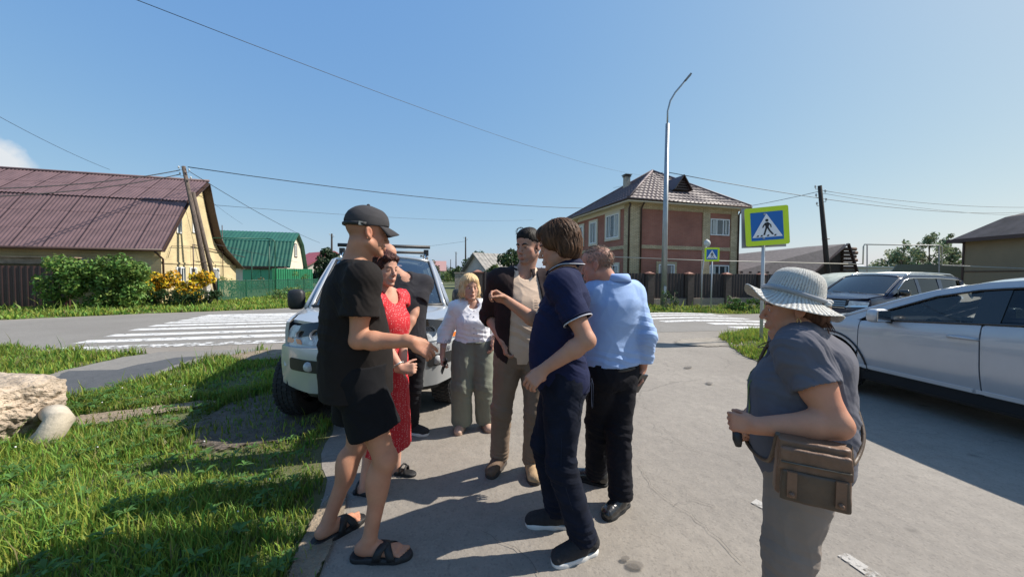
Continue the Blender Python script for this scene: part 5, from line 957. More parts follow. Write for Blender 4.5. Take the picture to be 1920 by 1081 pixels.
def make_car(sp):
    root = empty(sp['name'], sp['loc'], sp['rz']); tag(root, sp['label'], sp['cat']); P = sp['paint']; W2 = sp['W2']; sill = sp['sill']; wb = sp['wb']; wr = sp['wr']; ar = sp['arch']; nose = sp['nose']; tail = sp['tail']
    belt = interp(sp['belt']); roofz = interp(sp['roof']); hood = interp(sp['hood']); xw = sp['xw']   # xw: windscreen base
    cf, ex = sp['front_curve']; cr_, exr = sp['rear_curve']; tum = sp['tumble']
    def S(x, z):
        zb = belt(x); y = W2
        if z > zb: y = W2 - .035 - tum * (z - zb) - .10 * (z - zb) ** 2
        else:
            t = (zb - z) / (zb - sill); y = W2 - .035 * (1 - min(1, t / .22)) ** 2 - .045 * max(0, (t - .55) / .45) ** 2
        if x > nose - .55: y -= .10 * ((x - nose + .55) / .55) ** 2
        if x < tail + .7: y -= .10 * ((tail + .7 - x) / .7) ** 2
        return y
    def Fx(y, z): return nose - cf * (abs(y) / W2) ** ex - sp['rake'] * max(0, z - sp['rake0']) - .12 * max(0, sill + .18 - z)
    def Rx(y, z): return tail + cr_ * (abs(y) / W2) ** exr + (.32 * max(0, z - belt(tail)) if z > belt(tail) else 0)
    sidef = lambda s, o=0.0: (lambda x, z: Vector((x, s * (S(x, z) + o), z)))
    front = lambda y, z: Vector((Fx(y, z), y, z)); rear = lambda y, z: Vector((Rx(y, z), y, z))
    sx0 = nose - cf * .93   # where side meets front
    g = .006; dx = sp['doors']; BM = sp.get('clad', BLACKP)
    for s in (1, -1):
        inn = (0, -s, 0); f = sidef(s)
        # fender
        hz = lambda x: hood(x) - .012
        fz = sp.get('fz', sill + .05); fa = arc(0, wr, ar, 172, max(12, math.degrees(math.asin(min(.9, max(0, (fz - wr) / ar))))), 16); fa = [(x, max(z, sill)) for x, z in fa]
        fend = [(dx[0] + g, sill + .0)] + fa + [(sx0, fz), (sx0, hz(sx0))] + [(x, hz(x)) for x in np.linspace(sx0, max(xw, dx[0] + g), 6)[1:]]
        if xw < dx[0]: pass
        fend += [(dx[0] + g, belt(dx[0]))] if hz(max(xw, dx[0])) > belt(dx[0]) + .01 or True else []
        panel('fender', fend, f, inn, P, root, .03, .08)
        # doors
        fdoor = [(dx[0] - g, sill), (dx[0] - g, belt(dx[0]) - .004), (dx[1] + g, belt(dx[1]) - .004), (dx[1] + g + sp['dslant'], sill)]
        d1 = panel('door', rpoly(fdoor, [.05, .03, .01, .05]), f, inn, P, root, .035)
        ra = [(x, z) for x, z in arc(-wb, wr, ar, 0, 80, 10) if True]
        rx1 = dx[2]
        rdoor = [(dx[1] - g + sp['dslant'], sill), (dx[1] - g, belt(dx[1]) - .004), (rx1 + g, belt(rx1) - .004), (rx1 + g, wr + ar * .80), (-wb + ar * .80, wr + ar * .62), (-wb + ar * .985, wr), (-wb + ar * 1.0, sill)]
        d2 = panel('door', rpoly(rdoor, .025), f, inn, P, root, .035)
        for d_, hx in ((d1, dx[1] + .12), (d2, rx1 + .14)):
            hq = MB(); zc = belt(hx) - sp['handle']; y0 = s * (S(hx, zc)); hq.tube([(hx + .12, y0 - s * .005, zc), (hx + .10, y0 + s * .032, zc + .004), (hx, y0 + s * .038, zc + .006), (hx - .10, y0 + s * .032, zc + .004), (hx - .12, y0 - s * .005, zc)], [.012, .015, .016, .015, .012], 8); hq.build('handle', sp.get('handlem', P), d_)
        qa = [(x, max(z, sill + .05)) for x, z in arc(-wb, wr, ar, 62, 176, 12)]
        quart = [(rx1 - g, wr + ar * .83), (rx1 - g, belt(rx1)), (tail + .12, belt(tail)), (tail + .06, sill + .12), (-wb - ar, sill + .05)] + qa[::-1]
        panel('quarter_panel', quart, f, inn, P, root, .03)
        # lower cladding and arch lips
        cl = [(dx[0] + .05, sill - .01), (dx[0] + .05, sill - sp['cladh']), (-wb + ar, sill - sp['cladh']), (-wb + ar, sill - .01)]
        panel('sill_cladding', cl, lambda x, z: Vector((x, s * (S(x, sill) - .01 - .25 * (sill - z)), z)), inn, BM, root, .05)
        if sp.get('strip'):
            panel('sill_trim', [(dx[0] + .10, sill + .012), (dx[0] + .02, sill + .05), (dx[1] + g + .04, sill + .048), (dx[1] + g + .04, sill + .008)], sidef(s, .008), inn, sp['strip'], root, .02); panel('sill_trim', [(dx[1] + .02, sill + .008), (dx[1] + .02, sill + .048), (-wb + ar + .02, sill + .048), (-wb + ar + .02, sill + .008)], sidef(s, .008), inn, sp['strip'], root, .02)
        for cx in (0, -wb):
            la0 = 28 if cx == 0 and 'fz' in sp else 0; lip = MB(); pts = [(x, s * (S(x, z) + .004 - .02), z) for x, z in arc(cx, wr, ar - .005, la0 + 2, 178, 22)]; out_ = [(x, s * (S(x, z) + .014), z) for x, z in arc(cx, wr, ar + sp['lipw'], la0, 180, 22)]; k = len(pts)
            inn_ = [(x, s * (abs(y) - .10), z) for x, y, z in pts]
            lip.add(inn_ + pts + out_ + [(x, s * (abs(y) - .02), z) for x, y, z in out_], [q for i in range(k - 1) for q in ((i, i + 1, k + i + 1, k + i), (k + i, k + i + 1, 2 * k + i + 1, 2 * k + i), (2 * k + i, 2 * k + i + 1, 3 * k + i + 1, 3 * k + i))], True); lip.build('arch_trim', sp.get('lipm', BM), root)
            wl = MB(); pts = [(x, s * (W2 - .04), z) for x, z in arc(cx, wr, ar + .01, 0, 180, 16)]; k = len(pts); wl.add(pts + [(x, s * (W2 - .40), z) for x, y, z in pts], [(i, i + 1, k + i + 1, k + i) for i in range(k - 1)], True); wl.build('wheel_well', HULL, root)
        # greenhouse: window glass pieces, pillars, roof rail
        wt = lambda x: roofz(x) - sp['wtop']
        for (xa, xb, gm, kind_) in sp['windows']:
            n_ = 10; low = [(x, belt(x) + .03) for x in np.linspace(xa, xb, 4)]; up = [(x, max(belt(x) + .032, wt(x))) for x in np.linspace(xb, xa, n_)]
            panel('side_window', low + up, sidef(s, -.012), inn, gm, root, .004, .2)
        for (xa, xb, m_, lean) in sp['pillars']:
            z0a, z1 = belt(xa) + .0, wt((xa + xb) / 2 + lean) + .03
            panel('pillar', [(xa, belt(xa)), (xb, belt(xb)), (xb + lean, z1), (xa + lean, z1)], sidef(s, -.004), inn, m_, root, .03, .2)
        # roof side rail + A pillar as one arch
        tp = sp['rail_pts']; edge = [(x, roofz(x)) for x in tp]; lower = [(x - sp['aoff'] * (1 if i < 2 else .0), max(belt(x), roofz(x) - sp['railw'])) for i, x in enumerate(tp)]
        panel('roof_rail', edge + lower[::-1], sidef(s), inn, P, root, .04, .15)
        ft = MB(); pts = [Vector((x, s * (S(x, wt(x)) + .002), wt(x) + .004)) for x in np.linspace(sp['windows'][0][0] - .02, sp['windows'][-1][1], 16)]; ft.tube(pts, .012, 6); pts = [Vector((x, s * (S(x, belt(x) + .012) + .006), belt(x) + .012)) for x in np.linspace(dx[0] - .1, sp['windows'][-1][1], 12)]; ft.tube(pts, .015, 6); ft.build('window_seal', sp.get('sealm', BLACKG), root)
        # inner door trim below the belt
        it = MB(); it.box(((dx[0] + rx1) / 2, s * (W2 - .13), (sill + belt(dx[1])) / 2 - .02), (dx[0] - rx1, .06, belt(dx[1]) - sill - .08)); it.build('door_trim', SEAT, root)
        mx_ = sp['mirror']; mirror(root, (mx_[0], s * (W2 + mx_[3] * .55), mx_[1]), (mx_[2], mx_[3], mx_[4]), s, mx_[5])
        wheel(root, (0, s * (W2 - sp['inset']), wr), wr, sp['tw'], sp.get('steer', 0), s, sp.get('spokes', 5)); wheel(root, (-wb, s * (W2 - sp['inset']), wr), wr, sp['tw'], 0, s, sp.get('spokes', 5))
        # tail lamp
        panel('tail_lamp', rpoly([(s * (W2 - .03), belt(tail) - .30), (s * (W2 - .03), belt(tail)), (s * (W2 - .22), belt(tail)), (s * (W2 - .20), belt(tail) - .30)], .02), rear, (1, 0, 0), REDL, root, .02, off=.004)
    # bonnet, roof, screens
    wh = sp['hoodw']
    def Hz(x, y): return hood(x) + sp['hcrown'] * (1 - (abs(y) / W2) ** 2) - .004
    hx1 = sp['hood_front']; hp = [(xw + .02, -wh)] + [(Fx(y, hood(hx1)) - sp['hood_gap'], y) for y in np.linspace(-wh, wh, 13)] + [(xw + .02, wh)] + [(xw + .06 + .10 * (1 - (y / wh) ** 2), y) for y in np.linspace(wh * .8, -wh * .8, 7)]
    panel('bonnet', hp, lambda x, y: Vector((x, y, Hz(x, y))), (0, 0, -1), P, root, .03, .1)
    rx0, rx1_ = sp['roof_x']
    rw = lambda x: S(x, roofz(x)) - .012
    rp = [(x, -rw(x)) for x in np.linspace(rx0, rx1_, 12)] + [(x, rw(x)) for x in np.linspace(rx1_, rx0, 12)]
    def RZ(x, y): return roofz(x) + .065 * (1 - min(1, abs(y) / rw(x)) ** 2.2) + .004
    panel('roof', rp, lambda x, y: Vector((x, y, RZ(x, y))), (0, 0, -1), P, root, .03, .12)
    # windscreen between base and roof front
    bz = hood(xw) + .0
    def WS(a, b):   # a across -1..1, b up 0..1
        yb = (W2 - .13) * (1 - b) + (rw(rx0) - .03) * b; x = (xw + .04) * (1 - b) + (rx0 + .01) * b + .10 * (1 - a * a) * (1 - .6 * b); z = (bz + .0) * (1 - b) + (RZ(rx0, a * rw(rx0)) - .015) * b + .05 * b * (1 - b); return Vector((x, a * yb, z))
    sn = Vector((bz - roofz(rx0), 0, -(xw - rx0))).normalized()
    panel('windscreen', [(-.97, .02), (.97, .02), (.97, .97), (-.97, .97)], WS, sn, sp['wsm'], root, .004, .15)
    fr = MB()
    for s in (-1, 1): fr.tube([WS(s * 1.0, b) + Vector((0, 0, -.004)) for b in np.linspace(-.02, 1, 8)], .030, 8)
    fr.tube([WS(a, .985) for a in np.linspace(-1, 1, 9)], .022, 6); fr.build('a_pillar', P, root)
    sl = MB()
    for s in (-1, 1): sl.tube([WS(s * .965, b) + Vector((.004, 0, .006)) for b in np.linspace(.0, .98, 8)], .013, 6)
    sl.tube([WS(a, .015) for a in np.linspace(-1, 1, 9)], .03, 6); sl.build('windscreen_seal', BLACKP, root)
    wp = MB()
    for y0, y1 in ((.55, -.05), (-.05, -.62)): wp.bar(WS(y0, .02) + Vector((.03, 0, .02)), WS(y1, .10) + Vector((.02, 0, .02)), .02, .014)
    wp.build('wiper', BLACKP, root)
    im = MB(); im.box(tuple(WS(0, .88) + Vector((-.09, 0, -.05))), (.05, .26, .07)); im.build('inner_mirror', BLACKP, root)
    # tail
    panel('tailgate', [(-W2 + .02, sill + .1), (W2 - .02, sill + .1), (W2 - .02, belt(tail)), (-W2 + .02, belt(tail))], rear, (1, 0, 0), P, root, .03)
    tb = belt(tail); panel('rear_window', [(-.66, tb + .04), (.66, tb + .04), (.56, roofz(rx1_) - .06), (-.56, roofz(rx1_) - .06)], rear, (1, 0, 0), GL_DARK, root, .004)
    panel('tail_frame', [(-W2 + .1, tb), (W2 - .1, tb), (.64, roofz(rx1_)), (-.64, roofz(rx1_))], lambda y, z: rear(y, z) + Vector((.03, 0, 0)), (1, 0, 0), P, root, .03)
    panel('rear_bumper', [(-W2 + .01, sill - .05), (W2 - .01, sill - .05), (W2 - .01, sill + .22), (-W2 + .01, sill + .22)], rear, (1, 0, 0), P, root, .05, off=.06)
    hu = MB(); hu.box(((nose + tail) / 2 - .1, 0, .42), (nose - tail - .9, W2 * 1.25, .34)); hu.box((-wb / 2, 0, .40), (wb - 2 * ar, W2 * 1.88, .28)); hu.box(((xw + nose) / 2 - .12, 0, .66), (nose - xw - .5, W2 * 1.15, .45)); hu.build('underbody', HULL, root)
    interior(root, sp['seats'], W2 * .8, .38 + sp.get('zf', 0), sp.get('seatm', SEAT), xw - .28, W2 * .38)
    return root, front, S, Fx, Hz, WS, RZ, rw
WHITEP = carpaint('silver_white_paint', (.44, .455, .465), .30); SILVP = carpaint('silver_paint', (.42, .435, .46), .25, .30); NAVYP = carpaint('dark_blue_paint', (.010, .020, .052), .0, .25, .4)
# ---------------- parked silver white off-roader facing the camera
AX = Vector((-1.545, 4.36, 0)); fw = R(-74)
sp = dict(name='parked_car', label='silver white off-road car parked facing the viewer behind the man in black', cat='car', loc=on_ground(AX), rz=fw, paint=WHITEP, W2=.89, sill=.50, wb=2.78, wr=.385, arch=.47, nose=.74, tail=-3.75,
    belt=[(-4, 1.12), (-.4, 1.12), (.8, 1.12)], roof=[(-3.85, 1.70), (-3.4, 1.77), (-1.3, 1.79), (-.98, 1.75), (-.22, 1.17), (-.1, 1.12)], hood=[(-.3, 1.165), (.2, 1.115), (.5, 1.06), (.70, .99), (.9, .93)], xw=-.20, front_curve=(.36, 3.4), rear_curve=(.12, 4), tumble=.22, rake=.36, rake0=.80,
    doors=(-.46, -1.52, -2.35), dslant=0, handle=.12, cladh=.14, lipw=.075, lipm=WHITEP, clad=WHITEP, windows=[(-.55, -1.48, GL_SIDE, 0), (-1.58, -2.38, GL_SIDE, 0), (-2.5, -3.5, GL_SIDE, 0)], pillars=[(-1.45, -1.61, WHITEP, 0), (-2.34, -2.54, WHITEP, -.06), (-3.45, -3.75, WHITEP, .0)], wtop=.09, rail_pts=[-.2, -.45, -.7, -.98, -1.3, -2, -2.7, -3.3, -3.75], aoff=.09, railw=.085,
    mirror=(-.50, 1.235, .14, .19, .25, BLACKP), inset=.10, tw=.25, steer=R(-20), hoodw=.80, hcrown=.045, hood_front=.70, hood_gap=.04, roof_x=(-1.0, -3.75), wsm=GL_FRONT, fz=.60, seats=(-1.25, -2.1), zf=.20, seatm=SEATL)
car, FR, S_, Fx, Hz, WS, RZ, rw = make_car(sp)
B_ = (-1, 0, 0)
# front face: header, lamps, grille, bumper
panel('front_header', [(-.88, .83), (.88, .83), (.84, 1.0), (-.84, 1.0)], FR, B_, WHITEP, car, .05, off=-.015)
for s in (-1, 1):
    hl = panel('headlamp', rpoly([(s * .44, .855), (s * .86, .865), (s * .865, .95), (s * .80, 1.035), (s * .44, 1.02)], .02), FR, B_, HEADL, car, .05, off=.008)
    panel('indicator', rpoly([(s * .68, .86), (s * .855, .868), (s * .858, .915), (s * .70, .905)], .012), FR, B_, AMBER, hl, .01, off=.013)
    for cy, r_ in ((.54, .062), (.70, .045)):
        q = MB(); c_ = FR(s * cy, .95); q.lathe([(r_, .012), (r_ * .8, -.01), (.02, -.03), (.001, -.03)], c=c_ + Vector((.01, 0, .0)), M=Matrix.Rotation(R(90), 3, 'Y'), n=20); q.build('reflector', mat('reflector', (.62, .63, .65), .3, metal=.2), hl)
    panel('fog_recess', rpoly([(s * .50, .60), (s * .80, .62), (s * .80, .74), (s * .50, .72)], .03), FR, B_, BLACKP, car, .02, off=.062)
    q = MB(); q.lathe([(.001, .02), (.045, .015), (.05, 0), (.05, -.02)], c=FR(s * .60, .665) + Vector((.055, 0, 0)), M=Matrix.Rotation(R(90), 3, 'Y'), n=16); q.build('fog_lamp', HEADL, car)
gr = panel('grille', rpoly([(-.40, .80), (.40, .80), (.43, 1.03), (-.43, 1.03)], .03), FR, B_, BLACKP, car, .03, off=.004)
for z in (.855, .915, .975): panel('grille_bar', [(-.39, z - .014), (.39, z - .014), (.39, z + .014), (-.39, z + .014)], FR, B_, CHROME, gr, .015, off=.022)
bu = panel('front_bumper', [(-.90, .46), (-.6, .40), (.6, .40), (.90, .46), (.915, .66), (.905, .835), (-.905, .835), (-.915, .66)], FR, B_, WHITEP, car, .10, .06, off=.055)
lg = panel('lower_grille', rpoly([(-.36, .56), (.36, .56), (.40, .76), (-.40, .76)], .03), FR, B_, BLACKP, car, .02, off=.060)
for z in (.61, .66, .71): panel('grille_bar', [(-.37, z - .011), (.37, z - .011), (.37, z + .011), (-.37, z + .011)], FR, B_, ALLOY, lg, .012, off=.072)
for s in (-1, 1): panel('bumper_pad', rpoly([(s * .38, .50), (s * .47, .50), (s * .50, .80), (s * .42, .80)], .02), FR, B_, WHITEP, bu, .04, off=.085)
pl_ = panel('number_plate', [(-.26, .60), (.26, .60), (.26, .71), (-.26, .71)], lambda y, z: Vector((Fx(0, z) + .105, y, z)), B_, PLATE, car, .012)
panel('skid_plate', rpoly([(-.62, .34), (.62, .34), (.70, .44), (-.70, .44)], .03), FR, B_, BLACKP, car, .06, off=-.03)
# bonnet deflector
panel('bonnet_deflector', [(-.80, .0), (.80, .0), (.78, 1), (-.78, 1)], lambda y, t: Vector((Fx(y, .98) - .02 + .055 * (1 - t), y, Hz(.66, y) - .055 + .115 * t - .05 * (abs(y) / .8) ** 4)), Vector((-.8, 0, -.6)), BLACKG, car, .006)
# bonnet ridge lines
q = MB()
for s in (-1, 1): q.tube([(x, s * (.42 + .06 * (x + .2)), Hz(x, .42) + .002) for x in np.linspace(-.05, .62, 8)], .008, 5)
q.build('bonnet_crease', WHITEP, car)
q = MB()
for s in (-1, 1): q.tube([(x, s * (rw(x) - .06), RZ(x, rw(x) - .06) + (.075 if -3.3 < x < -1.25 else .01)) for x in [-1.1, -1.2, -1.32, -2.2, -3.2, -3.35, -3.5]], .020, 8)
q.build('roof_rails', CHROME, car)
for xb in (-1.35, -2.7):
    q = MB(); q.tube([(xb, y, RZ(xb, 0) + .115) for y in (-.66, 0, .66)], .026, 8)
    for s in (-1, 1): q.box((xb, s * .60, RZ(xb, .6) + .08), (.09, .07, .09))
    q.build('roof_bar', BLACKP, car)
panel('sun_strip', [(-.30, .80), (.25, .80), (.25, .90), (-.30, .90)], lambda a, b: WS(a, b) + Vector((-.012, 0, -.004)), (-1, 0, -.5), mat('sticker_green', (.42, .55, .48), .6), car, .002)
# ---------------- silver crossover at the right, seen from its left side
fwd = R(98.2); sp = dict(name='crossover', label='silver crossover car close by on the right with its left side towards the viewer', cat='car', loc=on_ground(Vector((5.374, 5.35, 0))), rz=fwd, paint=SILVP, W2=.905, sill=.375, wb=2.62, wr=.345, arch=.415, nose=.93, tail=-3.55,
    belt=[(-3.6, 1.20), (-1.9, 1.11), (-.75, 1.025), (-.3, .99), (1, .96)], roof=[(-3.6, 1.33), (-3.1, 1.47), (-2.3, 1.55), (-1.85, 1.545), (-1.45, 1.505), (-1.08, 1.415), (-.45, 1.14), (-.10, .99)], hood=[(-.25, 1.03), (.1, 1.01), (.6, .93), (.93, .78)], xw=-.14, front_curve=(.40, 3.0), rear_curve=(.25, 3.0), tumble=.30, rake=.40, rake0=.72,
    doors=(-.36, -1.505, -2.35), dslant=-.02, handle=.14, cladh=.15, lipw=.055, windows=[(-.55, -1.46, GL_SIDE, 0), (-1.60, -2.32, GL_DARK, 0), (-2.42, -3.1, GL_DARK, 0)], pillars=[(-1.42, -1.62, BLACKG, -.02), (-2.29, -2.44, BLACKG, -.06)], wtop=.075, rail_pts=[-.12, -.28, -.45, -.75, -1.08, -1.45, -1.85, -2.3, -2.8, -3.2, -3.55], aoff=.06, railw=.065, strip=mat('bright_trim', (.62, .63, .65), .35, metal=.3),
    mirror=(-.68, 1.09, .14, .23, .17, SILVP), inset=.125, tw=.22, hoodw=.80, hcrown=.05, hood_front=.86, hood_gap=.04, roof_x=(-1.08, -3.4), wsm=GL_FRONT, seats=(-1.35, -2.3), zf=.02, seatm=SEAT)
car2, FR, S_, Fx, Hz, WS, RZ, rw = make_car(sp)
panel('front_bumper', [(-.86, .24), (.86, .24), (.88, .62), (-.88, .62)], FR, B_, SILVP, car2, .08, off=.03); panel('front_header', [(-.86, .62), (.86, .62), (.82, .86), (-.82, .86)], FR, B_, SILVP, car2, .05)
gr = panel('grille', rpoly([(-.42, .62), (.42, .62), (.45, .76), (-.45, .76)], .03), FR, B_, BLACKP, car2, .03, off=.01)
for z in (.66, .71): panel('grille_bar', [(-.41, z - .012), (.41, z - .012), (.41, z + .012), (-.41, z + .012)], FR, B_, CHROME, gr, .015, off=.025)
for s in (-1, 1): panel('headlamp', rpoly([(s * .48, .66), (s * .80, .72), (s * .80, .84), (s * .50, .78)], .02), FR, B_, HEADL, car2, .03, off=.012)
# ---------------- dark blue off-roader waiting on the crossroad
fw = R(16 + 180); c_ = Vector((10.25, 11.4, 0)); sp = dict(name='dark_car', label='dark blue off-road car standing behind the silver crossover, nose to the left', cat='car', loc=on_ground(c_), rz=fw, paint=NAVYP, W2=.97, sill=.48, wb=2.85, wr=.39, arch=.47, nose=.88, tail=-3.95,
    belt=[(-4, 1.20), (-.4, 1.16), (.9, 1.13)], roof=[(-4.0, 1.60), (-3.6, 1.74), (-2.6, 1.79), (-1.35, 1.79), (-1.05, 1.74), (-.22, 1.22), (-.05, 1.15)], hood=[(-.3, 1.20), (.2, 1.17), (.6, 1.12), (.86, 1.02)], xw=-.20, front_curve=(.34, 3.2), rear_curve=(.15, 4), tumble=.22, rake=.25, rake0=.85,
    doors=(-.46, -1.55, -2.45), dslant=0, handle=.13, cladh=.14, lipw=.06, lipm=NAVYP, clad=NAVYP, windows=[(-.58, -1.5, GL_DARK, 0), (-1.6, -2.45, GL_DARK, 0), (-2.6, -3.7, GL_DARK, 0)], pillars=[(-1.48, -1.62, NAVYP, 0), (-2.44, -2.62, NAVYP, -.06), (-3.65, -3.95, NAVYP, .08)], wtop=.09, rail_pts=[-.15, -.45, -.75, -1.05, -1.35, -2, -2.7, -3.4, -3.95], aoff=.09, railw=.08, strip=None, sealm=CHROME,
    mirror=(-.5, 1.28, .15, .24, .19, BLACKG), inset=.13, tw=.27, hoodw=.86, hcrown=.06, hood_front=.82, hood_gap=.03, roof_x=(-1.05, -3.8), wsm=glass_mat('front_glass_dark', (.16, .19, .20), refl=1.5), seats=(-1.3, -2.2), zf=.22)
car3, FR, S_, Fx, Hz, WS, RZ, rw = make_car(sp)
panel('front_header', [(-.93, .78), (.93, .78), (.90, 1.06), (-.90, 1.06)], FR, B_, NAVYP, car3, .05)
gr = panel('grille', rpoly([(-.50, .80), (.50, .80), (.54, 1.07), (-.54, 1.07)], .04), FR, B_, BLACKP, car3, .03, off=.02)
for z in (.84, .90, .96, 1.02): panel('grille_bar', [(-.49, z - .006), (.49, z - .006), (.49, z + .006), (-.49, z + .006)], FR, B_, CHROME, gr, .015, off=.035)
for s in (-1, 1):
    hl = panel('headlamp', rpoly([(s * .54, .90), (s * .90, .93), (s * .91, 1.02), (s * .55, 1.05)], .02), FR, B_, HEADL, car3, .04, off=.015); panel('lamp_trim', [(s * .48, .86), (s * .90, .89), (s * .90, .93), (s * .54, .905)], FR, B_, CHROME, hl, .015, off=.025)
    q = MB(); q.tube([(x, s * (rw(x) - .06), RZ(x, rw(x) - .06) + (.05 if -3.4 < x < -1.45 else .0)) for x in [-1.25, -1.35, -1.5, -2.4, -3.3, -3.5, -3.65]], .022, 8); q.build('roof_rail', CHROME, car3)
    panel('fog_trim', rpoly([(s * .55, .60), (s * .85, .62), (s * .85, .72), (s * .55, .70)], .03), FR, B_, CHROME, car3, .02, off=.062)
panel('front_bumper', [(-.94, .44), (.94, .44), (.96, .79), (-.96, .79)], FR, B_, NAVYP, car3, .08, off=.05); panel('number_plate', [(-.26, .64), (.26, .64), (.26, .75), (-.26, .75)], lambda y, z: Vector((Fx(0, z) + .07, y, z)), B_, PLATE, car3, .012)
panel('lower_intake', rpoly([(-.45, .48), (.45, .48), (.48, .62), (-.48, .62)], .03), FR, B_, BLACKP, car3, .02, off=.058)
# ================================================================== PEOPLE: one continuous surface per body, grown from a distance field
def _lerp(a, b, t): return a + (b - a) * t
class Fld:
    """a signed distance field made of soft primitives; ops: union, cut, clip"""
    def __init__(s): s.p = []
    def _add(s, fn, lo, hi, k, op): s.p.append((fn, np.array(lo, float), np.array(hi, float), k, op)); return s
    def cone(s, a, b, ra, rb, k=.02, op='u', flat=None, sq=None):
        """round cone a->b; flat: list of (point, direction) clips; sq=(axis vector, factor) flattens across that axis"""
        a = np.array(a, float); b = np.array(b, float); ab = b - a; L2 = max(1e-9, ab @ ab); r = max(ra, rb)
        def fn(P):
            q = P - a
            if sq is not None:
                ax = np.array(sq[0], float); ax = ax / np.linalg.norm(ax); t0 = np.clip((q @ ab) / L2, 0, 1); d = q - t0[:, None] * ab; d = d + ax[None, :] * ((d @ ax) * (sq[1] - 1))[:, None]; dd = np.linalg.norm(d, axis=1) - (ra + (rb - ra) * t0); dd = dd / max(1, sq[1]) if sq[1] > 1 else dd
            else: t0 = np.clip((q @ ab) / L2, 0, 1); dd = np.linalg.norm(q - t0[:, None] * ab, axis=1) - (ra + (rb - ra) * t0)
            if flat:
                for pt, dr in flat: dd = np.maximum(dd, (P - np.array(pt)) @ np.array(dr))
            return dd
        m = r * 1.05 if sq is None or sq[1] >= 1 else r / sq[1]
        return s._add(fn, np.minimum(a, b) - m, np.maximum(a, b) + m, k, op)
    def chain(s, pts, rs, k=.02, op='u'):
        for i in range(len(pts) - 1): s.cone(pts[i], pts[i + 1], rs[i], rs[i + 1], k, op)
        return s
    def ell(s, c, r, M=None, k=.02, op='u'):
        c = np.array(c, float); r = np.array(r, float); Mi = np.eye(3) if M is None else np.array(M).T   # M columns = local axes
        def fn(P):
            q = (P - c) @ Mi.T; k0 = np.linalg.norm(q / r, axis=1); k1 = np.linalg.norm(q / r ** 2, axis=1); return k0 * (k0 - 1) / np.maximum(k1, 1e-9)
        m = r.max(); return s._add(fn, c - m, c + m, k, op)
    def loft(s, O, M, st, k=.02, op='u', n=2.3, ext=.0):
        """st rows: (z, half width, front depth, back depth, offset forward, offset left, twist) in the frame O, M (columns fwd, left, up)"""
        O = np.array(O, float); M = np.array(M, float); st = np.array(st, float); zz = np.linspace(st[0, 0], st[-1, 0], 96); tab = []
        for j in range(1, 7):
            y = np.interp(zz, st[:, 0], st[:, j]); ker = np.ones(9) / 9; yp = np.pad(y, 4, mode='edge'); tab.append(np.convolve(yp, ker, 'valid'))
        z0, z1 = st[0, 0], st[-1, 0]
        def fn(P):
            q = (P - O) @ M; z = np.clip(q[:, 2], z0, z1); w_, f_, b_, of, ol, tw = [np.interp(z, zz, t) for t in tab]
            x = q[:, 0] - of; y = q[:, 1] - ol; c, s_ = np.cos(-tw), np.sin(-tw); x, y = x * c - y * s_, x * s_ + y * c
            dep = np.where(x > 0, f_, b_); r = ((np.abs(x) / dep) ** n + (np.abs(y) / w_) ** n) ** (1 / n); ln = np.sqrt(x * x + y * y); d = np.where(r > 1e-4, ln * (1 - 1 / np.maximum(r, 1e-4)), -np.minimum(dep, w_))
            d = np.maximum(d, -np.minimum(dep, w_)); return np.maximum(d * .9, np.maximum(q[:, 2] - z1 - ext, z0 - ext - q[:, 2]))
        cs = []
        for z in (z0 - ext, z1 + ext):
            R_ = max(st[:, 1].max(), st[:, 2].max(), st[:, 3].max()) + abs(st[:, 4]).max() + abs(st[:, 5]).max()
            for x in (-R_, R_):
                for y in (-R_, R_): cs.append(O + M @ np.array([x, y, z]))
        cs = np.array(cs); return s._add(fn, cs.min(0), cs.max(0), k, op)
    def plane(s, pt, nrm, op='clip', k=0.0):
        pt = np.array(pt, float); nrm = np.array(nrm, float); nrm = nrm / np.linalg.norm(nrm)
        return s._add(lambda P: (P - pt) @ nrm, [-9] * 3, [9] * 3, k, op)
    def join(s, o, grow=0.0, k=.02, op='u'):
        """another field as one primitive"""
        lo, hi = o.bounds(); return s._add(lambda P: o.ev(P) - grow, lo - abs(grow), hi + abs(grow), k, op)
    def bounds(s):
        u = [p for p in s.p if p[4] == 'u']; return np.min([p[1] for p in u], 0), np.max([p[2] for p in u], 0)
    def ev(s, P):
        d = np.full(len(P), 0.4)
        for fn, lo, hi, k, op in s.p:
            m = .11 + k; idx = np.nonzero(((P > lo - m) & (P < hi + m)).all(1))[0]
            if not len(idx): continue
            v = fn(P[idx]); o = d[idx]
            if op == 'u':
                if k > 0: h = np.clip(.5 + .5 * (o - v) / k, 0, 1); d[idx] = o + (v - o) * h - k * h * (1 - h)
                else: d[idx] = np.minimum(o, v)
            elif op == 'cut':
                if k > 0: h = np.clip(.5 - .5 * (o + v) / k, 0, 1); d[idx] = o + (-v - o) * h + k * h * (1 - h)
                else: d[idx] = np.maximum(o, -v)
            else: d[idx] = np.maximum(o, v)
        return d
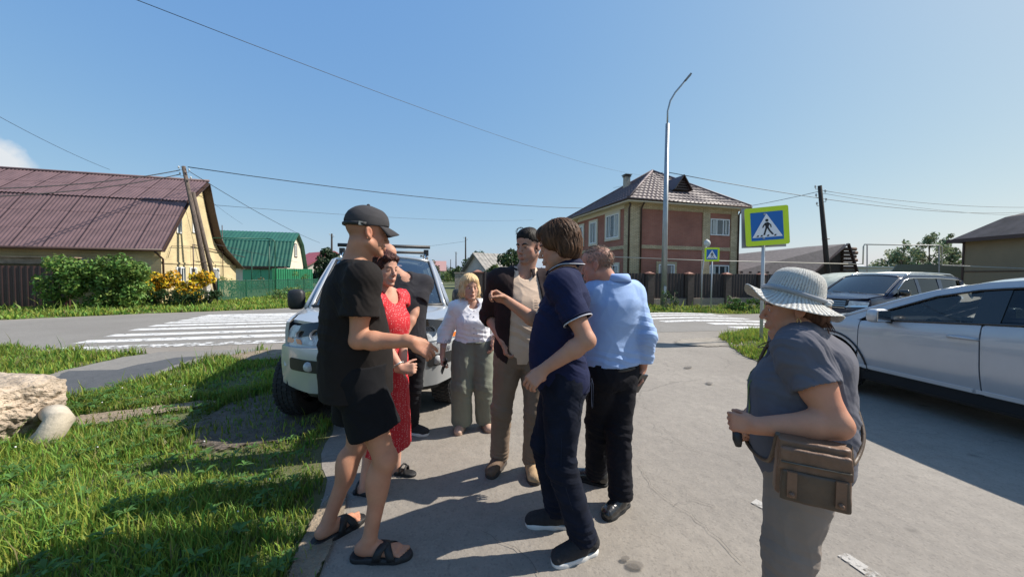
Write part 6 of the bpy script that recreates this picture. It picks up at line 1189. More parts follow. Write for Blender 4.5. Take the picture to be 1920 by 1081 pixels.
def surf(F, h, name, disp=None):
    """surface nets over the active blocks of the field"""
    lo, hi = F.bounds(); lo = lo - 4 * h; hi = hi + 4 * h; B = 8; nb = np.ceil((hi - lo) / (h * B)).astype(int); n = nb * B + 1
    ib = np.stack(np.meshgrid(*[np.arange(k) for k in nb], indexing='ij'), -1).reshape(-1, 3); cen = lo + (ib + .5) * h * B; dc = F.ev(cen); act = ib[np.abs(dc) < h * B * .87 * 1.35 + .004]
    G = np.full(n, 9.0, np.float32); mask = np.zeros(n, bool)
    r = np.arange(B + 1); off = np.stack(np.meshgrid(r, r, r, indexing='ij'), -1).reshape(-1, 3)
    pts = (act[:, None, :] * B + off[None]).reshape(-1, 3); mask[pts[:, 0], pts[:, 1], pts[:, 2]] = True; ii = np.argwhere(mask)
    G[mask] = F.ev(lo + ii * h)
    r8 = np.arange(B); o8 = np.stack(np.meshgrid(r8, r8, r8, indexing='ij'), -1).reshape(-1, 3); cells = (act[:, None, :] * B + o8[None]).reshape(-1, 3)
    cor = np.array([[0, 0, 0], [1, 0, 0], [0, 1, 0], [1, 1, 0], [0, 0, 1], [1, 0, 1], [0, 1, 1], [1, 1, 1]])
    val = np.stack([G[cells[:, 0] + c[0], cells[:, 1] + c[1], cells[:, 2] + c[2]] for c in cor], 1); sg = val < 0; mixed = sg.any(1) & ~sg.all(1); cells = cells[mixed]; val = val[mixed]
    acc = np.zeros((len(cells), 3)); cnt = np.zeros(len(cells))
    for a, b in ((0, 1), (2, 3), (4, 5), (6, 7), (0, 2), (1, 3), (4, 6), (5, 7), (0, 4), (1, 5), (2, 6), (3, 7)):
        va, vb = val[:, a], val[:, b]; m = (va < 0) != (vb < 0); t = np.where(m, va / np.where(m, va - vb, 1), 0); p = cor[a] + (cor[b] - cor[a]) * t[:, None]; acc[m] += p[m]; cnt[m] += 1
    V = lo + (cells + acc / cnt[:, None]) * h
    idm = np.full(n, -1, np.int32); idm[cells[:, 0], cells[:, 1], cells[:, 2]] = np.arange(len(cells)); quads = []
    for ax in range(3):
        u, v = (ax + 1) % 3, (ax + 2) % 3; e = np.zeros(3, int); e[ax] = 1; eu = np.zeros(3, int); eu[u] = 1; ev_ = np.zeros(3, int); ev_[v] = 1
        a = val[:, 0] < 0; bcor = int(e @ np.array([1, 2, 4])); b = val[:, bcor] < 0; m = a != b; c = cells[m]; fl_ = a[m]
        q = np.stack([idm[tuple((c - 0 * eu).T)], idm[tuple((c - eu).T)], idm[tuple((c - eu - ev_).T)], idm[tuple((c - ev_).T)]], 1); ok = (q >= 0).all(1); q = q[ok]; fl_ = fl_[ok]; q[~fl_] = q[~fl_][:, ::-1]; quads.append(q[:, ::-1])
    Q = np.concatenate(quads)
    # gentle relaxation takes the grid steps out
    for _ in range(2):
        acc = np.zeros_like(V); cn = np.zeros(len(V))
        for i in range(4): np.add.at(acc, Q[:, i], V[Q[:, (i + 1) % 4]] + V[Q[:, i - 1]]); np.add.at(cn, Q[:, i], 2)
        V = V * .6 + .4 * acc / np.maximum(cn, 1)[:, None]
    if disp is not None:
        e_ = 2e-3; Nn = np.stack([F.ev(V + np.eye(3)[i] * e_) - F.ev(V - np.eye(3)[i] * e_) for i in range(3)], 1); Nn /= np.maximum(np.linalg.norm(Nn, axis=1), 1e-9)[:, None]; V = V + Nn * disp(V, Nn)[:, None]
    return V, Q
def project(F, v, off):
    """the nearest point at the given distance from a garment's surface"""
    v = np.array(v, float)
    for _ in range(8):
        d = float(F.ev(v[None])[0]); g_ = np.array([float(F.ev((v + e)[None])[0]) - float(F.ev((v - e)[None])[0]) for e in np.eye(3) * .004]); v = v + nv(g_) * (off - d) * .9
    return v
def nv(v): v = np.array(v, float); return v / max(1e-9, np.linalg.norm(v))
def ik(a, c, l1, l2, hint):
    """joint between a and c with bone lengths l1, l2, bent towards hint"""
    a = np.array(a, float); c = np.array(c, float); d = c - a; L = np.linalg.norm(d); Lm = min(L, (l1 + l2) * .999); d = d / L; c = a + d * Lm; x = (l1 ** 2 - l2 ** 2 + Lm ** 2) / (2 * Lm); hh = math.sqrt(max(0, l1 ** 2 - x ** 2)); hv = np.array(hint, float); hv = nv(hv - d * (hv @ d)); return a + d * x + hv * hh, c
def frame(yaw, pitch=0.0, roll=0.0):
    """columns forward, left, up; pitch>0 looks down; roll>0 tips to the right"""
    M = Matrix.Rotation(yaw, 3, 'Z') @ Matrix.Rotation(pitch, 3, 'Y') @ Matrix.Rotation(roll, 3, 'X'); return np.array(M)
def hand_field(F, wrist, d, pn, side, s=1.0, curl=(.5, .5, .55, .6), thumb=.4, spread=.06, k=.006):
    """wrist point, d towards the fingers, pn out of the palm, side=+1 when the thumb lies along d x pn"""
    d = nv(d); pn = np.array(pn, float); pn = nv(pn - d * (pn @ d)); t = np.cross(d, pn) * side; W = np.array(wrist, float)
    P = lambda x, y, z: W + (d * x + t * y + pn * z) * s
    F.cone(P(-.03, 0, 0), P(.02, 0, 0), .024 * s, .026 * s, .012, sq=(pn, 1.25))
    for y0, y1 in ((.026, .031), (.008, .010), (-.010, -.011), (-.026, -.030)): F.cone(P(.012, y0 * .75, 0), P(.088, y1, -.002), .0145 * s, .0125 * s, .012)
    F.ell(P(.035, .026, .010), (.020 * s, .018 * s, .018 * s), None, .012)
    F.ell(P(.045, -.024, .008), (.026 * s, .014 * s, .014 * s), None, .012)
    for i, (y, L, r) in enumerate(((.031, .072, .0092), (.010, .080, .0095), (-.011, .074, .0092), (-.030, .058, .0082))):
        p = P(.090, y, -.001); a = 0.0; dirn = nv(d + t * (spread * (1.5 - i)))
        for j, (f, rr) in enumerate(((.45, 1.0), (.32, .93), (.23, .84))):
            a += curl[i] * (1.05, 1.2, .8)[j]; q = p + (dirn * math.cos(a) + pn * math.sin(a)) * L * f * s; F.cone(p, q, r * rr * s, r * rr * .94 * s, k if j == 0 else .004); p = q
    p = P(.028, .030, .008); tv = nv(d * (.75) + t * (.75 - .5 * thumb) + pn * (.25 + .5 * thumb))
    for j, (L, r) in enumerate(((.038, .0125), (.032, .0105), (.026, .0092))):
        q = p + tv * L * s; F.cone(p, q, r * s, r * .93 * s, .008 if j == 0 else .004); p = q; tv = nv(tv + d * .25 + pn * .22 * thumb - t * .25 * thumb)
    return P(.085, 0, .02)
def foot_field(F, ank, heel_z, yaw, s=1.0, k=.015, bare=True):
    f = np.array([math.cos(yaw), math.sin(yaw), 0]); l = np.array([-f[1], f[0], 0]); A = np.array(ank, float); P = lambda x, y, z: np.array([A[0], A[1], heel_z]) + (f * x + l * y) * s + np.array([0, 0, z * s])
    F.cone(A, P(-.02, 0, .045), .036 * s, .034 * s, k); F.ell(P(-.045, 0, .032), (.034 * s, .031 * s, .034 * s), None, k)
    F.cone(P(-.02, 0, .05), P(.10, .0, .030), .036 * s, .026 * s, k); F.cone(P(-.02, -.008, .026), P(.13, -.018, .018), .026 * s, .022 * s, k); F.cone(P(-.02, .01, .026), P(.14, .020, .020), .026 * s, .023 * s, k)
    if bare:
        for i, (y, L, r) in enumerate(((.030, .055, .0135), (.009, .05, .0095), (-.008, .043, .009), (-.023, .035, .0085), (-.036, .026, .008))): F.cone(P(.135, y * .8, .016), P(.135 + L, y, .011), r * s, r * .9 * s, .006)
def shoe(parent, name, ank, gz, yaw, s, um, sm, laces=None, sole_h=.028, toe=None, h=.0045, high=.085, lacem=None):
    """shoe with upper, sole and laces, in the parent's frame"""
    f = np.array([math.cos(yaw), math.sin(yaw), 0]); l = np.array([-f[1], f[0], 0]); P = lambda x, y, z: np.array([ank[0], ank[1], gz]) + (f * x + l * y) * s + np.array([0, 0, z * s]); sh = sole_h
    U = Fld(); U.ell(P(-.045, 0, sh + .030), (.046 * s, .040 * s, .045 * s), None, .02); U.cone(P(-.04, 0, sh + .045), P(.02, 0, sh + .05), .044 * s, .042 * s, .02); U.cone(P(.02, 0, sh + .045), P(.12, 0, sh + .022), .042 * s, .034 * s, .03)
    U.cone(P(.02, -.012, sh + .02), P(.150, -.016, sh + .012), .034 * s, .030 * s, .03); U.cone(P(.02, .010, sh + .02), P(.165, .012, sh + .012), .034 * s, .031 * s, .03); U.cone(P(-.03, 0, sh + .05), P(-.03, 0, sh + high), .042 * s, .045 * s, .02, flat=[(P(0, 0, sh + high), (0, 0, 1))]); U.plane(P(0, 0, sh * .7), (0, 0, -1))
    V, Q = surf(U, h, name, lambda V, N: .0012 * fbm(V * 60, 2)); me = np_mesh(name, V, Q, True); o = link_mesh(name, me, um, parent)
    S = Fld(); 
    for x0, y0, x1, y1, r in ((-.045, 0, .03, 0, .042), (.03, -.004, .115, -.010, .039), (.03, .004, .125, .008, .040), (.115, -.010, .150, -.008, .036), (.125, .008, .158, .010, .035)): S.cone(P(x0, y0, sh * .5), P(x1, y1, sh * .5 + (.006 if x1 > .14 else 0)), r * s, r * s, .02, flat=[(P(0, 0, sh), (0, 0, 1)), (P(0, 0, 0.001), (0, 0, -1))])
    V, Q = surf(S, h, 'sole'); link_mesh('sole', np_mesh('sole', V, Q, True), sm, o)
    if laces:
        q = MB()
        for i in range(5):
            x = .035 + i * .019; z = sh + .088 - i * .0115; q.tube([P(x, -.028, z - .012), P(x + .006, 0, z + .003), P(x, .028, z - .012)], .0032 * s, 5)
        q.tube([P(.03, 0, sh + .09), P(.035, .03, sh + .105), P(.055, .035, sh + .085)], .0028 * s, 5); q.tube([P(.03, 0, sh + .09), P(.04, -.03, sh + .102), P(.06, -.03, sh + .08)], .0028 * s, 5); q.build('laces', laces, o)
    return o
def head_field(F, O, M, s=1.0, female=False, k=.018, wide=1.0, jaw=1.0, nose=1.0):
    """head centred between the ears; columns of M are forward, left, up"""
    O = np.array(O, float); P = lambda x, y, z: O + M @ (np.array([x, y * wide, z]) * s); E_ = lambda c, r, kk=k, op='u': F.ell(P(*c), np.array([r[0], r[1] * wide, r[2]]) * s, M, kk, op)
    E_((-.012, 0, .038), (.096, .076, .084)); E_((.030, 0, -.020), (.060, .062, .085)); E_((.034, 0, .050), (.056, .062, .056))
    for y in (-1, 1):
        F.cone(P(-.002, y * .054 * jaw, -.055), P(.064, y * .017 * jaw, -.098), .021 * s, .019 * s, k); F.ell(P(.052, y * .043, -.024), np.array([.022, .020, .019]) * s, M, .015)
        F.ell(P(.030, y * .044, -.058), np.array([.035, .020, .035]) * s, M, .02)
    F.ell(P(.076, 0, -.100), np.array([.019, .021, .017]) * s, M, .014)
    F.cone(P(.080, -.030, .020), P(.080, .030, .020), .0105 * s, .0105 * s, .014)
    for y in (-1, 1): F.ell(P(.094, y * .031, .001), np.array([.017, .017, .0115]) * s, M, .010, 'cut')
    F.chain([P(.086, 0, .014), P(.099, 0, -.012), P(.110 + .006 * (nose - 1), 0, -.031)], np.array([.0075, .0085, .0115]) * s, .008)
    for y in (-1, 1): F.ell(P(.098, y * .0125, -.036), np.array([.011, .0075, .0075]) * s, M, .006)
    # lids
    for y in (-1, 1):
        F.ell(P(.0715, y * .031, .002), np.array([.0135, .0155, .0125]) * s, M, .004)
        F.cone(P(.0865, y * .020, .0075), P(.0825, y * .044, .006), .0032 * s, .003 * s, .003); F.cone(P(.085, y * .021, -.0065), P(.081, y * .043, -.006), .003 * s, .003 * s, .004)
    # mouth
    F.ell(P(.086, 0, -.066), np.array([.014, .028, .020]) * s, M, .012)
    F.chain([P(.0905, -.023, -.0695), P(.0985, -.006, -.0655), P(.0985, .006, -.0655), P(.0905, .023, -.0695)], np.array([.003, .0058, .0058, .003]) * s, .004)
    F.chain([P(.0895, -.021, -.0705), P(.0965, 0, -.0775), P(.0895, .021, -.0705)], np.array([.003, .0068, .003]) * s, .004)
    F.chain([P(.0925, -.024, -.0705), P(.1035, 0, -.0712), P(.0925, .024, -.0705)], np.array([.0014, .0018, .0014]) * s, .002, 'cut')
    F.ell(P(.094, 0, -.088), np.array([.008, .018, .005]) * s, M, .006, 'cut')
    for y in (-1, 1):   # ears
        ax = M @ np.array([[1, 0, 0], [0, 1, 0], [0, 0, 1]]); Me = M @ np.array(Matrix.Rotation(R(-12), 3, 'Y')) @ np.array(Matrix.Rotation(R(y * -18), 3, 'Z'))
        F.ell(P(-.012, y * .081, -.004), np.array([.020, .0095, .032]) * s, Me, .006); F.ell(P(-.008, y * .0905, -.002), np.array([.011, .0075, .020]) * s, Me, .004, 'cut'); F.ell(P(-.004, y * .080, -.030), np.array([.009, .007, .010]) * s, Me, .005)
    return P
def paint(V, base, spots):
    """spots: (centre, radius, colour, strength) of true skin colour: lips, cheeks, stubble"""
    c = np.tile(np.array(base, float), (len(V), 1)); c *= (1 + .16 * fbm(V * 14, 3) + .05 * noise3(V * 120))[:, None]; c[:, 1:] *= (1 - .12 * fbm(V * 9 + 31, 2))[:, None]
    for cen, rad, col, st in spots:
        if not isinstance(rad, tuple): d = np.linalg.norm(V - np.array(cen), axis=1) / rad
        else: M_, r3 = rad; d = np.linalg.norm(((V - np.array(cen)) @ M_) / np.array(r3), axis=1)
        wgt = np.clip(1.6 - 1.6 * d, 0, 1) * st; c = c * (1 - wgt[:, None]) + np.array(col)[None] * wgt[:, None]
    return np.clip(c, 0.002, 1)
def skin_material():
    m = mat('skin', (1, 1, 1), .55, spec=.22, vcol=True, bump=.12, bscale=220, bdist=.004); b = m.node_tree.nodes['Principled BSDF']; b.inputs['Subsurface Weight'].default_value = .08; b.inputs['Subsurface Radius'].default_value = (.01, .004, .002); b.inputs['Subsurface Scale'].default_value = .6; return m
SKIN = skin_material()
HAIR = mat('hair', (1, 1, 1), .6, spec=.18, vcol=True, bump=.5, bscale=180, bdist=.004)
def cloth(name, col, rough=.9, weave=900, var=.10, bump=.25, vs=4, sheen=.25):
    m = mat(name, col, rough, spec=.2, var=var, vscale=vs, bump=bump, bscale=weave, bdist=.0016)
    m.node_tree.nodes['Principled BSDF'].inputs['Sheen Weight'].default_value = sheen * min(1, sum(col)) * .4; return m
def folds(amp, scale=(9, 9, 4), seed=0.0, extra=()):
    """cloth folds: ridged noise plus local fans of creases (centre, radius, direction, wavelength, amplitude)"""
    sc_ = np.array(scale, float)
    def fn(V, N):
        wv = fbm(V * 3 + seed + 5, 2)[:, None] * .12; q = V + wv; a = 1 - 2 * np.abs(noise3(q * sc_ + seed)); b = 1 - 2 * np.abs(noise3(q * sc_ * 2.1 + seed + 9)); c = 1 - 2 * np.abs(noise3((V + wv * .7) * sc_ * np.array([2.2, 2.2, 4.5]) + seed + 3)); d = amp * (.75 * (a * np.abs(a) - .3) + .45 * (b * np.abs(b) - .3) + .22 * c * np.abs(c)) + amp * .35 * fbm(V * 5 + seed, 2)
        for cen, rad, dr, wl, am in extra:
            dd = np.linalg.norm((V - np.array(cen)) / np.array(rad), axis=1); ph = (V @ nv(dr)) * 2 * np.pi / wl + 2.2 * fbm(V * 9 + seed, 2); d = d + am * np.exp(-dd ** 2 * 1.2) * (np.sin(ph) ** 3)
        return d
    return fn
class Person:
    """pose given in world coordinates; everything is stored relative to the base point"""
    def __init__(s, base, H, label, skin=(.50, .29, .205), female=False, h=.0055, name='person'):
        s.base = np.array([base[0], base[1], base[2] if len(base) > 2 else 0.0]); s.H = H; s.F = Fld(); s.spots = []; s.skin = skin; s.label = label; s.h = h; s.female = female; s.name = name; s.kids = []; s.bs = H / 1.78
    def L(s, p): return np.array(p, float) - s.base
    def finish(s):
        V, Q = surf(s.F, s.h, s.name); me = np_mesh(s.name, V, Q, True); set_col(me, paint(V, s.skin, s.spots)); o = link_mesh(s.name, me, SKIN); o.location = s.base; tag(o, s.label, 'person', s.__dict__.get('group')); s.o = o; return o
    def wear(s, name, F, m, amp=.004, scale=(9, 9, 4), h=None, extra=(), cols=None, seed=1.0):
        V, Q = surf(F, h or s.h, name, folds(amp, scale, seed, extra)); me = np_mesh(name, V, Q, True)
        if cols is not None: set_col(me, cols(V))
        return link_mesh(name, me, m, s.o)
    def skeleton(s, pelvis, yaw_hip, yaw_sh, lean=(0, 0), sw=.185, hw=.09, up=None):
        """pelvis: world point between the hip joints; lean = (forward, left) shift of the shoulder line"""
        b = s.bs; s.pel = s.L(pelvis); s.Mh = frame(yaw_hip); s.Ms = frame(yaw_sh); up = up or .50 * b; s.sh = s.pel + np.array([0, 0, up]) + s.Ms @ np.array([lean[0], lean[1], 0]) * 1.0
        axis = nv(s.sh - s.pel); f = nv(np.cross(np.cross(axis, s.Mh[:, 0]), axis)); l = np.cross(axis, f); s.Mt = np.stack([f, l, axis], 1); s.tl = np.linalg.norm(s.sh - s.pel); s.tw = (yaw_sh - yaw_hip + math.pi) % (2 * math.pi) - math.pi
        s.SL = s.sh + s.Ms @ np.array([0, sw * b, -.005]); s.SR = s.sh + s.Ms @ np.array([0, -sw * b, -.005]); s.HL = s.pel + s.Mh @ np.array([0, hw * b, 0]); s.HR = s.pel + s.Mh @ np.array([0, -hw * b, 0]); return s
    def torso_stations(s, prof, ease=0.0):
        """prof rows: (fraction of pelvis->shoulder, half width, front, back, offset forward)"""
        return [(f * s.tl, w_ * s.bs + ease, fr * s.bs + ease, bk * s.bs + ease, of * s.bs, 0, s.tw * min(1, max(0, f))) for f, w_, fr, bk, of in prof]
TORSO_M = [(-.20, .10, .07, .09, .01), (-.08, .155, .095, .115, 0), (.06, .168, .105, .118, 0), (.25, .158, .108, .095, .005), (.45, .158, .112, .092, .01), (.70, .175, .118, .105, .005), (.88, .172, .100, .105, 0), (1.0, .140, .072, .085, -.008), (1.10, .075, .055, .062, -.012)]
TORSO_F = [(-.20, .11, .07, .10, .01), (-.08, .165, .10, .125, 0), (.06, .175, .105, .13, 0), (.28, .145, .10, .088, .005), (.45, .140, .105, .085, .01), (.68, .155, .135, .095, .01), (.86, .150, .095, .095, 0), (1.0, .120, .065, .078, -.008), (1.10, .065, .048, .056, -.012)]
def arm(p, S, elbow, wrist, b=1.0, ru=.050, rf=.042, rw=.027, F=None, k=.02):
    F = F or p.F; S, elbow, wrist = (np.array(q, float) for q in (S, elbow, wrist))
    F.ell(S + np.array([0, 0, -.005]), np.array([.058, .058, .060]) * b, None, .03); F.cone(S, elbow, ru * b, .039 * b, k); F.ell(_lerp(S, elbow, .5), np.array([.046, .046, .06]) * b, None, .03); F.chain([elbow, _lerp(elbow, wrist, .28), wrist], [.038 * b, rf * b, rw * b], k)
def leg(p, Hp, knee, ank, b=1.0, rt=.085, rk=.056, rc=.055, ra=.036, back=None, F=None):
    F = F or p.F; Hp, knee, ank = (np.array(q, float) for q in (Hp, knee, ank)); F.cone(Hp, knee, rt * b, rk * b, .03); F.cone(knee, ank, rk * .93 * b, ra * b, .03); bk = nv(back) if back is not None else np.zeros(3)
    c = _lerp(knee, ank, .30) + bk * .022; F.ell(c, np.array([rc, rc, .11]) * b, None, .03); F.ell(knee - bk * .012, np.array([.05, .05, .06]) * b, None, .02)
def sleeve(F, S, end, r0, r1, inner, k=.03, hollow=True, depth=.05):
    """loose sleeve from the shoulder to end, open at the cuff"""
    S, end = np.array(S, float), np.array(end, float); d = nv(end - S); F.cone(S - d * .0, end + d * .03, r0, r1, k, flat=[(end, d)])
    return (end, d, inner)
def open_end(F, end, d, r_in, depth=.045): F.cone(end - d * depth, end + d * .05, r_in * .94, r_in, 0, 'cut', flat=[(end - d * depth, -d)])
def collar(p, name, C0, M, rx, ry, hgt, m, open_ang=.35, drop=.045, th=.004, fall=True, parent=None, tip=.03, back_lift=.0):
    """shirt collar: stand and turned-down fall round the neck; gap at the front"""
    n = 36; V = []; C0 = np.array(C0, float)
    prof = [(0, -.012), (.002, hgt), (.010, hgt + .004), (.022, hgt - .008), (.034, hgt - drop)] if fall else [(0, -.01), (.0, hgt), (th * 2, hgt), (th * 2, -.01)]
    F = []
    for i in range(n + 1):
        a = open_ang + (2 * math.pi - 2 * open_ang) * i / n; ca, sa = math.cos(a), math.sin(a); front = max(0, ca)
        for (o, z) in prof:
            zz = z - .040 * front ** 1.5 + back_lift * max(0, -ca); 
            if fall and o > .03: zz -= tip * front ** 4; o = o + .010 * front ** 3
            V.append(C0 + M @ np.array([(rx + o) * ca, (ry + o) * sa, zz]))
    k = len(prof); F = [(i * k + j, (i + 1) * k + j, (i + 1) * k + j + 1, i * k + j + 1) for i in range(n) for j in range(k - 1)]
    me = np_mesh(name, V, F, True); o = link_mesh(name, me, m, parent or p.o); md = o.modifiers.new('thick', 'SOLIDIFY'); md.thickness = th; md.offset = 1; return o
def eyes(p, P, M, iris=(.06, .04, .025), s=1.0, brow=(.03, .02, .015), brow_w=.0042, gaze=0.0):
    for y in (-1, 1):
        c = np.array(P(.0735, y * .031, .0005)); q = MB(); q.ball(tuple(c), .0128 * s, 8); e = q.build('eye', mat('eye_white', (.62, .58, .54), .25), p.o)
        d = nv(M @ np.array([1, .10 * y * 0 + gaze, -.03])); q = MB(); Mi = np.array(d); rt = Matrix(((0, 0, 0),) * 3); z = Vector(d); x = z.orthogonal().normalized(); yv = z.cross(x); q.lathe([(.001, .0133 * s), (.0030 * s, .0131 * s), (.0062 * s, .0118 * s)], c=tuple(c), M=Matrix((x, yv, z)).transposed(), n=14); q.build('iris', mat('iris_%d' % int(iris[2] * 1000), iris, .15), e)
        q = MB(); q.tube([P(.0915, y * .013, .0185), P(.0915, y * .026, .0245), P(.083, y * .041, .0235), P(.073, y * .051, .016)], [brow_w * .8 * s, brow_w * s, brow_w * .9 * s, brow_w * .4 * s], 6); q.build('eyebrow', mat('brow_%d' % int(brow[0] * 1000), brow, .8), p.o)
def hair_mesh(p, F, cols, M, O, h=.0045, amp=.004, strands=46, name='hair', m=None, seed=0.0, mode='down', parent=None, curl=0.0):
    """hair volume with strand grooves that run down from the crown"""
    V, Q = surf(F, h, name); q = (V - np.array(O)) @ M; az = np.arctan2(q[:, 1], q[:, 0] + .01); el = q[:, 2] / .1; rr = np.linalg.norm(q, axis=1)
    u = np.stack([np.cos(az) * strands * .16, np.sin(az) * strands * .16, el * (1.1 + curl * 6) + seed], 1); st = fbm(u, 3); fine = noise3(u * 3.1 + 4)
    Nn = np.stack([F.ev(V + np.eye(3)[i] * .002) - F.ev(V - np.eye(3)[i] * .002) for i in range(3)], 1); Nn /= np.maximum(np.linalg.norm(Nn, axis=1), 1e-9)[:, None]
    V = V + Nn * (amp * (st + .6 * fine))[:, None]; me = np_mesh(name, V, Q, True); t = np.clip(.5 + .9 * st + .5 * fine, 0, 1)[:, None]; set_col(me, np.array(cols[0])[None] * (1 - t) + np.array(cols[1])[None] * t); return link_mesh(name, me, m or HAIR, parent or p.o)
def strands(p, name, roots, dirs, length, width, cols, m=None, droop=.6, n=4, seed=1, parent=None, wave=0.0):
    """loose hair: tapered ribbons from root points"""
    rr = np.random.RandomState(seed); V = []; F = []; Cc = []
    for r0, d0 in zip(roots, dirs):
        L = length * (.6 + .7 * rr.rand()); w_ = width * (.7 + .6 * rr.rand()); d = nv(d0 + rr.normal(0, .18, 3)); q = np.array(r0, float); sd = nv(np.cross(d, rr.normal(size=3))); b = len(V); col = np.array(cols[0]) + (np.array(cols[1]) - np.array(cols[0])) * rr.rand(); ph = rr.rand() * 6
        for i in range(n + 1):
            t = i / n; ww = w_ * (1 - t * .85); V += [q - sd * ww / 2, q + sd * ww / 2]; Cc += [col, col]; d = nv(d + np.array([0, 0, -droop / n]) + wave * np.array([math.sin(ph + t * 7), math.cos(ph + t * 7), 0]) / n); q = q + d * L / n
        F += [(b + 2 * i, b + 2 * i + 1, b + 2 * i + 3, b + 2 * i + 2) for i in range(n)]
    me = np_mesh(name, V, F, True); set_col(me, np.array(Cc)); return link_mesh(name, me, m or HAIR, parent or p.o)
# ------------------------------------------------------------------ garments
def body(p, prof, feet, wristL, wristR, elL, elR, knL, knR, headO, headYaw, headPitch=0.0, headRoll=0.0, hs=1.0, neck=.058, arm_b=1.0, leg_b=1.0, handL=None, handR=None, bare_feet=False, torso_shrink=.012, fem=False, jaw=1.0, wide=1.0, nose=1.0):
    """feet = (ankle world L, yaw L, ankle world R, yaw R); wrists/elbow/knee hints in world"""
    b = p.bs; F = p.F; p.prof = prof
    F.loft(p.pel, p.Mt, p.torso_stations(prof, -torso_shrink), .03)
    F.cone(p.SL, p.SR, .052 * b, .052 * b, .05)
    O = p.L(headO); M = frame(headYaw, headPitch, headRoll); p.HO, p.HM, p.hs = O, M, hs
    nb = p.pel + p.Mt @ np.array([-.005, 0, p.tl * 1.06]); p.nb = nb
    F.cone(nb - np.array([0, 0, .03]), O + M @ np.array([-.022, 0, -.055]) * hs, neck * 1.08, neck * .95, .035)
    F.cone(p.pel + p.Mt @ np.array([-.02, .05, p.tl * 1.10]), p.SL, .042 * b, .046 * b, .05); F.cone(p.pel + p.Mt @ np.array([-.02, -.05, p.tl * 1.10]), p.SR, .042 * b, .046 * b, .05)
    p.P = head_field(F, O, M, hs, k=.018, jaw=jaw, wide=wide, nose=nose)
    la, lf = .172 * p.H, .148 * p.H
    p.EL, p.WL = ik(p.SL, p.L(wristL), la, lf, elL); p.ER, p.WR = ik(p.SR, p.L(wristR), la, lf, elR)
    arm(p, p.SL, p.EL, p.WL, arm_b); arm(p, p.SR, p.ER, p.WR, arm_b)
    lt, ls = .238 * p.H, .238 * p.H
    p.AL, p.yL, p.AR, p.yR = p.L(feet[0]), feet[1], p.L(feet[2]), feet[3]
    p.KL, _ = ik(p.HL, p.AL, lt, ls, knL); p.KR, _ = ik(p.HR, p.AR, lt, ls, knR)
    bk = lambda y: (-math.cos(y), -math.sin(y), 0)
    leg(p, p.HL, p.KL, p.AL, leg_b, back=bk(p.yL)); leg(p, p.HR, p.KR, p.AR, leg_b, back=bk(p.yR))
    for W, E_, hd in ((p.WL, p.EL, handL), (p.WR, p.ER, handR)):
        hd = dict(hd or {}); d = hd.pop('d', None); d = nv(W - E_) if d is None else d; pn = hd.pop('pn', (0, 0, -1)); hand_field(F, W, d, pn, hd.pop('side', 1), hd.pop('s', .97 * b), **hd)
    for A, y in ((p.AL, p.yL), (p.AR, p.yR)): foot_field(F, A, A[2] - .085 * b + (0.0 if bare_feet else .02), y, b * (1.0 if bare_feet else .86), bare=bare_feet)
    # colour of the face
    P = p.P; sk = np.array(p.skin)
    red = sk * np.array([1.06, .80, .78]); lip = np.array([sk[0] * .85, sk[1] * .50, sk[2] * .52])
    p.spots += [(P(.05, y * .05, -.03), .03 * hs, red, .5) for y in (-1, 1)] + [(P(.112, 0, -.032), .018 * hs, red, .5)] + [(P(-.01, y * .085, -.004), .035 * hs, red, .45) for y in (-1, 1)]
    p.spots += [(P(.096, 0, -.0665), (M, np.array([.014, .025, .006]) * hs), lip, .9), (P(.095, 0, -.0775), (M, np.array([.014, .023, .008]) * hs), lip, .9)]
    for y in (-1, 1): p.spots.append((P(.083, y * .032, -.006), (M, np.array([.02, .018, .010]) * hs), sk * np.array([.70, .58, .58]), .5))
    for W in (p.WL, p.WR): p.spots.append((W + nv(W - (p.EL if W is p.WL else p.ER)) * .12, .06, red, .35))
    return p
def stubble(p, col=(.13, .09, .075), st=.4):
    P, M, s = p.P, p.HM, p.hs
    p.spots += [(P(.06, 0, -.09), (M, np.array([.055, .055, .032]) * s), col, st), (P(.10, 0, -.055), (M, np.array([.02, .028, .008]) * s), col, st * .8)] + [(P(.02, y * .055, -.065), (M, np.array([.05, .025, .035]) * s), col, st * .8) for y in (-1, 1)]
def cropped(p, col, st=.75, top=.055, back=True):
    """close-cropped hair is colour on the scalp"""
    P, M, s = p.P, p.HM, p.hs; p.spots += [(P(-.05, 0, .01), (M, np.array([.085, .10, .085]) * s), col, st), (P(-.02, 0, .10), (M, np.array([.09, .085, .05]) * s), col, st * .8)]
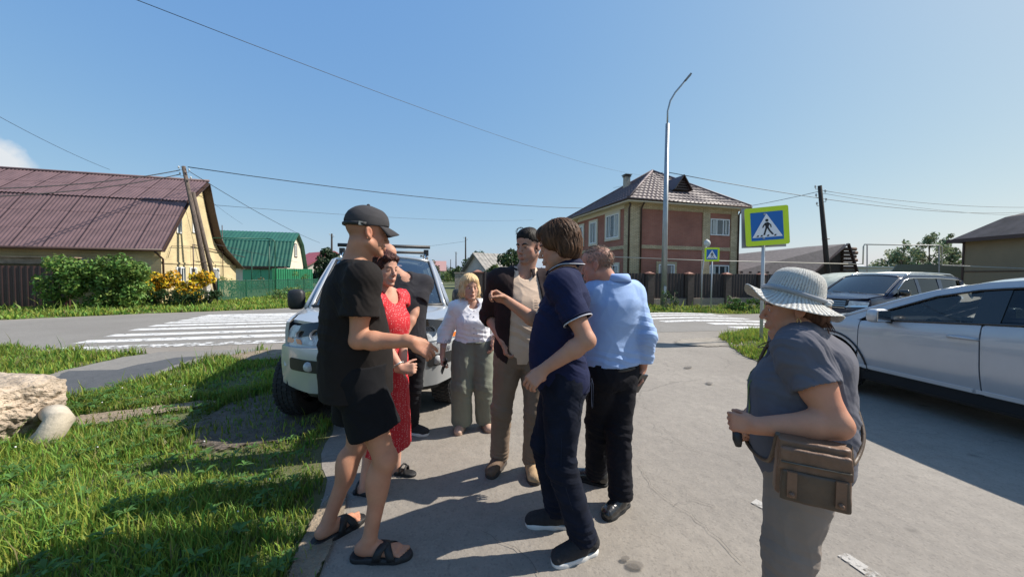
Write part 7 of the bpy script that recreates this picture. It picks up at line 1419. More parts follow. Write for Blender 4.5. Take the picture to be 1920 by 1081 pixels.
def top(p, name, m, hem, prof=None, ease=.014, sl=None, neck=(.075, .070, .0), amp=.0045, scale=(7, 7, 4), extra=(), hem_flare=.0, neck_drop=.05, seed=1.0, arms='LR', h=None, cuff=None, cols=None, rs=(.078, .085), open_neck=True, vneck=0.0):
    """knitted or woven top: torso, two sleeves (end fraction of the upper arm, or 1+fraction of the forearm)"""
    prof = prof or p.prof; st = p.torso_stations(prof, ease); F = Fld()
    st = [r_ for r_ in st if r_[0] >= -.35 * p.tl]
    F.loft(p.pel, p.Mt, st, .03, n=2.25)
    F.cone(p.SL, p.SR, (.052 + ease * .9) * p.bs, (.052 + ease * .9) * p.bs, .06)
    F.cone(p.pel + p.Mt @ np.array([-.02, .05, p.tl * 1.09]), p.SL, (.040 + ease) * p.bs, (.046 + ease) * p.bs, .05); F.cone(p.pel + p.Mt @ np.array([-.02, -.05, p.tl * 1.09]), p.SR, (.040 + ease) * p.bs, (.046 + ease) * p.bs, .05)
    cuts = []
    for S, E_, W, tag_ in ((p.SL, p.EL, p.WL, 'L'), (p.SR, p.ER, p.WR, 'R')):
        fr = sl if not isinstance(sl, dict) else sl[tag_]
        if fr is None: continue
        G_ = Fld(); G_.ell(S + np.array([0, 0, -.01]), np.array([.070, .070, .070]) * p.bs + ease * .6, None, .03)
        if fr <= 1:
            end = _lerp(S, E_, fr); d = nv(E_ - S); G_.cone(S, end + d * .03, rs[0] * p.bs, rs[1] * p.bs, .035, flat=[(end, d)]); open_end(G_, end, d, rs[1] * p.bs - .007)
        else:
            end = _lerp(E_, W, fr - 1); d = nv(W - E_); G_.cone(S, E_, rs[0] * p.bs, (rs[0] * .55 + rs[1] * .45) * p.bs, .035); G_.cone(E_, end + d * .02, (rs[0] * .55 + rs[1] * .45) * p.bs, rs[1] * p.bs, .03, flat=[(end, d)])
            if cuff:
                G_.cone(end - d * cuff[0], end + d * .02, cuff[1] * p.bs, cuff[1] * p.bs, .006, flat=[(end, d), (end - d * cuff[0], -d)])
            open_end(G_, end, d, (cuff[1] if cuff else rs[1]) * p.bs - .006)
        F.join(G_, 0, .03)
    hz = p.pel + p.Mt @ np.array([0, 0, hem]); F.plane(hz, -p.Mt[:, 2])
    # hollow hem and neckline
    inner = [(z, w_ - .010, f_ - .010, b_ - .010, o1, o2, tw) for z, w_, f_, b_, o1, o2, tw in st if z <= hem + .16]
    if len(inner) >= 2 and inner[-1][0] > hem + .05: F.loft(p.pel, p.Mt, [r_ for r_ in inner if r_[0] <= hem + .05] + [tuple(np.interp(hem + .05, [r_[0] for r_ in inner], [r_[j] for r_ in inner]) for j in range(7))] if inner[0][0] < hem + .05 else inner, 0, 'cut', ext=.0)
    if open_neck:
        nc = p.nb + p.Mt @ np.array([.030 + neck[2], 0, .012]); M2 = p.Mt @ np.array(Matrix.Rotation(R(22), 3, 'Y'))
        F.ell(nc, (neck[0], neck[1], neck_drop), M2, .004, 'cut')
        if vneck: F.cone(nc + p.Mt @ np.array([.05, 0, 0]), nc + p.Mt @ np.array([.10, 0, -vneck]), .05, .012, .01, 'cut')
    p.topF = F; o = p.wear(name, F, m, amp, scale, h, extra, cols, seed); p.neck_c = p.nb + p.Mt @ np.array([.0, 0, .0]); return o
def trousers(p, m, waist=.16, hem=None, rt=.098, rk=.075, rh=.070, name='trousers', amp=.006, prof=None, ease=.012, extra=(), seed=3.0, scale=(7, 7, 5), h=None, stack=True, knee=True):
    F = Fld(); prof = prof or p.prof; st = [r_ for r_ in p.torso_stations(prof, ease) if r_[0] < waist * 2 + .1]; F.loft(p.pel, p.Mt, st, .03, n=2.3)
    ex = list(extra); b = p.bs
    for Hp, K, A, y in ((p.HL, p.KL, p.AL, p.yL), (p.HR, p.KR, p.AR, p.yR)):
        F.cone(Hp + np.array([0, 0, .02]), K, rt * b, rk * b, .035); d = nv(A - K); end = A + d * .015 if hem is None else _lerp(K, A, hem); F.cone(K, end + d * .03, rk * b, rh * b, .03, flat=[(end, d)]); F.cone(Hp + np.array([0, 0, -.02]), _lerp(Hp, K, .5), (rt + .006) * b, rk * 1.12 * b, .03)
        ex += [(K + np.array([0, 0, -.02]), (.10, .10, .13), (.3, .2, 1), .055, .007), (end - d * .05, (.09, .09, .09), (.15, -.2, 1), .036, .008 if stack else .002), (Hp + np.array([0, 0, -.10]), (.12, .12, .10), (.6, .4, 1), .06, .005)]
    F.plane(p.pel + p.Mt @ np.array([0, 0, waist]), p.Mt[:, 2])
    for K, A in ((p.KL, p.AL), (p.KR, p.AR)):
        d = nv(A - K); end = A + d * .015 if hem is None else _lerp(K, A, hem); open_end(F, end, d, rh * b - .008, .05)
    return p.wear(name, F, m, amp, scale, h, ex, None, seed)
def shorts(p, m, waist=.14, hz=.62, rt=.115, rh=.125, name='shorts', prof=None, ease=.016, seed=2.0):
    F = Fld(); prof = prof or p.prof; st = [r_ for r_ in p.torso_stations(prof, ease) if r_[0] < waist * 2 + .1]; F.loft(p.pel, p.Mt, st, .03, n=2.3); cut = []
    for Hp, K in ((p.HL, p.KL), (p.HR, p.KR)):
        d = nv(K - Hp); t = (Hp[2] - (hz - p.base[2])) / max(.01, (Hp[2] - K[2])); end = _lerp(Hp, K, t); F.cone(Hp + np.array([0, 0, .02]), end + d * .02, rt * p.bs, rh * p.bs, .035, flat=[(end, d)]); cut.append((end, d))
    F.plane(p.pel + p.Mt @ np.array([0, 0, waist]), p.Mt[:, 2])
    for end, d in cut: open_end(F, end, d, rh * p.bs - .010, .10)
    return p.wear(name, F, m, .005, (7, 7, 4), None, [(e, (.14, .14, .14), (.5, .5, .6), .07, .005) for e, d in cut], None, seed)
def short_hair(p, cols, seed=1.0, thick=.008, front=.062, low=-.03, amp=.003, top_lift=.010):
    """short back and sides with more on top"""
    O, M, s = p.HO, p.HM, p.hs; P = p.P; F = Fld(); F.ell(P(-.014, 0, .040), np.array([.096 + thick, .077 + thick, .086 + thick + top_lift]) * s, M, .01); F.ell(P(.03, 0, .075), np.array([.058, .060, .045 + top_lift]) * s, M, .02)
    F.plane(P(front + .012, 0, .05), M @ np.array([.86, 0, -.5])); F.ell(P(.075, 0, -.03), np.array([.072, .095, .088]) * s, M, .012, 'cut')
    for y in (-1, 1): F.ell(P(.030, y * .085, -.01), np.array([.042, .04, .050]) * s, M, .008, 'cut')
    F.plane(P(0, 0, low), M @ np.array([.25, 0, -1])); return hair_mesh(p, F, cols, M, O, amp=amp, seed=seed)
def P3(p): return tuple(float(x) for x in p)

# ================================================================== 1  man in black with the cap, sandals, near left
m1 = Person(on_ground(Vector((-.86, 2.08, 0))), 1.86, 'man in black t-shirt, black shorts, dark cap and sandals, holding out a hand', skin=(.47, .225, .140), h=.005)
m1.skeleton((-.872, 2.09, .965), R(26), R(34), lean=(-.005, 0), sw=.185, up=.57)
prof = [(-.20, .13, .09, .12, .01), (-.08, .175, .125, .145, 0), (.06, .185, .150, .14, 0), (.25, .182, .165, .115, .0), (.45, .182, .160, .115, .0), (.70, .188, .135, .135, .0), (.88, .182, .105, .130, -.01), (1.0, .150, .075, .10, -.015), (1.10, .08, .055, .07, -.01)]
AR1, AL1 = at(693, 1004, 1.985), at(617, 994, 2.14); AR1.z = AL1.z = .112
body(m1, prof, (AL1, R(52), AR1, R(2)), at(700, 690, 2.32), at(772, 640, 1.89), (-.6, .4, -.5), (-.15, -.1, -1), (.7, .7, 0), (1, .05, 0), at(688, 437, 2.07), R(36), R(5), 0, hs=1.06, neck=.072, arm_b=1.12, leg_b=1.05, handR=dict(d=nv((.8, .2, -.5)), pn=(-.35, .8, -.5), side=1, curl=(.35, .45, .5, .55), thumb=.6), handL=dict(side=-1, pn=(.3, -.8, 0), curl=(.5, .6, .6, .6)), bare_feet=True, jaw=1.08)
cropped(m1, (.16, .095, .07), .6); stubble(m1, (.25, .16, .12), .3); m1.finish(); eyes(m1, m1.P, m1.HM, s=1.05)
BLK = cloth('black_cotton', (.015, .012, .011), var=.25, weave=700, vs=3); BLK2 = cloth('black_shorts', (.0075, .0075, .009), var=.2)
top(m1, 't_shirt', BLK, -.085, prof=[(-.25, .195, .175, .165, -.01), (.06, .19, .180, .168, -.01), (.25, .188, .180, .165, -.01), (.45, .186, .165, .160, -.01), (.70, .188, .135, .150, -.01), (.88, .182, .105, .135, -.01), (1.0, .150, .075, .10, -.015), (1.10, .08, .055, .07, -.01)], ease=.012, sl=.62, neck=(.082, .080, -.005), amp=.006, scale=(5.5, 5.5, 2.6), rs=(.082, .093), extra=[(m1.SR + np.array([-.06, -.02, -.10]), (.12, .12, .18), (.8, .3, .5), .075, .007), (m1.pel + np.array([-.10, -.1, .25]), (.14, .14, .14), (.3, .3, 1), .07, .006)])
q = MB(); M2 = m1.Mt @ np.array(Matrix.Rotation(R(22), 3, 'Y')); nc = m1.nb + m1.Mt @ np.array([.020, 0, .006]); q.tube([P3(nc + M2 @ np.array([.086 * math.cos(a), .084 * math.sin(a), .008 - .012 * abs(math.sin(a))])) for a in np.linspace(0, 6.283, 40)], .007, 6)
q.build('neckband', BLK, m1.o) if False else None
shorts(m1, BLK2, .10, .70, .118, .132)
# cap: crown, band, strap with buckle, curved peak
O, M, s = m1.HO, m1.HM, m1.hs; Pc = lambda x, y, z: m1.P(x, y, z); CAP = cloth('charcoal_cap', (.045, .043, .046), var=.2, weave=500)
Fc = Fld(); Fc.ell(Pc(-.008, 0, .050), np.array([.108, .088, .092]) * s, M, .01); Fc.ell(Pc(.050, 0, .060), np.array([.052, .066, .060]) * s, M, .03); Fc.plane(Pc(0, 0, .030), M @ np.array([.14, 0, -1])); Fc.ell(Pc(-.012, 0, .035), np.array([.101, .081, .092]) * s, M, 0, 'cut')
V, Q = surf(Fc, .004, 'cap', folds(.0022, (9, 9, 9), 4)); cap = link_mesh('cap', np_mesh('cap', V, Q, True), CAP, m1.o)
vs_, fs_ = [], []; na, nr = 17, 7
for i in range(na):
    a = R(-62 + 124 * i / (na - 1)); 
    for j in range(nr):
        t = j / (nr - 1); ca = math.cos(a); x0, y0 = .100 * ca, .080 * math.sin(a) / .92; L_ = .078 * (max(0, ca) ** .55); vs_.append(P3(Pc(x0 - .012 + L_ * t * 1.0, y0 * (1 + .06 * t), .030 + .016 * (1 - .9 * 0) - .022 * t - .030 * (y0 / .08) ** 2 * (.35 + .65 * t) - .010 * t * t)))
fs_ = [(i * nr + j, (i + 1) * nr + j, (i + 1) * nr + j + 1, i * nr + j + 1) for i in range(na - 1) for j in range(nr - 1)]
pk = link_mesh('peak', np_mesh('peak', vs_, fs_, True), CAP, cap); md = pk.modifiers.new('thick', 'SOLIDIFY'); md.thickness = .004
q = MB(); q.tube([P3(Pc(-.010 + .104 * math.cos(a), .086 * math.sin(a), .034)) for a in np.linspace(R(100), R(260), 18)], .011, 6); q.build('strap', mat('cap_strap', (.018, .018, .02), .7), cap)
q = MB(); q.box(P3(Pc(-.055, -.083, .034)), (.022, .008, .020), M=Matrix(M)); q.build('buckle', mat('dull_metal', (.30, .29, .27), .4, metal=.8), cap); q = MB(); q.ball(P3(Pc(-.004, 0, .143)), .010, 6); q.build('button', CAP, cap)
# crossed-strap slides
SANDAL = mat('sandal_rubber', (.014, .013, .013), .6, bump=.2, bscale=120); SOLEG = mat('sandal_sole', (.13, .115, .10), .8, var=.3, vscale=20)
def slide(p, A, yaw, b):
    f = np.array([math.cos(yaw), math.sin(yaw), 0]); l = np.array([-f[1], f[0], 0]); hz = A[2] - .085 * b; P_ = lambda x, y, z: np.array([A[0], A[1], hz]) + (f * x + l * y) * b + np.array([0, 0, z * b])
    S = Fld()
    for x0, y0, x1, y1, r in ((-.055, 0, .03, 0, .046), (.03, -.004, .135, -.010, .046), (.03, .004, .14, .008, .047), (.14, 0, .178, .004, .044)): S.cone(P_(x0, y0, -.012), P_(x1, y1, -.012), r * b, r * b, .02, flat=[(P_(0, 0, .004), (0, 0, 1)), (P_(0, 0, -.026), (0, 0, -1))])
    V, Q = surf(S, .0045, 'sandal'); o = link_mesh('sandal', np_mesh('sandal', V, Q, True), SANDAL, p.o)
    for a0, a1 in ((.045, .125), (.125, .050)):
        vs_ = []; n = 14
        for i in range(n + 1):
            t = i / n; ang = math.pi * t; x = a0 + (a1 - a0) * t; hgt = .062 - .22 * (x - .05); y = -.053 * math.cos(ang); z = -.006 + (hgt + .012) * math.sin(ang) ** .7
            for dx in (-.021, .021): vs_.append(P3(P_(x + dx, y, z - .10 * dx * math.sin(ang))))
        fs_ = [(2 * i, 2 * i + 1, 2 * i + 3, 2 * i + 2) for i in range(n)]; st = link_mesh('strap', np_mesh('strap', vs_, fs_, True), SANDAL, o); md = st.modifiers.new('thick', 'SOLIDIFY'); md.thickness = .005; md.offset = 0
slide(m1, m1.AL, m1.yL, m1.bs); slide(m1, m1.AR, m1.yR, m1.bs)

# ================================================================== 2  woman in the red dotted dress
w2 = Person(on_ground(Vector((-.92, 2.74, 0))), 1.655, 'woman in a red dress with white dots and short dark curly hair, hands clasped', skin=(.52, .285, .205), female=True, h=.0055)
w2.skeleton((-.915, 2.72, .87), R(-22), R(-20), lean=(.0, 0), sw=.165, up=.50)
body(w2, [(a, b * 1.05, c * 1.1, d * 1.08, e) for a, b, c, d, e in TORSO_F], (at(742, 885, 2.86), R(-15), at(682, 912, 2.58), R(-8)), at(758, 716, 2.56), at(752, 692, 2.42), (.2, .3, -1), (-.2, -.5, -1), (1, -.2, 0), (1, -.2, 0), at(721, 505, 2.66), R(-30), R(4), 0, hs=.97, neck=.050, arm_b=.92, leg_b=.92, handL=dict(d=nv((.8, -.5, -.15)), pn=(.2, .2, -1), side=-1, curl=(.9, .9, .9, .9), s=.86), handR=dict(d=nv((.95, .10, .05)), pn=(.1, .9, -.2), side=1, curl=(.9, 1, 1, 1), s=.86), jaw=.9)
w2.finish(); eyes(w2, w2.P, w2.HM, s=.97, brow_w=.003)
DOT = bpy.data.materials.new('red_dotted'); DOT.use_nodes = True; n_ = DOT.node_tree; b_ = n_.nodes['Principled BSDF']; b_.inputs['Roughness'].default_value = .75; v_ = n_.nodes.new('ShaderNodeTexVoronoi'); v_.inputs['Scale'].default_value = 85; v_.inputs['Randomness'].default_value = .45; c_ = n_.nodes.new('ShaderNodeTexCoord'); n_.links.new(c_.outputs['Object'], v_.inputs['Vector']); mr_ = n_.nodes.new('ShaderNodeMapRange'); mr_.inputs[1].default_value = .15; mr_.inputs[2].default_value = .22; mr_.inputs[3].default_value = 1; mr_.inputs[4].default_value = 0; n_.links.new(v_.outputs['Distance'], mr_.inputs[0]); x_ = n_.nodes.new('ShaderNodeMix'); x_.data_type = 'RGBA'; x_.inputs[6].default_value = (.50, .010, .018, 1); x_.inputs[7].default_value = (.75, .62, .60, 1); n_.links.new(mr_.outputs[0], x_.inputs[0]); n_.links.new(x_.outputs[2], b_.inputs['Base Color'])
dprof = [(-1.32, .200, .145, .165, .0), (-.75, .190, .135, .16, .0)] + [(-.25, .180, .120, .15, .0)] + [(a, b * 1.06, c * 1.12, d * 1.08, e) for a, b, c, d, e in TORSO_F[1:]]
st = w2.torso_stations(dprof, .012); Fd = Fld(); Fd.loft(w2.pel, w2.Mt, st, .03, n=2.2); Fd.cone(w2.SL, w2.SR, .058, .058, .05)
for S, E_ in ((w2.SL, w2.EL), (w2.SR, w2.ER)): e_ = _lerp(S, E_, .22); d_ = nv(E_ - S); Fd.ell(S, (.066, .066, .066), None, .03); Fd.cone(S, e_ + d_ * .03, .066, .068, .03, flat=[(e_, d_)]); open_end(Fd, e_, d_, .060)
hzz = w2.pel + np.array([0, 0, .275 - w2.pel[2]]); Fd.plane(hzz, (0, 0, -1)); Fd.loft(w2.pel, w2.Mt, [(z, a - .012, b - .012, c - .012, o1, o2, tw) for z, a, b, c, o1, o2, tw in st if z < -.28], 0, 'cut'); nc = w2.nb + w2.Mt @ np.array([.05, 0, .0]); Fd.ell(nc, (.085, .075, .07), w2.Mt @ np.array(Matrix.Rotation(R(30), 3, 'Y')), .004, 'cut'); Fd.cone(nc + w2.Mt @ np.array([.03, 0, 0]), nc + w2.Mt @ np.array([.10, 0, -.11]), .045, .012, .01, 'cut')
w2.wear('dress', Fd, DOT, .010, (7, 7, 1.2), None, (), None, 6.0)
P = w2.P; Fh = Fld(); Fh.ell(P(-.018, 0, .048), np.array([.110, .092, .100]) * .97, w2.HM, .02); Fh.ell(P(-.045, 0, -.01), np.array([.070, .088, .075]) * .97, w2.HM, .03); Fh.ell(P(.055, 0, .085), np.array([.045, .075, .030]) * .97, w2.HM, .02); Fh.ell(P(.10, 0, -.025), np.array([.085, .075, .098]) * .97, w2.HM, .012, 'cut'); Fh.plane(P(0, 0, -.07), w2.HM @ np.array([.2, 0, -1]))
hair_mesh(w2, Fh, ((.018, .008, .007), (.085, .030, .022)), w2.HM, w2.HO, amp=.009, strands=30, seed=2, curl=.9)
rt_ = [P(x, y, z) for x, y, z in [(.08 * math.cos(a) * c, .088 * math.sin(a), .03 + .11 * math.sqrt(max(0, 1 - c * c * .5)) - .02 * abs(math.sin(a))) for a in np.linspace(-2.9, 2.9, 46) for c in (.6, .95)]]
strands(w2, 'curls', rt_, [w2.HM @ np.array([math.cos(i * 2.4), math.sin(i * 2.4), -.2]) for i in range(len(rt_))], .055, .010, ((.02, .009, .008), (.09, .032, .024)), droop=1.0, wave=1.2, n=5)
for A, y in ((w2.AL, w2.yL), (w2.AR, w2.yR)):
    b = .93; f = np.array([math.cos(y), math.sin(y), 0]); l = np.array([-f[1], f[0], 0]); P_ = lambda x, yy, z: np.array([A[0], A[1], -.0]) + (f * x + l * yy) * b + np.array([0, 0, z]); Sd = Fld()
    for x0, x1, r in ((-.05, .04, .034), (.04, .12, .038), (.12, .15, .036)): Sd.cone(P_(x0, 0, .012), P_(x1, 0, .012), r, r, .02, flat=[(P_(0, 0, .026), (0, 0, 1)), (P_(0, 0, .002), (0, 0, -1))])
    V, Q = surf(Sd, .005, 'sandal'); sd_ = link_mesh('sandal', np_mesh('sandal', V, Q, True), SANDAL, w2.o)
    for x0, x1, h_ in ((.055, .085, .062), (.105, .095, .050), (-.04, -.02, .075)):
        q = MB(); q.tube([P3(P_(x0 + (x1 - x0) * t, -.042 * math.cos(math.pi * t), .02 + h_ * math.sin(math.pi * t) ** .7)) for t in np.linspace(0, 1, 10)], .0075, 6); q.build('strap', SANDAL, sd_)
WD = nv(w2.WR - w2.ER); wc = w2.WR - WD * .035; q = MB(); pX = nv(np.cross(WD, (0, 0, 1))); pY = np.cross(WD, pX); q.tube([P3(wc + (pX * math.cos(a) + pY * math.sin(a)) * .031) for a in np.linspace(0, 6.283, 20)], .006, 6); q.box(P3(wc - pX * .033 + (0, 0, .004)), (.028, .010, .028)); o = q.build('wrist_watch', mat('pale_metal', (.5, .5, .48), .3, metal=.7), w2.o)

# ================================================================== 3  man in dark grey behind the woman in red
m3 = Person(on_ground(Vector((-.90, 3.32, 0))), 1.80, 'bald man in a dark grey t-shirt half hidden behind the woman in red', skin=(.47, .245, .165), h=.0065)
m3.skeleton((-.95, 3.30, .93), R(-62), R(-62), sw=.168, up=.54)
body(m3, [(a, b * 1.04, c * 1.12, d * 1.05, e) for a, b, c, d, e in TORSO_M], (gnd(776, 812) + Vector((-.03, 0, .09)), R(-18), gnd(728, 838) + Vector((0, 0, .09)), R(-60)), at(752, 640, 3.05), at(735, 650, 3.05), (.9, .2, -.5), (-.9, 0, -.5), (.6, -.8, 0), (.6, -.8, 0), at(724, 482, 3.28), R(-40), R(8), 0, hs=1.03, neck=.066, arm_b=1.05, handL=dict(d=nv((-.7, -.4, -.5)), pn=(0, .7, 0), side=-1, curl=(.5, .6, .6, .6)), handR=dict(d=nv((.7, -.5, -.3)), pn=(0, .8, 0), side=1, curl=(.6, .6, .7, .7)))
m3.finish(); eyes(m3, m3.P, m3.HM)
DGREY = cloth('charcoal_cotton', (.030, .029, .034), var=.2); top(m3, 't_shirt', DGREY, -.02, ease=.016, sl=.60, neck=(.070, .066, 0), amp=.005)
trousers(m3, cloth('dark_trousers', (.013, .013, .016)), .10)
SNK = mat('black_canvas', (.016, .016, .018), .8, bump=.3, bscale=300); WSOLE = mat('white_sole', (.62, .61, .58), .7); LACEW = mat('white_lace', (.60, .59, .56), .8); LACEB = mat('black_lace', (.012, .012, .013), .8)
for A, y in ((m3.AL, m3.yL), (m3.AR, m3.yR)): shoe(m3.o, 'sneaker', A, 0, y, 1.0, SNK, WSOLE, LACEW)

# ================================================================== 4  blond woman in the white blouse
w4 = Person(on_ground(Vector((-.38, 3.70, 0))), 1.60, 'blond woman in a white blouse and grey green trousers, looking across at the group', skin=(.55, .31, .22), female=True, h=.006)
w4.skeleton((-.385, 3.70, .83), R(-82), R(-78), sw=.172, up=.395)
tf4 = [(a, b * 1.10, c * 1.08, d * 1.05, e) for a, b, c, d, e in TORSO_F]
body(w4, tf4, (gnd(911, 800) + Vector((0, 0, .085)), R(-72), gnd(866, 804) + Vector((0, 0, .085)), R(-98)), at(925, 640, 3.62), at(829, 668, 3.60), (.6, .4, -.3), (-.6, .5, -.2), (.1, -1, 0), (-.1, -1, 0), at(881, 539, 3.66), R(-66), R(2), 0, hs=.96, neck=.047, arm_b=.9, leg_b=.95, handR=dict(d=nv((.1, -.25, -1)), pn=(.9, 0, 0), side=-1, curl=(.5, .6, .7, .8), s=.85), handL=dict(d=nv((-.1, -.3, -1)), pn=(-.9, 0, 0), side=1, s=.85), jaw=.92)
w4.finish(); eyes(w4, w4.P, w4.HM, s=.97, brow=(.14, .08, .04), brow_w=.003, iris=(.08, .10, .10))
WCOT = cloth('white_cotton', (.80, .79, .82), var=.05, weave=800, rough=.85)
bl = top(w4, 'blouse', WCOT, .055, prof=[(a, b * 1.03 if a > .2 else b * .97, c, d, e) for a, b, c, d, e in tf4], ease=.022, sl=1.80, neck=(.066, .060, .01), amp=.009, scale=(8, 8, 4), rs=(.082, .066), cuff=(.045, .052), vneck=.06, extra=[(w4.pel + np.array([0, -.1, .12]), (.2, .12, .09), (.2, 0, 1), .05, .006), (w4.ER, (.07, .07, .12), (0, .3, 1), .045, .006)])
collar(w4, 'collar', w4.nb + np.array([0, 0, .018]), w4.Mt, .060, .058, .022, WCOT, open_ang=.55, drop=.040, parent=bl, th=.003)
q = MB()
for i in range(6): c = w4.pel + w4.Mt @ np.array([.148 - .010 * abs(i - 2) , .004, .10 + .055 * i]); q.ball(P3(c), .006, 4)
q.build('buttons', mat('button_grey', (.3, .3, .33), .4), bl)
LACE = mat('lace_grey', (.34, .34, .40), .9)
ln = MB(); rnd = random.Random(4); d_ = nv(w4.WR - w4.ER); aX = nv(np.cross(d_, (0, 1, .2))); aY = np.cross(d_, aX)
for i in range(26):
    t = rnd.uniform(.12, .74); a = rnd.uniform(0, 6.283); c = _lerp(w4.ER, w4.WR, t); rr = _lerp(.070, .067, t) * w4.bs; ln.tube([P3(c + d_ * .016 * math.sin(k) + (aX * math.cos(a + .20 * math.cos(k)) + aY * math.sin(a + .20 * math.cos(k))) * (rr + .004)) for k in np.linspace(0, 6.283, 10)], .0022, 4)
ln.build('lace', LACE, bl)
SAGE = cloth('sage_linen', (.185, .195, .155), var=.12, weave=600); trousers(w4, SAGE, .075, rt=.128, rk=.112, rh=.112, amp=.007, scale=(8, 8, 1.6), stack=False, prof=tf4, ease=.016)
q = MB(); q.tube([P3(w4.pel + w4.Mt @ np.array([.125 * math.cos(a), .178 * math.sin(a), .062])) for a in np.linspace(0, 6.283, 36)], .010, 5); q.build('waistband', SAGE, w4.o)
P = w4.P; s = .96; Fh = Fld(); Fh.ell(P(-.018, 0, .048), np.array([.112, .096, .100]) * s, w4.HM, .02); Fh.ell(P(-.030, 0, -.035), np.array([.082, .098, .075]) * s, w4.HM, .04)
for y in (-1, 1): Fh.ell(P(.008, y * .078, -.035), np.array([.046, .030, .062]) * s, w4.HM, .03)
Fh.ell(P(.056, 0, .080), np.array([.036, .064, .030]) * s, w4.HM, .02); Fh.ell(P(.105, 0, -.030), np.array([.098, .068, .096]) * s, w4.HM, .012, 'cut'); Fh.ell(P(.05, 0, -.14), np.array([.075, .065, .06]) * s, w4.HM, .01, 'cut')
BL = ((.46, .27, .11), (.82, .60, .34)); hair_mesh(w4, Fh, BL, w4.HM, w4.HO, amp=.007, strands=54, seed=5)
rr = np.random.RandomState(3); rts = []; drs = []
for i in range(260):
    a = rr.choice([-1, 1]) * rr.uniform(1.15, 2.9); z = rr.uniform(-.09, .05); x, y = -.02 + .085 * math.cos(a) * (1 if abs(a) > .9 else .9), .098 * math.sin(a); rts.append(P(x, y, z)); drs.append(w4.HM @ np.array([.25 * math.cos(a), .35 * math.sin(a), -1]))
strands(w4, 'hair_strands', rts, drs, .060, .0065, BL, droop=.35, wave=1.1, n=5)
rts = []; drs = []
for i in range(70): y = rr.uniform(-.06, .06); rts.append(P(.070 - 3 * y * y, y, .092)); drs.append(w4.HM @ np.array([.55, .35 * y / .06, -.9]))
strands(w4, 'fringe', rts, drs, .042, .006, BL, droop=.5, wave=.3, n=4)
BEIGE = mat('beige_leather', (.48, .32, .24), .5)
for A, y in ((w4.AL, w4.yL), (w4.AR, w4.yR)): shoe(w4.o, 'shoe', A, 0, y, .90, BEIGE, mat('beige_sole', (.35, .24, .17), .7), None, .022, high=.060)
wh = w4.WR + nv((.1, -.25, -1)) * .085 + np.array([.016, -.012, 0]); q = MB(); q.box((0, 0, 0), (.012, .072, .145), M=Matrix(frame(R(20), R(18), R(8)))); ph = q.build('phone', BLACKG); ph.location = Vector(P3(w4.base + wh)); tag(ph, 'dark phone held low in the right hand of the blond woman', 'phone')

# ================================================================== 5  tall man in the beige t-shirt and open dark shirt
m5 = Person(on_ground(Vector((.06, 2.84, 0))), 1.87, 'tall dark haired man in a beige t-shirt under an open dark brown shirt', skin=(.43, .235, .165), h=.0055)
m5.skeleton((.075, 2.83, .965), R(-80), R(-64), sw=.178, up=.545)
body(m5, TORSO_M, (gnd(997, 890) + Vector((.0, .04, .10)), R(-86), gnd(936, 880) + Vector((0, .04, .10)), R(-112)), at(1050, 660, 2.72), at(942, 640, 2.72), (.7, .5, 0), (-.35, .6, 0), (.1, -1, 0), (-.3, -1, 0), at(991, 462, 2.80), R(-128), R(8), 0, hs=1.04, neck=.064, handR=dict(d=nv((.25, -.2, -1)), pn=(.8, .3, 0), side=-1, curl=(.4, .5, .6, .6)), handL=dict(d=nv((-.25, -.2, -1)), pn=(-.8, .3, 0), side=1), jaw=1.04, nose=1.2)
stubble(m5, (.10, .07, .06), .55); cropped(m5, (.03, .022, .018), .85); m5.finish(); eyes(m5, m5.P, m5.HM, brow_w=.0062, brow=(.012, .009, .008))
TEE = cloth('beige_cotton', (.66, .50, .375), var=.06); top(m5, 't_shirt', TEE, -.075, ease=.017, sl=.3, rs=(.062, .062), neck=(.076, .072, 0), amp=.0055, scale=(6, 6, 3), extra=[(m5.pel + np.array([0, -.12, .18]), (.2, .1, .14), (.5, 0, 1), .07, .005)])
# small line print on the chest
q = MB(); fr_ = m5.Mt
for i in range(4):
    c = m5.pel + fr_ @ np.array([.135, .085, m5.tl * .74 - i * .018]); q.tube([P3(project(m5.topF, c + fr_ @ np.array([0, y_, 0]), .003)) for y_ in (-.018, -.003, .012 + .004 * (i % 2))], .0016, 4)
q.build('chest_print', mat('print_brown', (.16, .10, .07), .9), m5.o)
OVER = cloth('dark_brown_overshirt', (.026, .017, .018), var=.25, weave=500); F = Fld(); st = m5.torso_stations(TORSO_M, .036); F.loft(m5.pel, m5.Mt, st, .03, n=2.25); F.cone(m5.SL, m5.SR, .082, .082, .06); cuts = []
for S, E_, W in ((m5.SL, m5.EL, m5.WL), (m5.SR, m5.ER, m5.WR)):
    F.cone(m5.pel + m5.Mt @ np.array([-.02, 0, m5.tl * 1.09]), S, .064, .068, .05); G_ = Fld(); G_.ell(S, (.092, .092, .092), None, .03); G_.cone(S, E_, .088, .070, .03); e_ = _lerp(E_, W, .22); d_ = nv(W - E_); G_.cone(E_, e_ + d_ * .02, .066, .062, .03, flat=[(e_, d_)]); G_.cone(e_ - d_ * .05, e_ + d_ * .02, .068, .068, .006, flat=[(e_, d_), (e_ - d_ * .05, -d_)]); open_end(G_, e_, d_, .056); cuts.append(G_)
F.plane(m5.pel + m5.Mt @ np.array([0, 0, -.10]), -m5.Mt[:, 2])
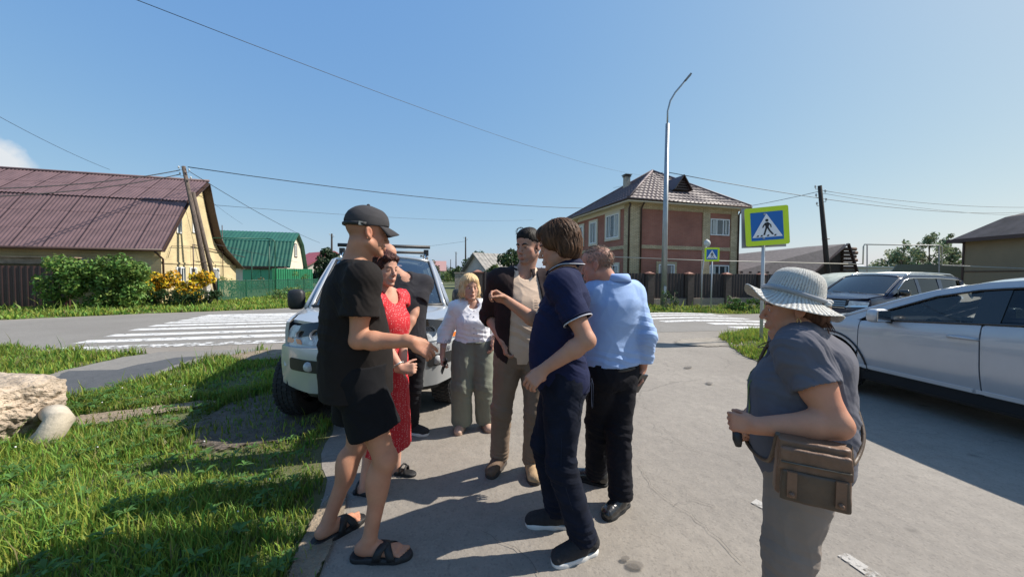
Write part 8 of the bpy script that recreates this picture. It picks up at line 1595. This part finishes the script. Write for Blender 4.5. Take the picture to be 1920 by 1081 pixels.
# open front: a wedge wider at the hem
Fo = Fld(); Fo.loft(m5.pel, m5.Mt, [(-.3, .150, .34, 0.0, .02, .02, 0), (.30, .135, .34, .0, .02, .02, 0), (.50, .105, .34, .0, .02, .015, 0), (.70, .07, .3, .0, .0, .01, 0)], 0, n=6); F.join(Fo, 0, .004, 'cut'); F.join((lambda f: (f.loft(m5.pel, m5.Mt, m5.torso_stations(TORSO_M, .020), .03, n=2.25), f)[1])(Fld()), 0, 0, 'cut'); nc = m5.nb + m5.Mt @ np.array([.03, 0, .02]); F.ell(nc, (.082, .076, .06), m5.Mt @ np.array(Matrix.Rotation(R(20), 3, 'Y')), .004, 'cut')
for G_ in cuts: F.join(G_, 0, .02)
ov_ = m5.wear('overshirt', F, OVER, .007, (6, 6, 3), None, [(m5.ER, (.09, .09, .14), (.3, .2, 1), .05, .008)], None, 9.0); collar(m5, 'collar', m5.nb + np.array([0, 0, .056]), m5.Mt, .078, .076, .024, OVER, open_ang=.62, drop=.050, parent=ov_)
KHAKI = cloth('khaki_cotton', (.215, .155, .110), var=.10, weave=600); trousers(m5, KHAKI, .12, rt=.098, rk=.074, rh=.066, amp=.007, ease=.004)
HIKE_SHADE = mat('suede_shaded', (.13, .085, .055), .85, var=.3, vscale=20, bump=.3, bscale=200); HIKE_LIT = mat('suede_lit', (.40, .27, .15), .85, var=.3, vscale=20, bump=.3, bscale=200)  # one pair of shoes: lit and shaded tones put into the colour
for A, y, mm in ((m5.AL, m5.yL, HIKE_LIT), (m5.AR, m5.yR, HIKE_SHADE)): 
    so = shoe(m5.o, 'hiking_shoe', A, 0, y, 1.06, mm, mat('dark_tread', (.05, .04, .035), .9), mat('brown_lace', (.14, .09, .05), .8), .030, high=.10)
    f = np.array([math.cos(y), math.sin(y), 0]); q = MB(); q.ball(P3(np.array([A[0], A[1], .045]) + f * .155 * 1.06), .034, 6, (.9, .9, .55)); q.build('toe_cap', mat('orange_rubber', (.42, .14, .05), .7), so)
short_hair(m5, ((.006, .005, .005), (.024, .017, .013)), 3.0, .006, .066, -.03, top_lift=.006, amp=.004)
rr = np.random.RandomState(2); rts = [m5.P(-.01 + .09 * math.cos(a), .072 * math.sin(a), .118 + .018 * math.cos(2 * a) - .05 * (abs(a) / 1.6) ** 2) for a in rr.uniform(-1.5, 1.5, 160)]
strands(m5, 'hair_strands', rts, [m5.HM @ np.array([.6, rr.normal(0, .5), .35]) for _ in rts], .018, .0035, ((.006, .005, .005), (.024, .017, .013)), droop=.7, n=3)

# ================================================================== 6  man in the navy polo
m6 = Person(on_ground(Vector((.28, 2.12, 0))), 1.82, 'brown haired man in a navy polo shirt and dark jeans, one hand raised', skin=(.45, .235, .155), h=.005)
m6.skeleton((.298, 2.14, .945), R(172), R(168), lean=(.0, 0), sw=.176, up=.556)
prof6 = [(-.20, .12, .09, .11, .01), (-.08, .168, .125, .135, 0), (.06, .178, .160, .135, 0), (.25, .176, .180, .108, .0), (.45, .174, .172, .105, .0), (.70, .180, .140, .125, .0), (.88, .175, .100, .122, -.01), (1.0, .142, .072, .092, -.012), (1.10, .078, .055, .064, -.01)]
body(m6, prof6, (gnd(1094, 1040) + Vector((0, .0, .10)), R(203), gnd(1046, 985) + Vector((0, .0, .10)), R(178)), at(1020, 692, 1.91), at(950, 563, 2.40), (.45, -.35, -.7), (.1, .2, -1), (-1, -.2, 0), (-1, .1, 0), at(1047, 463, 2.11), R(166), R(12), 0, hs=1.04, neck=.064, arm_b=1.10, handL=dict(d=nv((-.75, -.1, -.75)), pn=(.35, .75, -.4), side=-1, curl=(.45, .5, .55, .6), thumb=.5), handR=dict(d=nv((-.85, -.05, .42)), pn=(-.35, -.75, -.6), side=1, curl=(.75, .8, .95, 1.05), thumb=.9), jaw=1.06)
stubble(m6, (.22, .14, .11), .3); m6.finish(); eyes(m6, m6.P, m6.HM)
NAVY = cloth('navy_pique', (.010, .014, .048), var=.12, weave=650); NAVYC = cloth('navy_rib', (.011, .014, .040)); TRIM = cloth('white_trim', (.55, .55, .58))
po = top(m6, 'polo_shirt', NAVY, -.045, ease=.014, sl=.66, neck=(.074, .070, .0), amp=.0055, scale=(5.5, 5.5, 3.5), rs=(.077, .073), extra=[(m6.SL + np.array([-.05, 0, -.10]), (.13, .13, .14), (.75, .2, .6), .06, .007), (m6.pel + np.array([.06, -.12, .20]), (.15, .15, .12), (.5, .1, 1), .055, .007), (m6.SL + np.array([.02, 0, -.10]), (.10, .10, .10), (-.6, .2, .8), .05, .006)])
collar(m6, 'collar', m6.nb + np.array([0, 0, .076]), m6.Mt, .076, .074, .030, NAVYC, open_ang=.35, drop=.030, parent=po)
for k_, dz in ((0, -.026), (1, -.034)):
    q = MB(); q.tube([P3(m6.nb + np.array([0, 0, .076]) + m6.Mt @ np.array([(.076 + .034) * math.cos(a), (.074 + .034) * math.sin(a), dz + .030 - .040 * max(0, math.cos(a)) ** 1.5 - .03 * max(0, math.cos(a)) ** 4])) for a in np.linspace(.5, 6.283 - .5, 40)], .0032, 5); q.build('collar_stripe', TRIM, po) if k_ == 0 else None
for S, E_ in ((m6.SL, m6.EL), (m6.SR, m6.ER)):
    e_ = _lerp(S, E_, .66); d_ = nv(E_ - S); X_ = nv(np.cross(d_, (0, 0, 1))); Y_ = np.cross(d_, X_); r_ = .0725 * m6.bs
    for off, mm, wd_ in ((-.003, TRIM, .0032), (-.016, NAVYC, .0045)):
        q = MB(); q.tube([P3(e_ + d_ * off + (X_ * math.cos(a) + Y_ * math.sin(a)) * (r_ + .003)) for a in np.linspace(0, 6.283, 30)], wd_, 6); q.build('sleeve_stripe', mm, po)
q = MB(); c = m6.pel + m6.Mt @ np.array([.142, .085, m6.tl * .72]); q.tube([P3(project(m6.topF, c + m6.Mt @ np.array(v_), .004)) for v_ in ((.002, -.012, -.008), (.004, .0, -.004), (0, .014, .012))], [.0035, .003, .001], 5); q.build('chest_emblem', TRIM, po)
DENIM = cloth('dark_denim', (.006, .009, .020), var=.35, weave=420, bump=.35, vs=7); jn = trousers(m6, DENIM, .11, rt=.100, rk=.078, rh=.070, amp=.007, prof=prof6, ease=.006)
st_ = cloth('denim_light', (.012, .018, .036), var=.2); q = MB(); b0 = m6.pel + m6.Mt @ np.array([0, 0, 0])
for y_ in (.07,):
    cs_ = [m6.pel + m6.Mt @ np.array([-.162, y_ + dx, z]) for dx, z in ((-.06, .02), (.06, .02), (.055, -.10), (0, -.13), (-.055, -.10), (-.06, .02))]; q.tube([P3(c) for c in cs_], .0025, 4)
for sgn, K, A in ((1, m6.KL, m6.AL),):
    q.tube([P3(m6.HL + m6.Mh @ np.array([0, .104, .05])), P3(_lerp(m6.HL, m6.KL, .5) + m6.Mh @ np.array([0, .094, 0])), P3(m6.KL + m6.Mh @ np.array([0, .082, 0])), P3(_lerp(m6.KL, m6.AL, .5) + m6.Mh @ np.array([0, .078, 0]))], .0022, 4)
q.build('seam', st_, jn)
RUN = mat('dark_knit', (.020, .020, .023), .85, var=.25, vscale=60, bump=.5, bscale=350)
for A, y in ((m6.AL, m6.yL), (m6.AR, m6.yR)): shoe(m6.o, 'sneaker', A, 0, y, 1.05, RUN, WSOLE, LACEB, .026, high=.092)
# thick swept hair
P = m6.P; s = 1.04; Fh = Fld(); Fh.ell(P(-.020, 0, .050), np.array([.114, .094, .104]) * s, m6.HM, .02); Fh.ell(P(-.062, 0, -.020), np.array([.062, .080, .070]) * s, m6.HM, .04); Fh.ell(P(.045, 0, .085), np.array([.062, .078, .042]) * s, m6.HM, .03)
for y in (-1, 1): Fh.ell(P(.030, y * .072, .035), np.array([.042, .024, .046]) * s, m6.HM, .02); Fh.ell(P(-.035, y * .072, -.020), np.array([.042, .026, .052]) * s, m6.HM, .02)
Fh.ell(P(.112, 0, -.040), np.array([.075, .085, .105]) * s, m6.HM, .012, 'cut'); Fh.ell(P(.045, 0, -.095), np.array([.085, .10, .085]) * s, m6.HM, .012, 'cut')
BR = ((.016, .008, .005), (.13, .062, .030)); hair_mesh(m6, Fh, BR, m6.HM, m6.HO, amp=.006, strands=60, seed=8)
rr = np.random.RandomState(5); rts = []; drs = []
for i in range(900):
    a = rr.uniform(-3.1, 3.1); el = rr.uniform(-.25, 1.4); x, y, z = -.018 + .112 * math.cos(a) * math.cos(el), .094 * math.sin(a) * math.cos(el), .05 + .103 * math.sin(el)
    if x > .07 and z < .06: continue
    rts.append(P(x, y, z)); nn_ = nv((x + .018, y * 1.2, z - .05)); t_ = np.array([-.25, .15 * np.sign(y), -.55]) + .25 * nn_; t_ = t_ - nn_ * (t_ @ nn_) * .92; drs.append(m6.HM @ nv(t_))
strands(m6, 'hair_strands', rts, drs, .060, .0036, BR, droop=.75, wave=.15, n=6)

# ================================================================== 7  man in the light blue shirt
m7 = Person(on_ground(Vector((.70, 2.54, 0))), 1.745, 'grey haired man in a light blue shirt and black trousers seen from behind', skin=(.50, .25, .175), h=.0055)
m7.skeleton((.685, 2.52, .91), R(122), R(104), sw=.138, up=.525)
prof7 = [(-.20, .13, .09, .12, .01), (-.08, .175, .13, .135, 0), (.06, .180, .165, .13, 0), (.25, .178, .185, .112, .0), (.45, .174, .170, .112, .0), (.70, .176, .140, .130, .0), (.88, .182, .105, .128, -.008), (1.0, .150, .075, .098, -.012), (1.10, .08, .058, .068, -.01)]
body(m7, prof7, (gnd(1118, 906) + Vector((0, 0, .09)), R(150), gnd(1166, 958) + Vector((0, .03, .09)), R(222)), at(1100, 690, 2.72), at(1205, 690, 2.58), (-.5, -.5, -.2), (.15, -.5, 0), (-.5, .9, 0), (-.6, .4, 0), at(1120, 497, 2.50), R(152), R(10), 0, hs=1.03, neck=.070, arm_b=1.05, handR=dict(d=nv((-.12, -.1, -1)), pn=(-.9, .3, 0), side=-1, curl=(.5, .6, .7, .7)), handL=dict(d=nv((-.1, .2, -1)), pn=(.9, .2, 0), side=1), jaw=1.1)
cropped(m7, (.12, .088, .068), .95); m7.finish(); eyes(m7, m7.P, m7.HM)
LBLUE = cloth('pale_blue_poplin', (.33, .46, .72), var=.05, weave=900, rough=.8)
bs_ = top(m7, 'shirt', LBLUE, .045, ease=.022, sl=1.86, neck=(.074, .072, .0), amp=.007, scale=(5, 5, 2.8), rs=(.078, .066), cuff=(.055, .048), extra=[(m7.ER, (.10, .10, .16), (.2, .3, 1), .06, .007), (m7.WR + np.array([0, 0, .10]), (.09, .09, .08), (.3, .2, 1), .045, .008), (m7.pel + np.array([.05, -.12, .10]), (.22, .14, .07), (.25, .1, 1), .05, .006), (m7.SR + np.array([-.02, -.05, -.14]), (.08, .10, .12), (-.6, .2, .7), .06, .005)], seed=5.0)
collar(m7, 'collar', m7.nb + np.array([0, 0, .060]), m7.Mt, .080, .078, .034, cloth('pale_blue_collar', (.30, .43, .72), var=.03), open_ang=.3, drop=.048, parent=bs_)
BKT = cloth('black_wool', (.009, .009, .013), var=.2); trousers(m7, BKT, .085, rt=.108, rk=.085, rh=.078, amp=.007, prof=prof7, ease=.004)
q = MB(); q.tube([P3(m7.pel + m7.Mt @ np.array([(.163 if math.cos(a) > 0 else .130) * math.cos(a), .183 * math.sin(a), .03])) for a in np.linspace(0, 6.283, 40)], .012, 6); q.build('belt', mat('black_leather', (.012, .011, .011), .35), m7.o)
LEATHER = mat('polished_leather', (.016, .015, .015), .22, coat=.4)
for A, y in ((m7.AL, m7.yL), (m7.AR, m7.yR)):
    so = shoe(m7.o, 'dress_shoe', A, 0, y, 1.0, LEATHER, mat('black_sole', (.012, .012, .012), .8), None, .024, high=.075); f = np.array([math.cos(y), math.sin(y), 0]); l = np.array([-f[1], f[0], 0]); q = MB()
    for sg in (-1, 1): c = np.array([A[0], A[1], .075]) + f * .035 + l * sg * .038; q.box(P3(c), (.020, .006, .030), rz=y)
    q.build('elastic', mat('grey_elastic', (.25, .25, .25), .8), so)
rr = np.random.RandomState(9); rts = []; drs = []
for i in range(1500):
    a = rr.uniform(-3.14, 3.14); el = rr.uniform(-.75, 1.5); x, y, z = -.012 + .099 * math.cos(a) * math.cos(el), .079 * math.sin(a) * math.cos(el), .038 + .087 * math.sin(el)
    if x > .05 and z < .085 or (x > -.02 and z < .02) or z < -.045 or (z > .11 and rr.rand() < .45): continue
    rts.append(m7.P(x, y, z)); nn_ = nv((x + .012, y * 1.2, z - .038)); drs.append(m7.HM @ nv(nn_ * .22 + np.array([.25 if z > .08 else -.1, 0, -.6 if z < .08 else 0])))
strands(m7, 'hair', rts, drs, .016, .0035, ((.14, .105, .08), (.26, .20, .155)), droop=.3, n=2)
wh = m7.WR + nv((-.12, -.1, -1)) * .10 + np.array([-.02, -.015, 0]); q = MB(); q.box((0, 0, 0), (.075, .012, .15), M=Matrix(frame(R(30), R(10), R(25)))); ph = q.build('phone', BLACKG); ph.location = Vector(P3(m7.base + wh)); tag(ph, 'black phone held down by the man in the light blue shirt', 'phone')
WD = nv(m7.WR - m7.ER)

# ================================================================== 8  woman in the crocheted hat, near right
w8 = Person(on_ground(Vector((1.18, 1.50, 0))), 1.565, 'woman in a white crocheted sun hat, grey t-shirt and taupe trousers in profile', skin=(.50, .235, .145), female=True, h=.005)
w8.skeleton((1.185, 1.50, .83), R(147), R(147), lean=(.035, 0), sw=.185, up=.455)
prof8 = [(-.20, .15, .12, .14, .01), (-.08, .195, .155, .165, 0), (.06, .205, .180, .165, 0), (.25, .202, .185, .180, .0), (.45, .190, .170, .182, .0), (.66, .185, .170, .182, .0), (.86, .178, .110, .172, -.02), (1.0, .142, .078, .130, -.024), (1.10, .075, .055, .068, -.012)]
body(w8, prof8, ((1.20 - .10, 1.44, .085), R(150), (1.26, 1.62, .085), R(140)), at(1420, 798, 1.36), at(1392, 792, 1.62), (.25, -.5, -.8), (.8, .4, -1), (-.8, .5, 0), (-.8, .5, 0), at(1487, 577, 1.515), R(150), R(6), 0, hs=.985, neck=.060, arm_b=1.15, leg_b=1.15, handL=dict(d=nv((-.78, .6, -.05)), pn=(.5, .75, -.2), side=-1, curl=(.85, .9, .95, 1.0), thumb=.8, s=.86), handR=dict(d=nv((-.6, -.7, -.1)), pn=(.4, -.5, -.4), side=1, curl=(.8, .9, .9, .9), s=.86), jaw=1.15, wide=1.03)
w8.F.ell(w8.P(.045, 0, -.118), np.array([.04, .045, .028]), w8.HM, .02)
w8.finish(); eyes(w8, w8.P, w8.HM, brow_w=.003)
GT = cloth('grey_jersey', (.115, .113, .135), var=.08, weave=700)
tt = top(w8, 't_shirt', GT, -.10, ease=.020, sl=.52, neck=(.110, .094, .035), amp=.0065, scale=(5.5, 5.5, 2.6), rs=(.082, .090), neck_drop=.13, vneck=.10, extra=[(w8.SL + np.array([.02, -.03, -.10]), (.10, .10, .16), (.75, .3, .3), .055, .009), (w8.SL + np.array([-.12, 0, -.05]), (.14, .14, .16), (.5, .3, .8), .07, .007), (w8.pel + np.array([.12, -.05, .15]), (.14, .14, .14), (.5, .1, .9), .07, .008)], seed=7.0)
# printed leaves on the chest
q = MB(); GL = mat('print_green', (.16, .24, .06), .9); PV = mat('print_pale', (.34, .33, .40), .9)
for i in range(7):
    c = w8.pel + w8.Mt @ np.array([.198 - .010 * (i % 3) - .008 * abs(i - 3), .075 - .035 * (i % 3), w8.tl * .60 + .026 * (i - 3)]); u_ = w8.Mt @ nv((0.1, .3 * math.sin(i), 1)); v_ = w8.Mt @ np.array([-.25, .95, 0]); L_ = .045; c = project(w8.topF, c, .004); q.add([P3(project(w8.topF, w_, .005)) for w_ in (c - u_ * L_, c - v_ * .010, c, c + v_ * .010, c + u_ * L_)], [(0, 1, 2), (0, 2, 3), (1, 4, 2), (2, 4, 3)])
q.build('leaf_print', GL, tt)
TAUPE = cloth('taupe_linen', (.235, .190, .158), var=.10, weave=450, bump=.4); trousers(w8, TAUPE, .10, rt=.128, rk=.098, rh=.088, amp=.008, scale=(6, 6, 2), prof=prof8, ease=.004, stack=False)
for A, y in ((w8.AL, w8.yL), (w8.AR, w8.yR)): shoe(w8.o, 'shoe', A, 0, y, .90, BEIGE, mat('beige_sole', (.35, .24, .17), .7), None, .022, high=.060)
# hair at the nape, necklace, earrings
Mhat = w8.HM @ np.array(Matrix.Rotation(R(-21), 3, 'Y')) @ np.array(Matrix.Rotation(R(4), 3, 'X')); Oh = w8.P(-.004, 0, .046)
P = w8.P; Fh = Fld(); Fh.ell(P(-.020, 0, .035), np.array([.104, .088, .090]), w8.HM, .02); Fh.ell(P(-.070, 0, -.035), np.array([.045, .070, .055]), w8.HM, .03); Fh.ell(P(.080, 0, -.03), np.array([.080, .10, .11]), w8.HM, .01, 'cut'); 
for y in (-1, 1): Fh.ell(P(.02, y * .09, -.02), np.array([.045, .045, .055]), w8.HM, .008, 'cut')
Fh.plane(Oh + Mhat @ np.array([0, 0, -.002]), Mhat[:, 2]); hair_mesh(w8, Fh, ((.05, .022, .014), (.16, .075, .045)), w8.HM, w8.HO, amp=.006, strands=44, seed=4)
rts = [P(-.085 - .02 * rr.rand(), rr.uniform(-.06, .06), rr.uniform(-.06, -.01)) for i in range(70)]; strands(w8, 'hair_strands', rts, [w8.HM @ np.array([-.4, 0, -.9])] * 70, .05, .006, ((.05, .022, .014), (.17, .08, .05)), droop=.6, wave=.6)
q = MB()
for y in (-1, 1): q.tube([P3(P(-.004, y * .086, -.036) + w8.HM @ np.array([.006 * math.sin(a), 0, -.010 + .010 * math.cos(a)])) for a in np.linspace(0, 6.283, 14)], .0016, 5)
q.build('earring', mat('gold', (.75, .50, .22), .25, metal=1), w8.o)
nc = w8.nb + w8.Mt @ np.array([.02, 0, .02]); q = MB(); q.tube([P3(nc + w8.Mt @ np.array([.088 * math.cos(a) * (1 if math.cos(a) < 0 else 1.25), .078 * math.sin(a), -.028 - .045 * math.cos(a)])) for a in np.linspace(0, 6.283, 40)], .0022, 5); q.build('necklace', mat('cord_brown', (.10, .05, .035), .6), w8.o)
# crocheted hat: crown, ribbon, wavy brim
CRO = bpy.data.materials.new('crochet'); CRO.use_nodes = True; n_ = CRO.node_tree; b_ = n_.nodes['Principled BSDF']; b_.inputs['Roughness'].default_value = .85; c_ = n_.nodes.new('ShaderNodeTexCoord'); L_ = n_.links.new
sp_ = n_.nodes.new('ShaderNodeSeparateXYZ'); L_(c_.outputs['UV'], sp_.inputs[0])
def mth(op, a, b=None):
    m = n_.nodes.new('ShaderNodeMath'); m.operation = op
    for i, v in enumerate((a, b)):
        if v is None: continue
        if isinstance(v, (int, float)): m.inputs[i].default_value = v
        else: L_(v, m.inputs[i])
    return m.outputs[0]
nz2 = n_.nodes.new('ShaderNodeTexNoise'); nz2.inputs['Scale'].default_value = .35; L_(c_.outputs['UV'], nz2.inputs['Vector']); wob_ = mth('MULTIPLY', nz2.outputs['Fac'], 5.0)
knit = mth('MULTIPLY', mth('SINE', mth('ADD', mth('ADD', sp_.outputs[0], sp_.outputs[1]), wob_)), mth('SINE', mth('SUBTRACT', sp_.outputs[0], sp_.outputs[1])))
th = n_.nodes.new('ShaderNodeMapRange'); th.inputs[1].default_value = .42; th.inputs[2].default_value = .56; th.inputs[3].default_value = 1; th.inputs[4].default_value = 0; L_(knit, th.inputs[0]); L_(th.outputs[0], b_.inputs['Alpha']); b_.inputs['Base Color'].default_value = (.80, .78, .72, 1)
bn_ = n_.nodes.new('ShaderNodeBump'); bn_.inputs['Strength'].default_value = .9; bn_.inputs['Distance'].default_value = .004; bn_.invert = True; L_(knit, bn_.inputs['Height']); L_(bn_.outputs[0], b_.inputs['Normal'])
hp = [(.001, .118), (.04, .116), (.072, .104), (.090, .080), (.098, .050), (.103, .020), (.108, .0), (.122, -.012), (.140, -.022), (.158, -.030), (.174, -.036), (.176, -.037)]; na = 72; vs_, fs_, uvs = [], [], []
for i, (r_, z_) in enumerate(hp):
    for j in range(na):
        a = 2 * math.pi * j / na; t = max(0, (r_ - .108) / .068); q_ = r_ * .93; wob = t * (.010 * math.sin(3 * a + .6) + .006 * math.sin(5 * a)) + t * .030 * max(0, math.cos(a)) ** 2 - t * .012 * math.sin(a) ** 2; vs_.append(P3(Oh + Mhat @ np.array([q_ * math.cos(a) * 1.06, q_ * math.sin(a) * .97, z_ + wob])))
fs_ = [(i * na + j, i * na + (j + 1) % na, (i + 1) * na + (j + 1) % na, (i + 1) * na + j) for i in range(len(hp) - 1) for j in range(na)]
hm = np_mesh('sun_hat', vs_, [f[::-1] for f in fs_], True); ul = hm.uv_layers.new(name='UVMap'); arcl = np.concatenate([[0], np.cumsum([math.hypot(b[0] - a[0], b[1] - a[1]) for a, b in zip(hp[:-1], hp[1:])])])
for poly in hm.polygons:
    js = [hm.loops[l].vertex_index % na for l in poly.loop_indices]
    for l in poly.loop_indices:
        vi = hm.loops[l].vertex_index; j = vi % na; jj = j + na if (max(js) - min(js) > na / 2 and j < na / 2) else j; ul.data[l].uv = (jj / na * 2 * math.pi * 30, arcl[vi // na] * 620)
hat = link_mesh('sun_hat', hm, CRO, w8.o); sub = hat.modifiers.new('s', 'SUBSURF'); sub.levels = sub.render_levels = 1; md = hat.modifiers.new('thick', 'SOLIDIFY'); md.thickness = .003
q = MB(); q.tube([P3(Oh + Mhat @ np.array([.1005 * 1.06 * math.cos(a), .1005 * .97 * math.sin(a), .012 + .004 * math.sin(2 * a)])) for a in np.linspace(0, 6.283, 50)], .010, 6); rb2 = q.build('hat_band', cloth('grey_ribbon', (.30, .31, .33), var=.15, weave=200), hat)
q = MB(); 
for k in range(5): a = R(180 + 12 * (k - 2)); c = Oh + Mhat @ np.array([.110 * math.cos(a), .105 * math.sin(a), .0 + .010 * (k % 2)]); q.ball(P3(c), .017, 5, (1, 1, .7))
q.build('rosette', mat('pale_ribbon', (.5, .49, .46), .9), hat)
# the dark thing in her hands, and the brown shoulder bag
kc = w8.WL + nv((-.78, .6, -.05)) * .065 + np.array([0, 0, -.015]); q = MB(); q.tube([P3(kc + np.array([0, .0, -.012])), P3(kc + np.array([.004, 0, -.05])), P3(kc + np.array([.008, 0, -.075]))], [.015, .017, .011], 10); o = q.build('key_fob', BLACKP); o.location = Vector(P3(w8.base)); tag(o, 'small black key case held in the hands of the woman in the hat', 'key case')
BAGM = mat('brown_leather', (.175, .090, .050), .55, var=.3, vscale=9, bump=.5, bscale=90, bdist=.003); BAGD = mat('dark_leather', (.095, .058, .034), .55, var=.3, vscale=9, bump=.4, bscale=90, bdist=.003)
bagO = np.array(at(1521, 878, 1.235)); BG = empty('shoulder_bag', Vector(P3(bagO)), R(147 + 4)); tag(BG, 'worn brown leather shoulder bag hanging at the hip of the woman in the hat', 'bag')
def bagpart(nm, boxes, m, h=.004, amp=.0025):
    F = Fld()
    for c, sz, r in boxes: F.loft(np.array(c) - np.array([0, 0, sz[2] / 2]), np.eye(3), [(0, sz[1] / 2, sz[0] / 2, sz[0] / 2, 0, 0, 0), (sz[2], sz[1] / 2 * .96, sz[0] / 2 * .93, sz[0] / 2 * .93, 0, 0, 0)], r, n=7)
    V, Q = surf(F, h, nm, folds(amp, (12, 12, 9), 2)); return link_mesh(nm, np_mesh(nm, V, Q, True), m, BG)
bagpart('bag_body', [((0, 0, 0), (.205, .075, .19), .02)], BAGM); bagpart('front_pocket', [((.0, .050, -.045), (.185, .035, .10), .02)], BAGD); bagpart('flap', [((0, .046, .038), (.195, .022, .075), .015)], BAGM)
for x in (-.062, .062): q = MB(); q.box((x, .074, -.035), (.026, .010, .085)); q.ball((x, .083, -.065), .009, 5); q.build('tab', BAGM, BG)
q = MB(); q.tube([(-.09, .060, .03), (.09, .060, .03)], .0035, 5); q.build('zip', mat('zip_metal', (.16, .13, .10), .4, metal=.7), BG)
inv = Matrix.Rotation(-R(151), 3, 'Z'); tol = lambda v: inv @ (Vector(P3(np.array(v) + w8.base)) - Vector(P3(bagO)))
q = MB()
def onshirt(v, off=.012):
    return tol(project(w8.topF, v, off))
T_ = lambda x, y, z: w8.pel + w8.Mt @ np.array([x, y, z])
pts = [Vector((-.095, 0, .10)), onshirt(T_(-.14, .15, .05)), onshirt(T_(-.17, .02, .12)), onshirt(T_(-.17, -.10, .27)), onshirt(T_(-.12, -.13, .42)), onshirt(T_(-.03, -.10, w8.tl * 1.10)), onshirt(T_(.10, -.13, .40)), onshirt(T_(.18, -.12, .18)), onshirt(T_(.19, .04, .05)), onshirt(T_(.12, .18, .02)), Vector((.095, 0, .10))]
dense = []
for i in range(len(pts) - 1):
    p0, p1, p2, p3 = pts[max(0, i - 1)], pts[i], pts[i + 1], pts[min(len(pts) - 1, i + 2)]
    for k in range(6): t = k / 6; dense.append(.5 * ((2 * p1) + (p2 - p0) * t + (2 * p0 - 5 * p1 + 4 * p2 - p3) * t * t + (3 * p1 - p0 - 3 * p2 + p3) * t ** 3))
dense.append(pts[-1]); q.tube(dense, .008, 6); q.build('shoulder_strap', BAGD, BG)
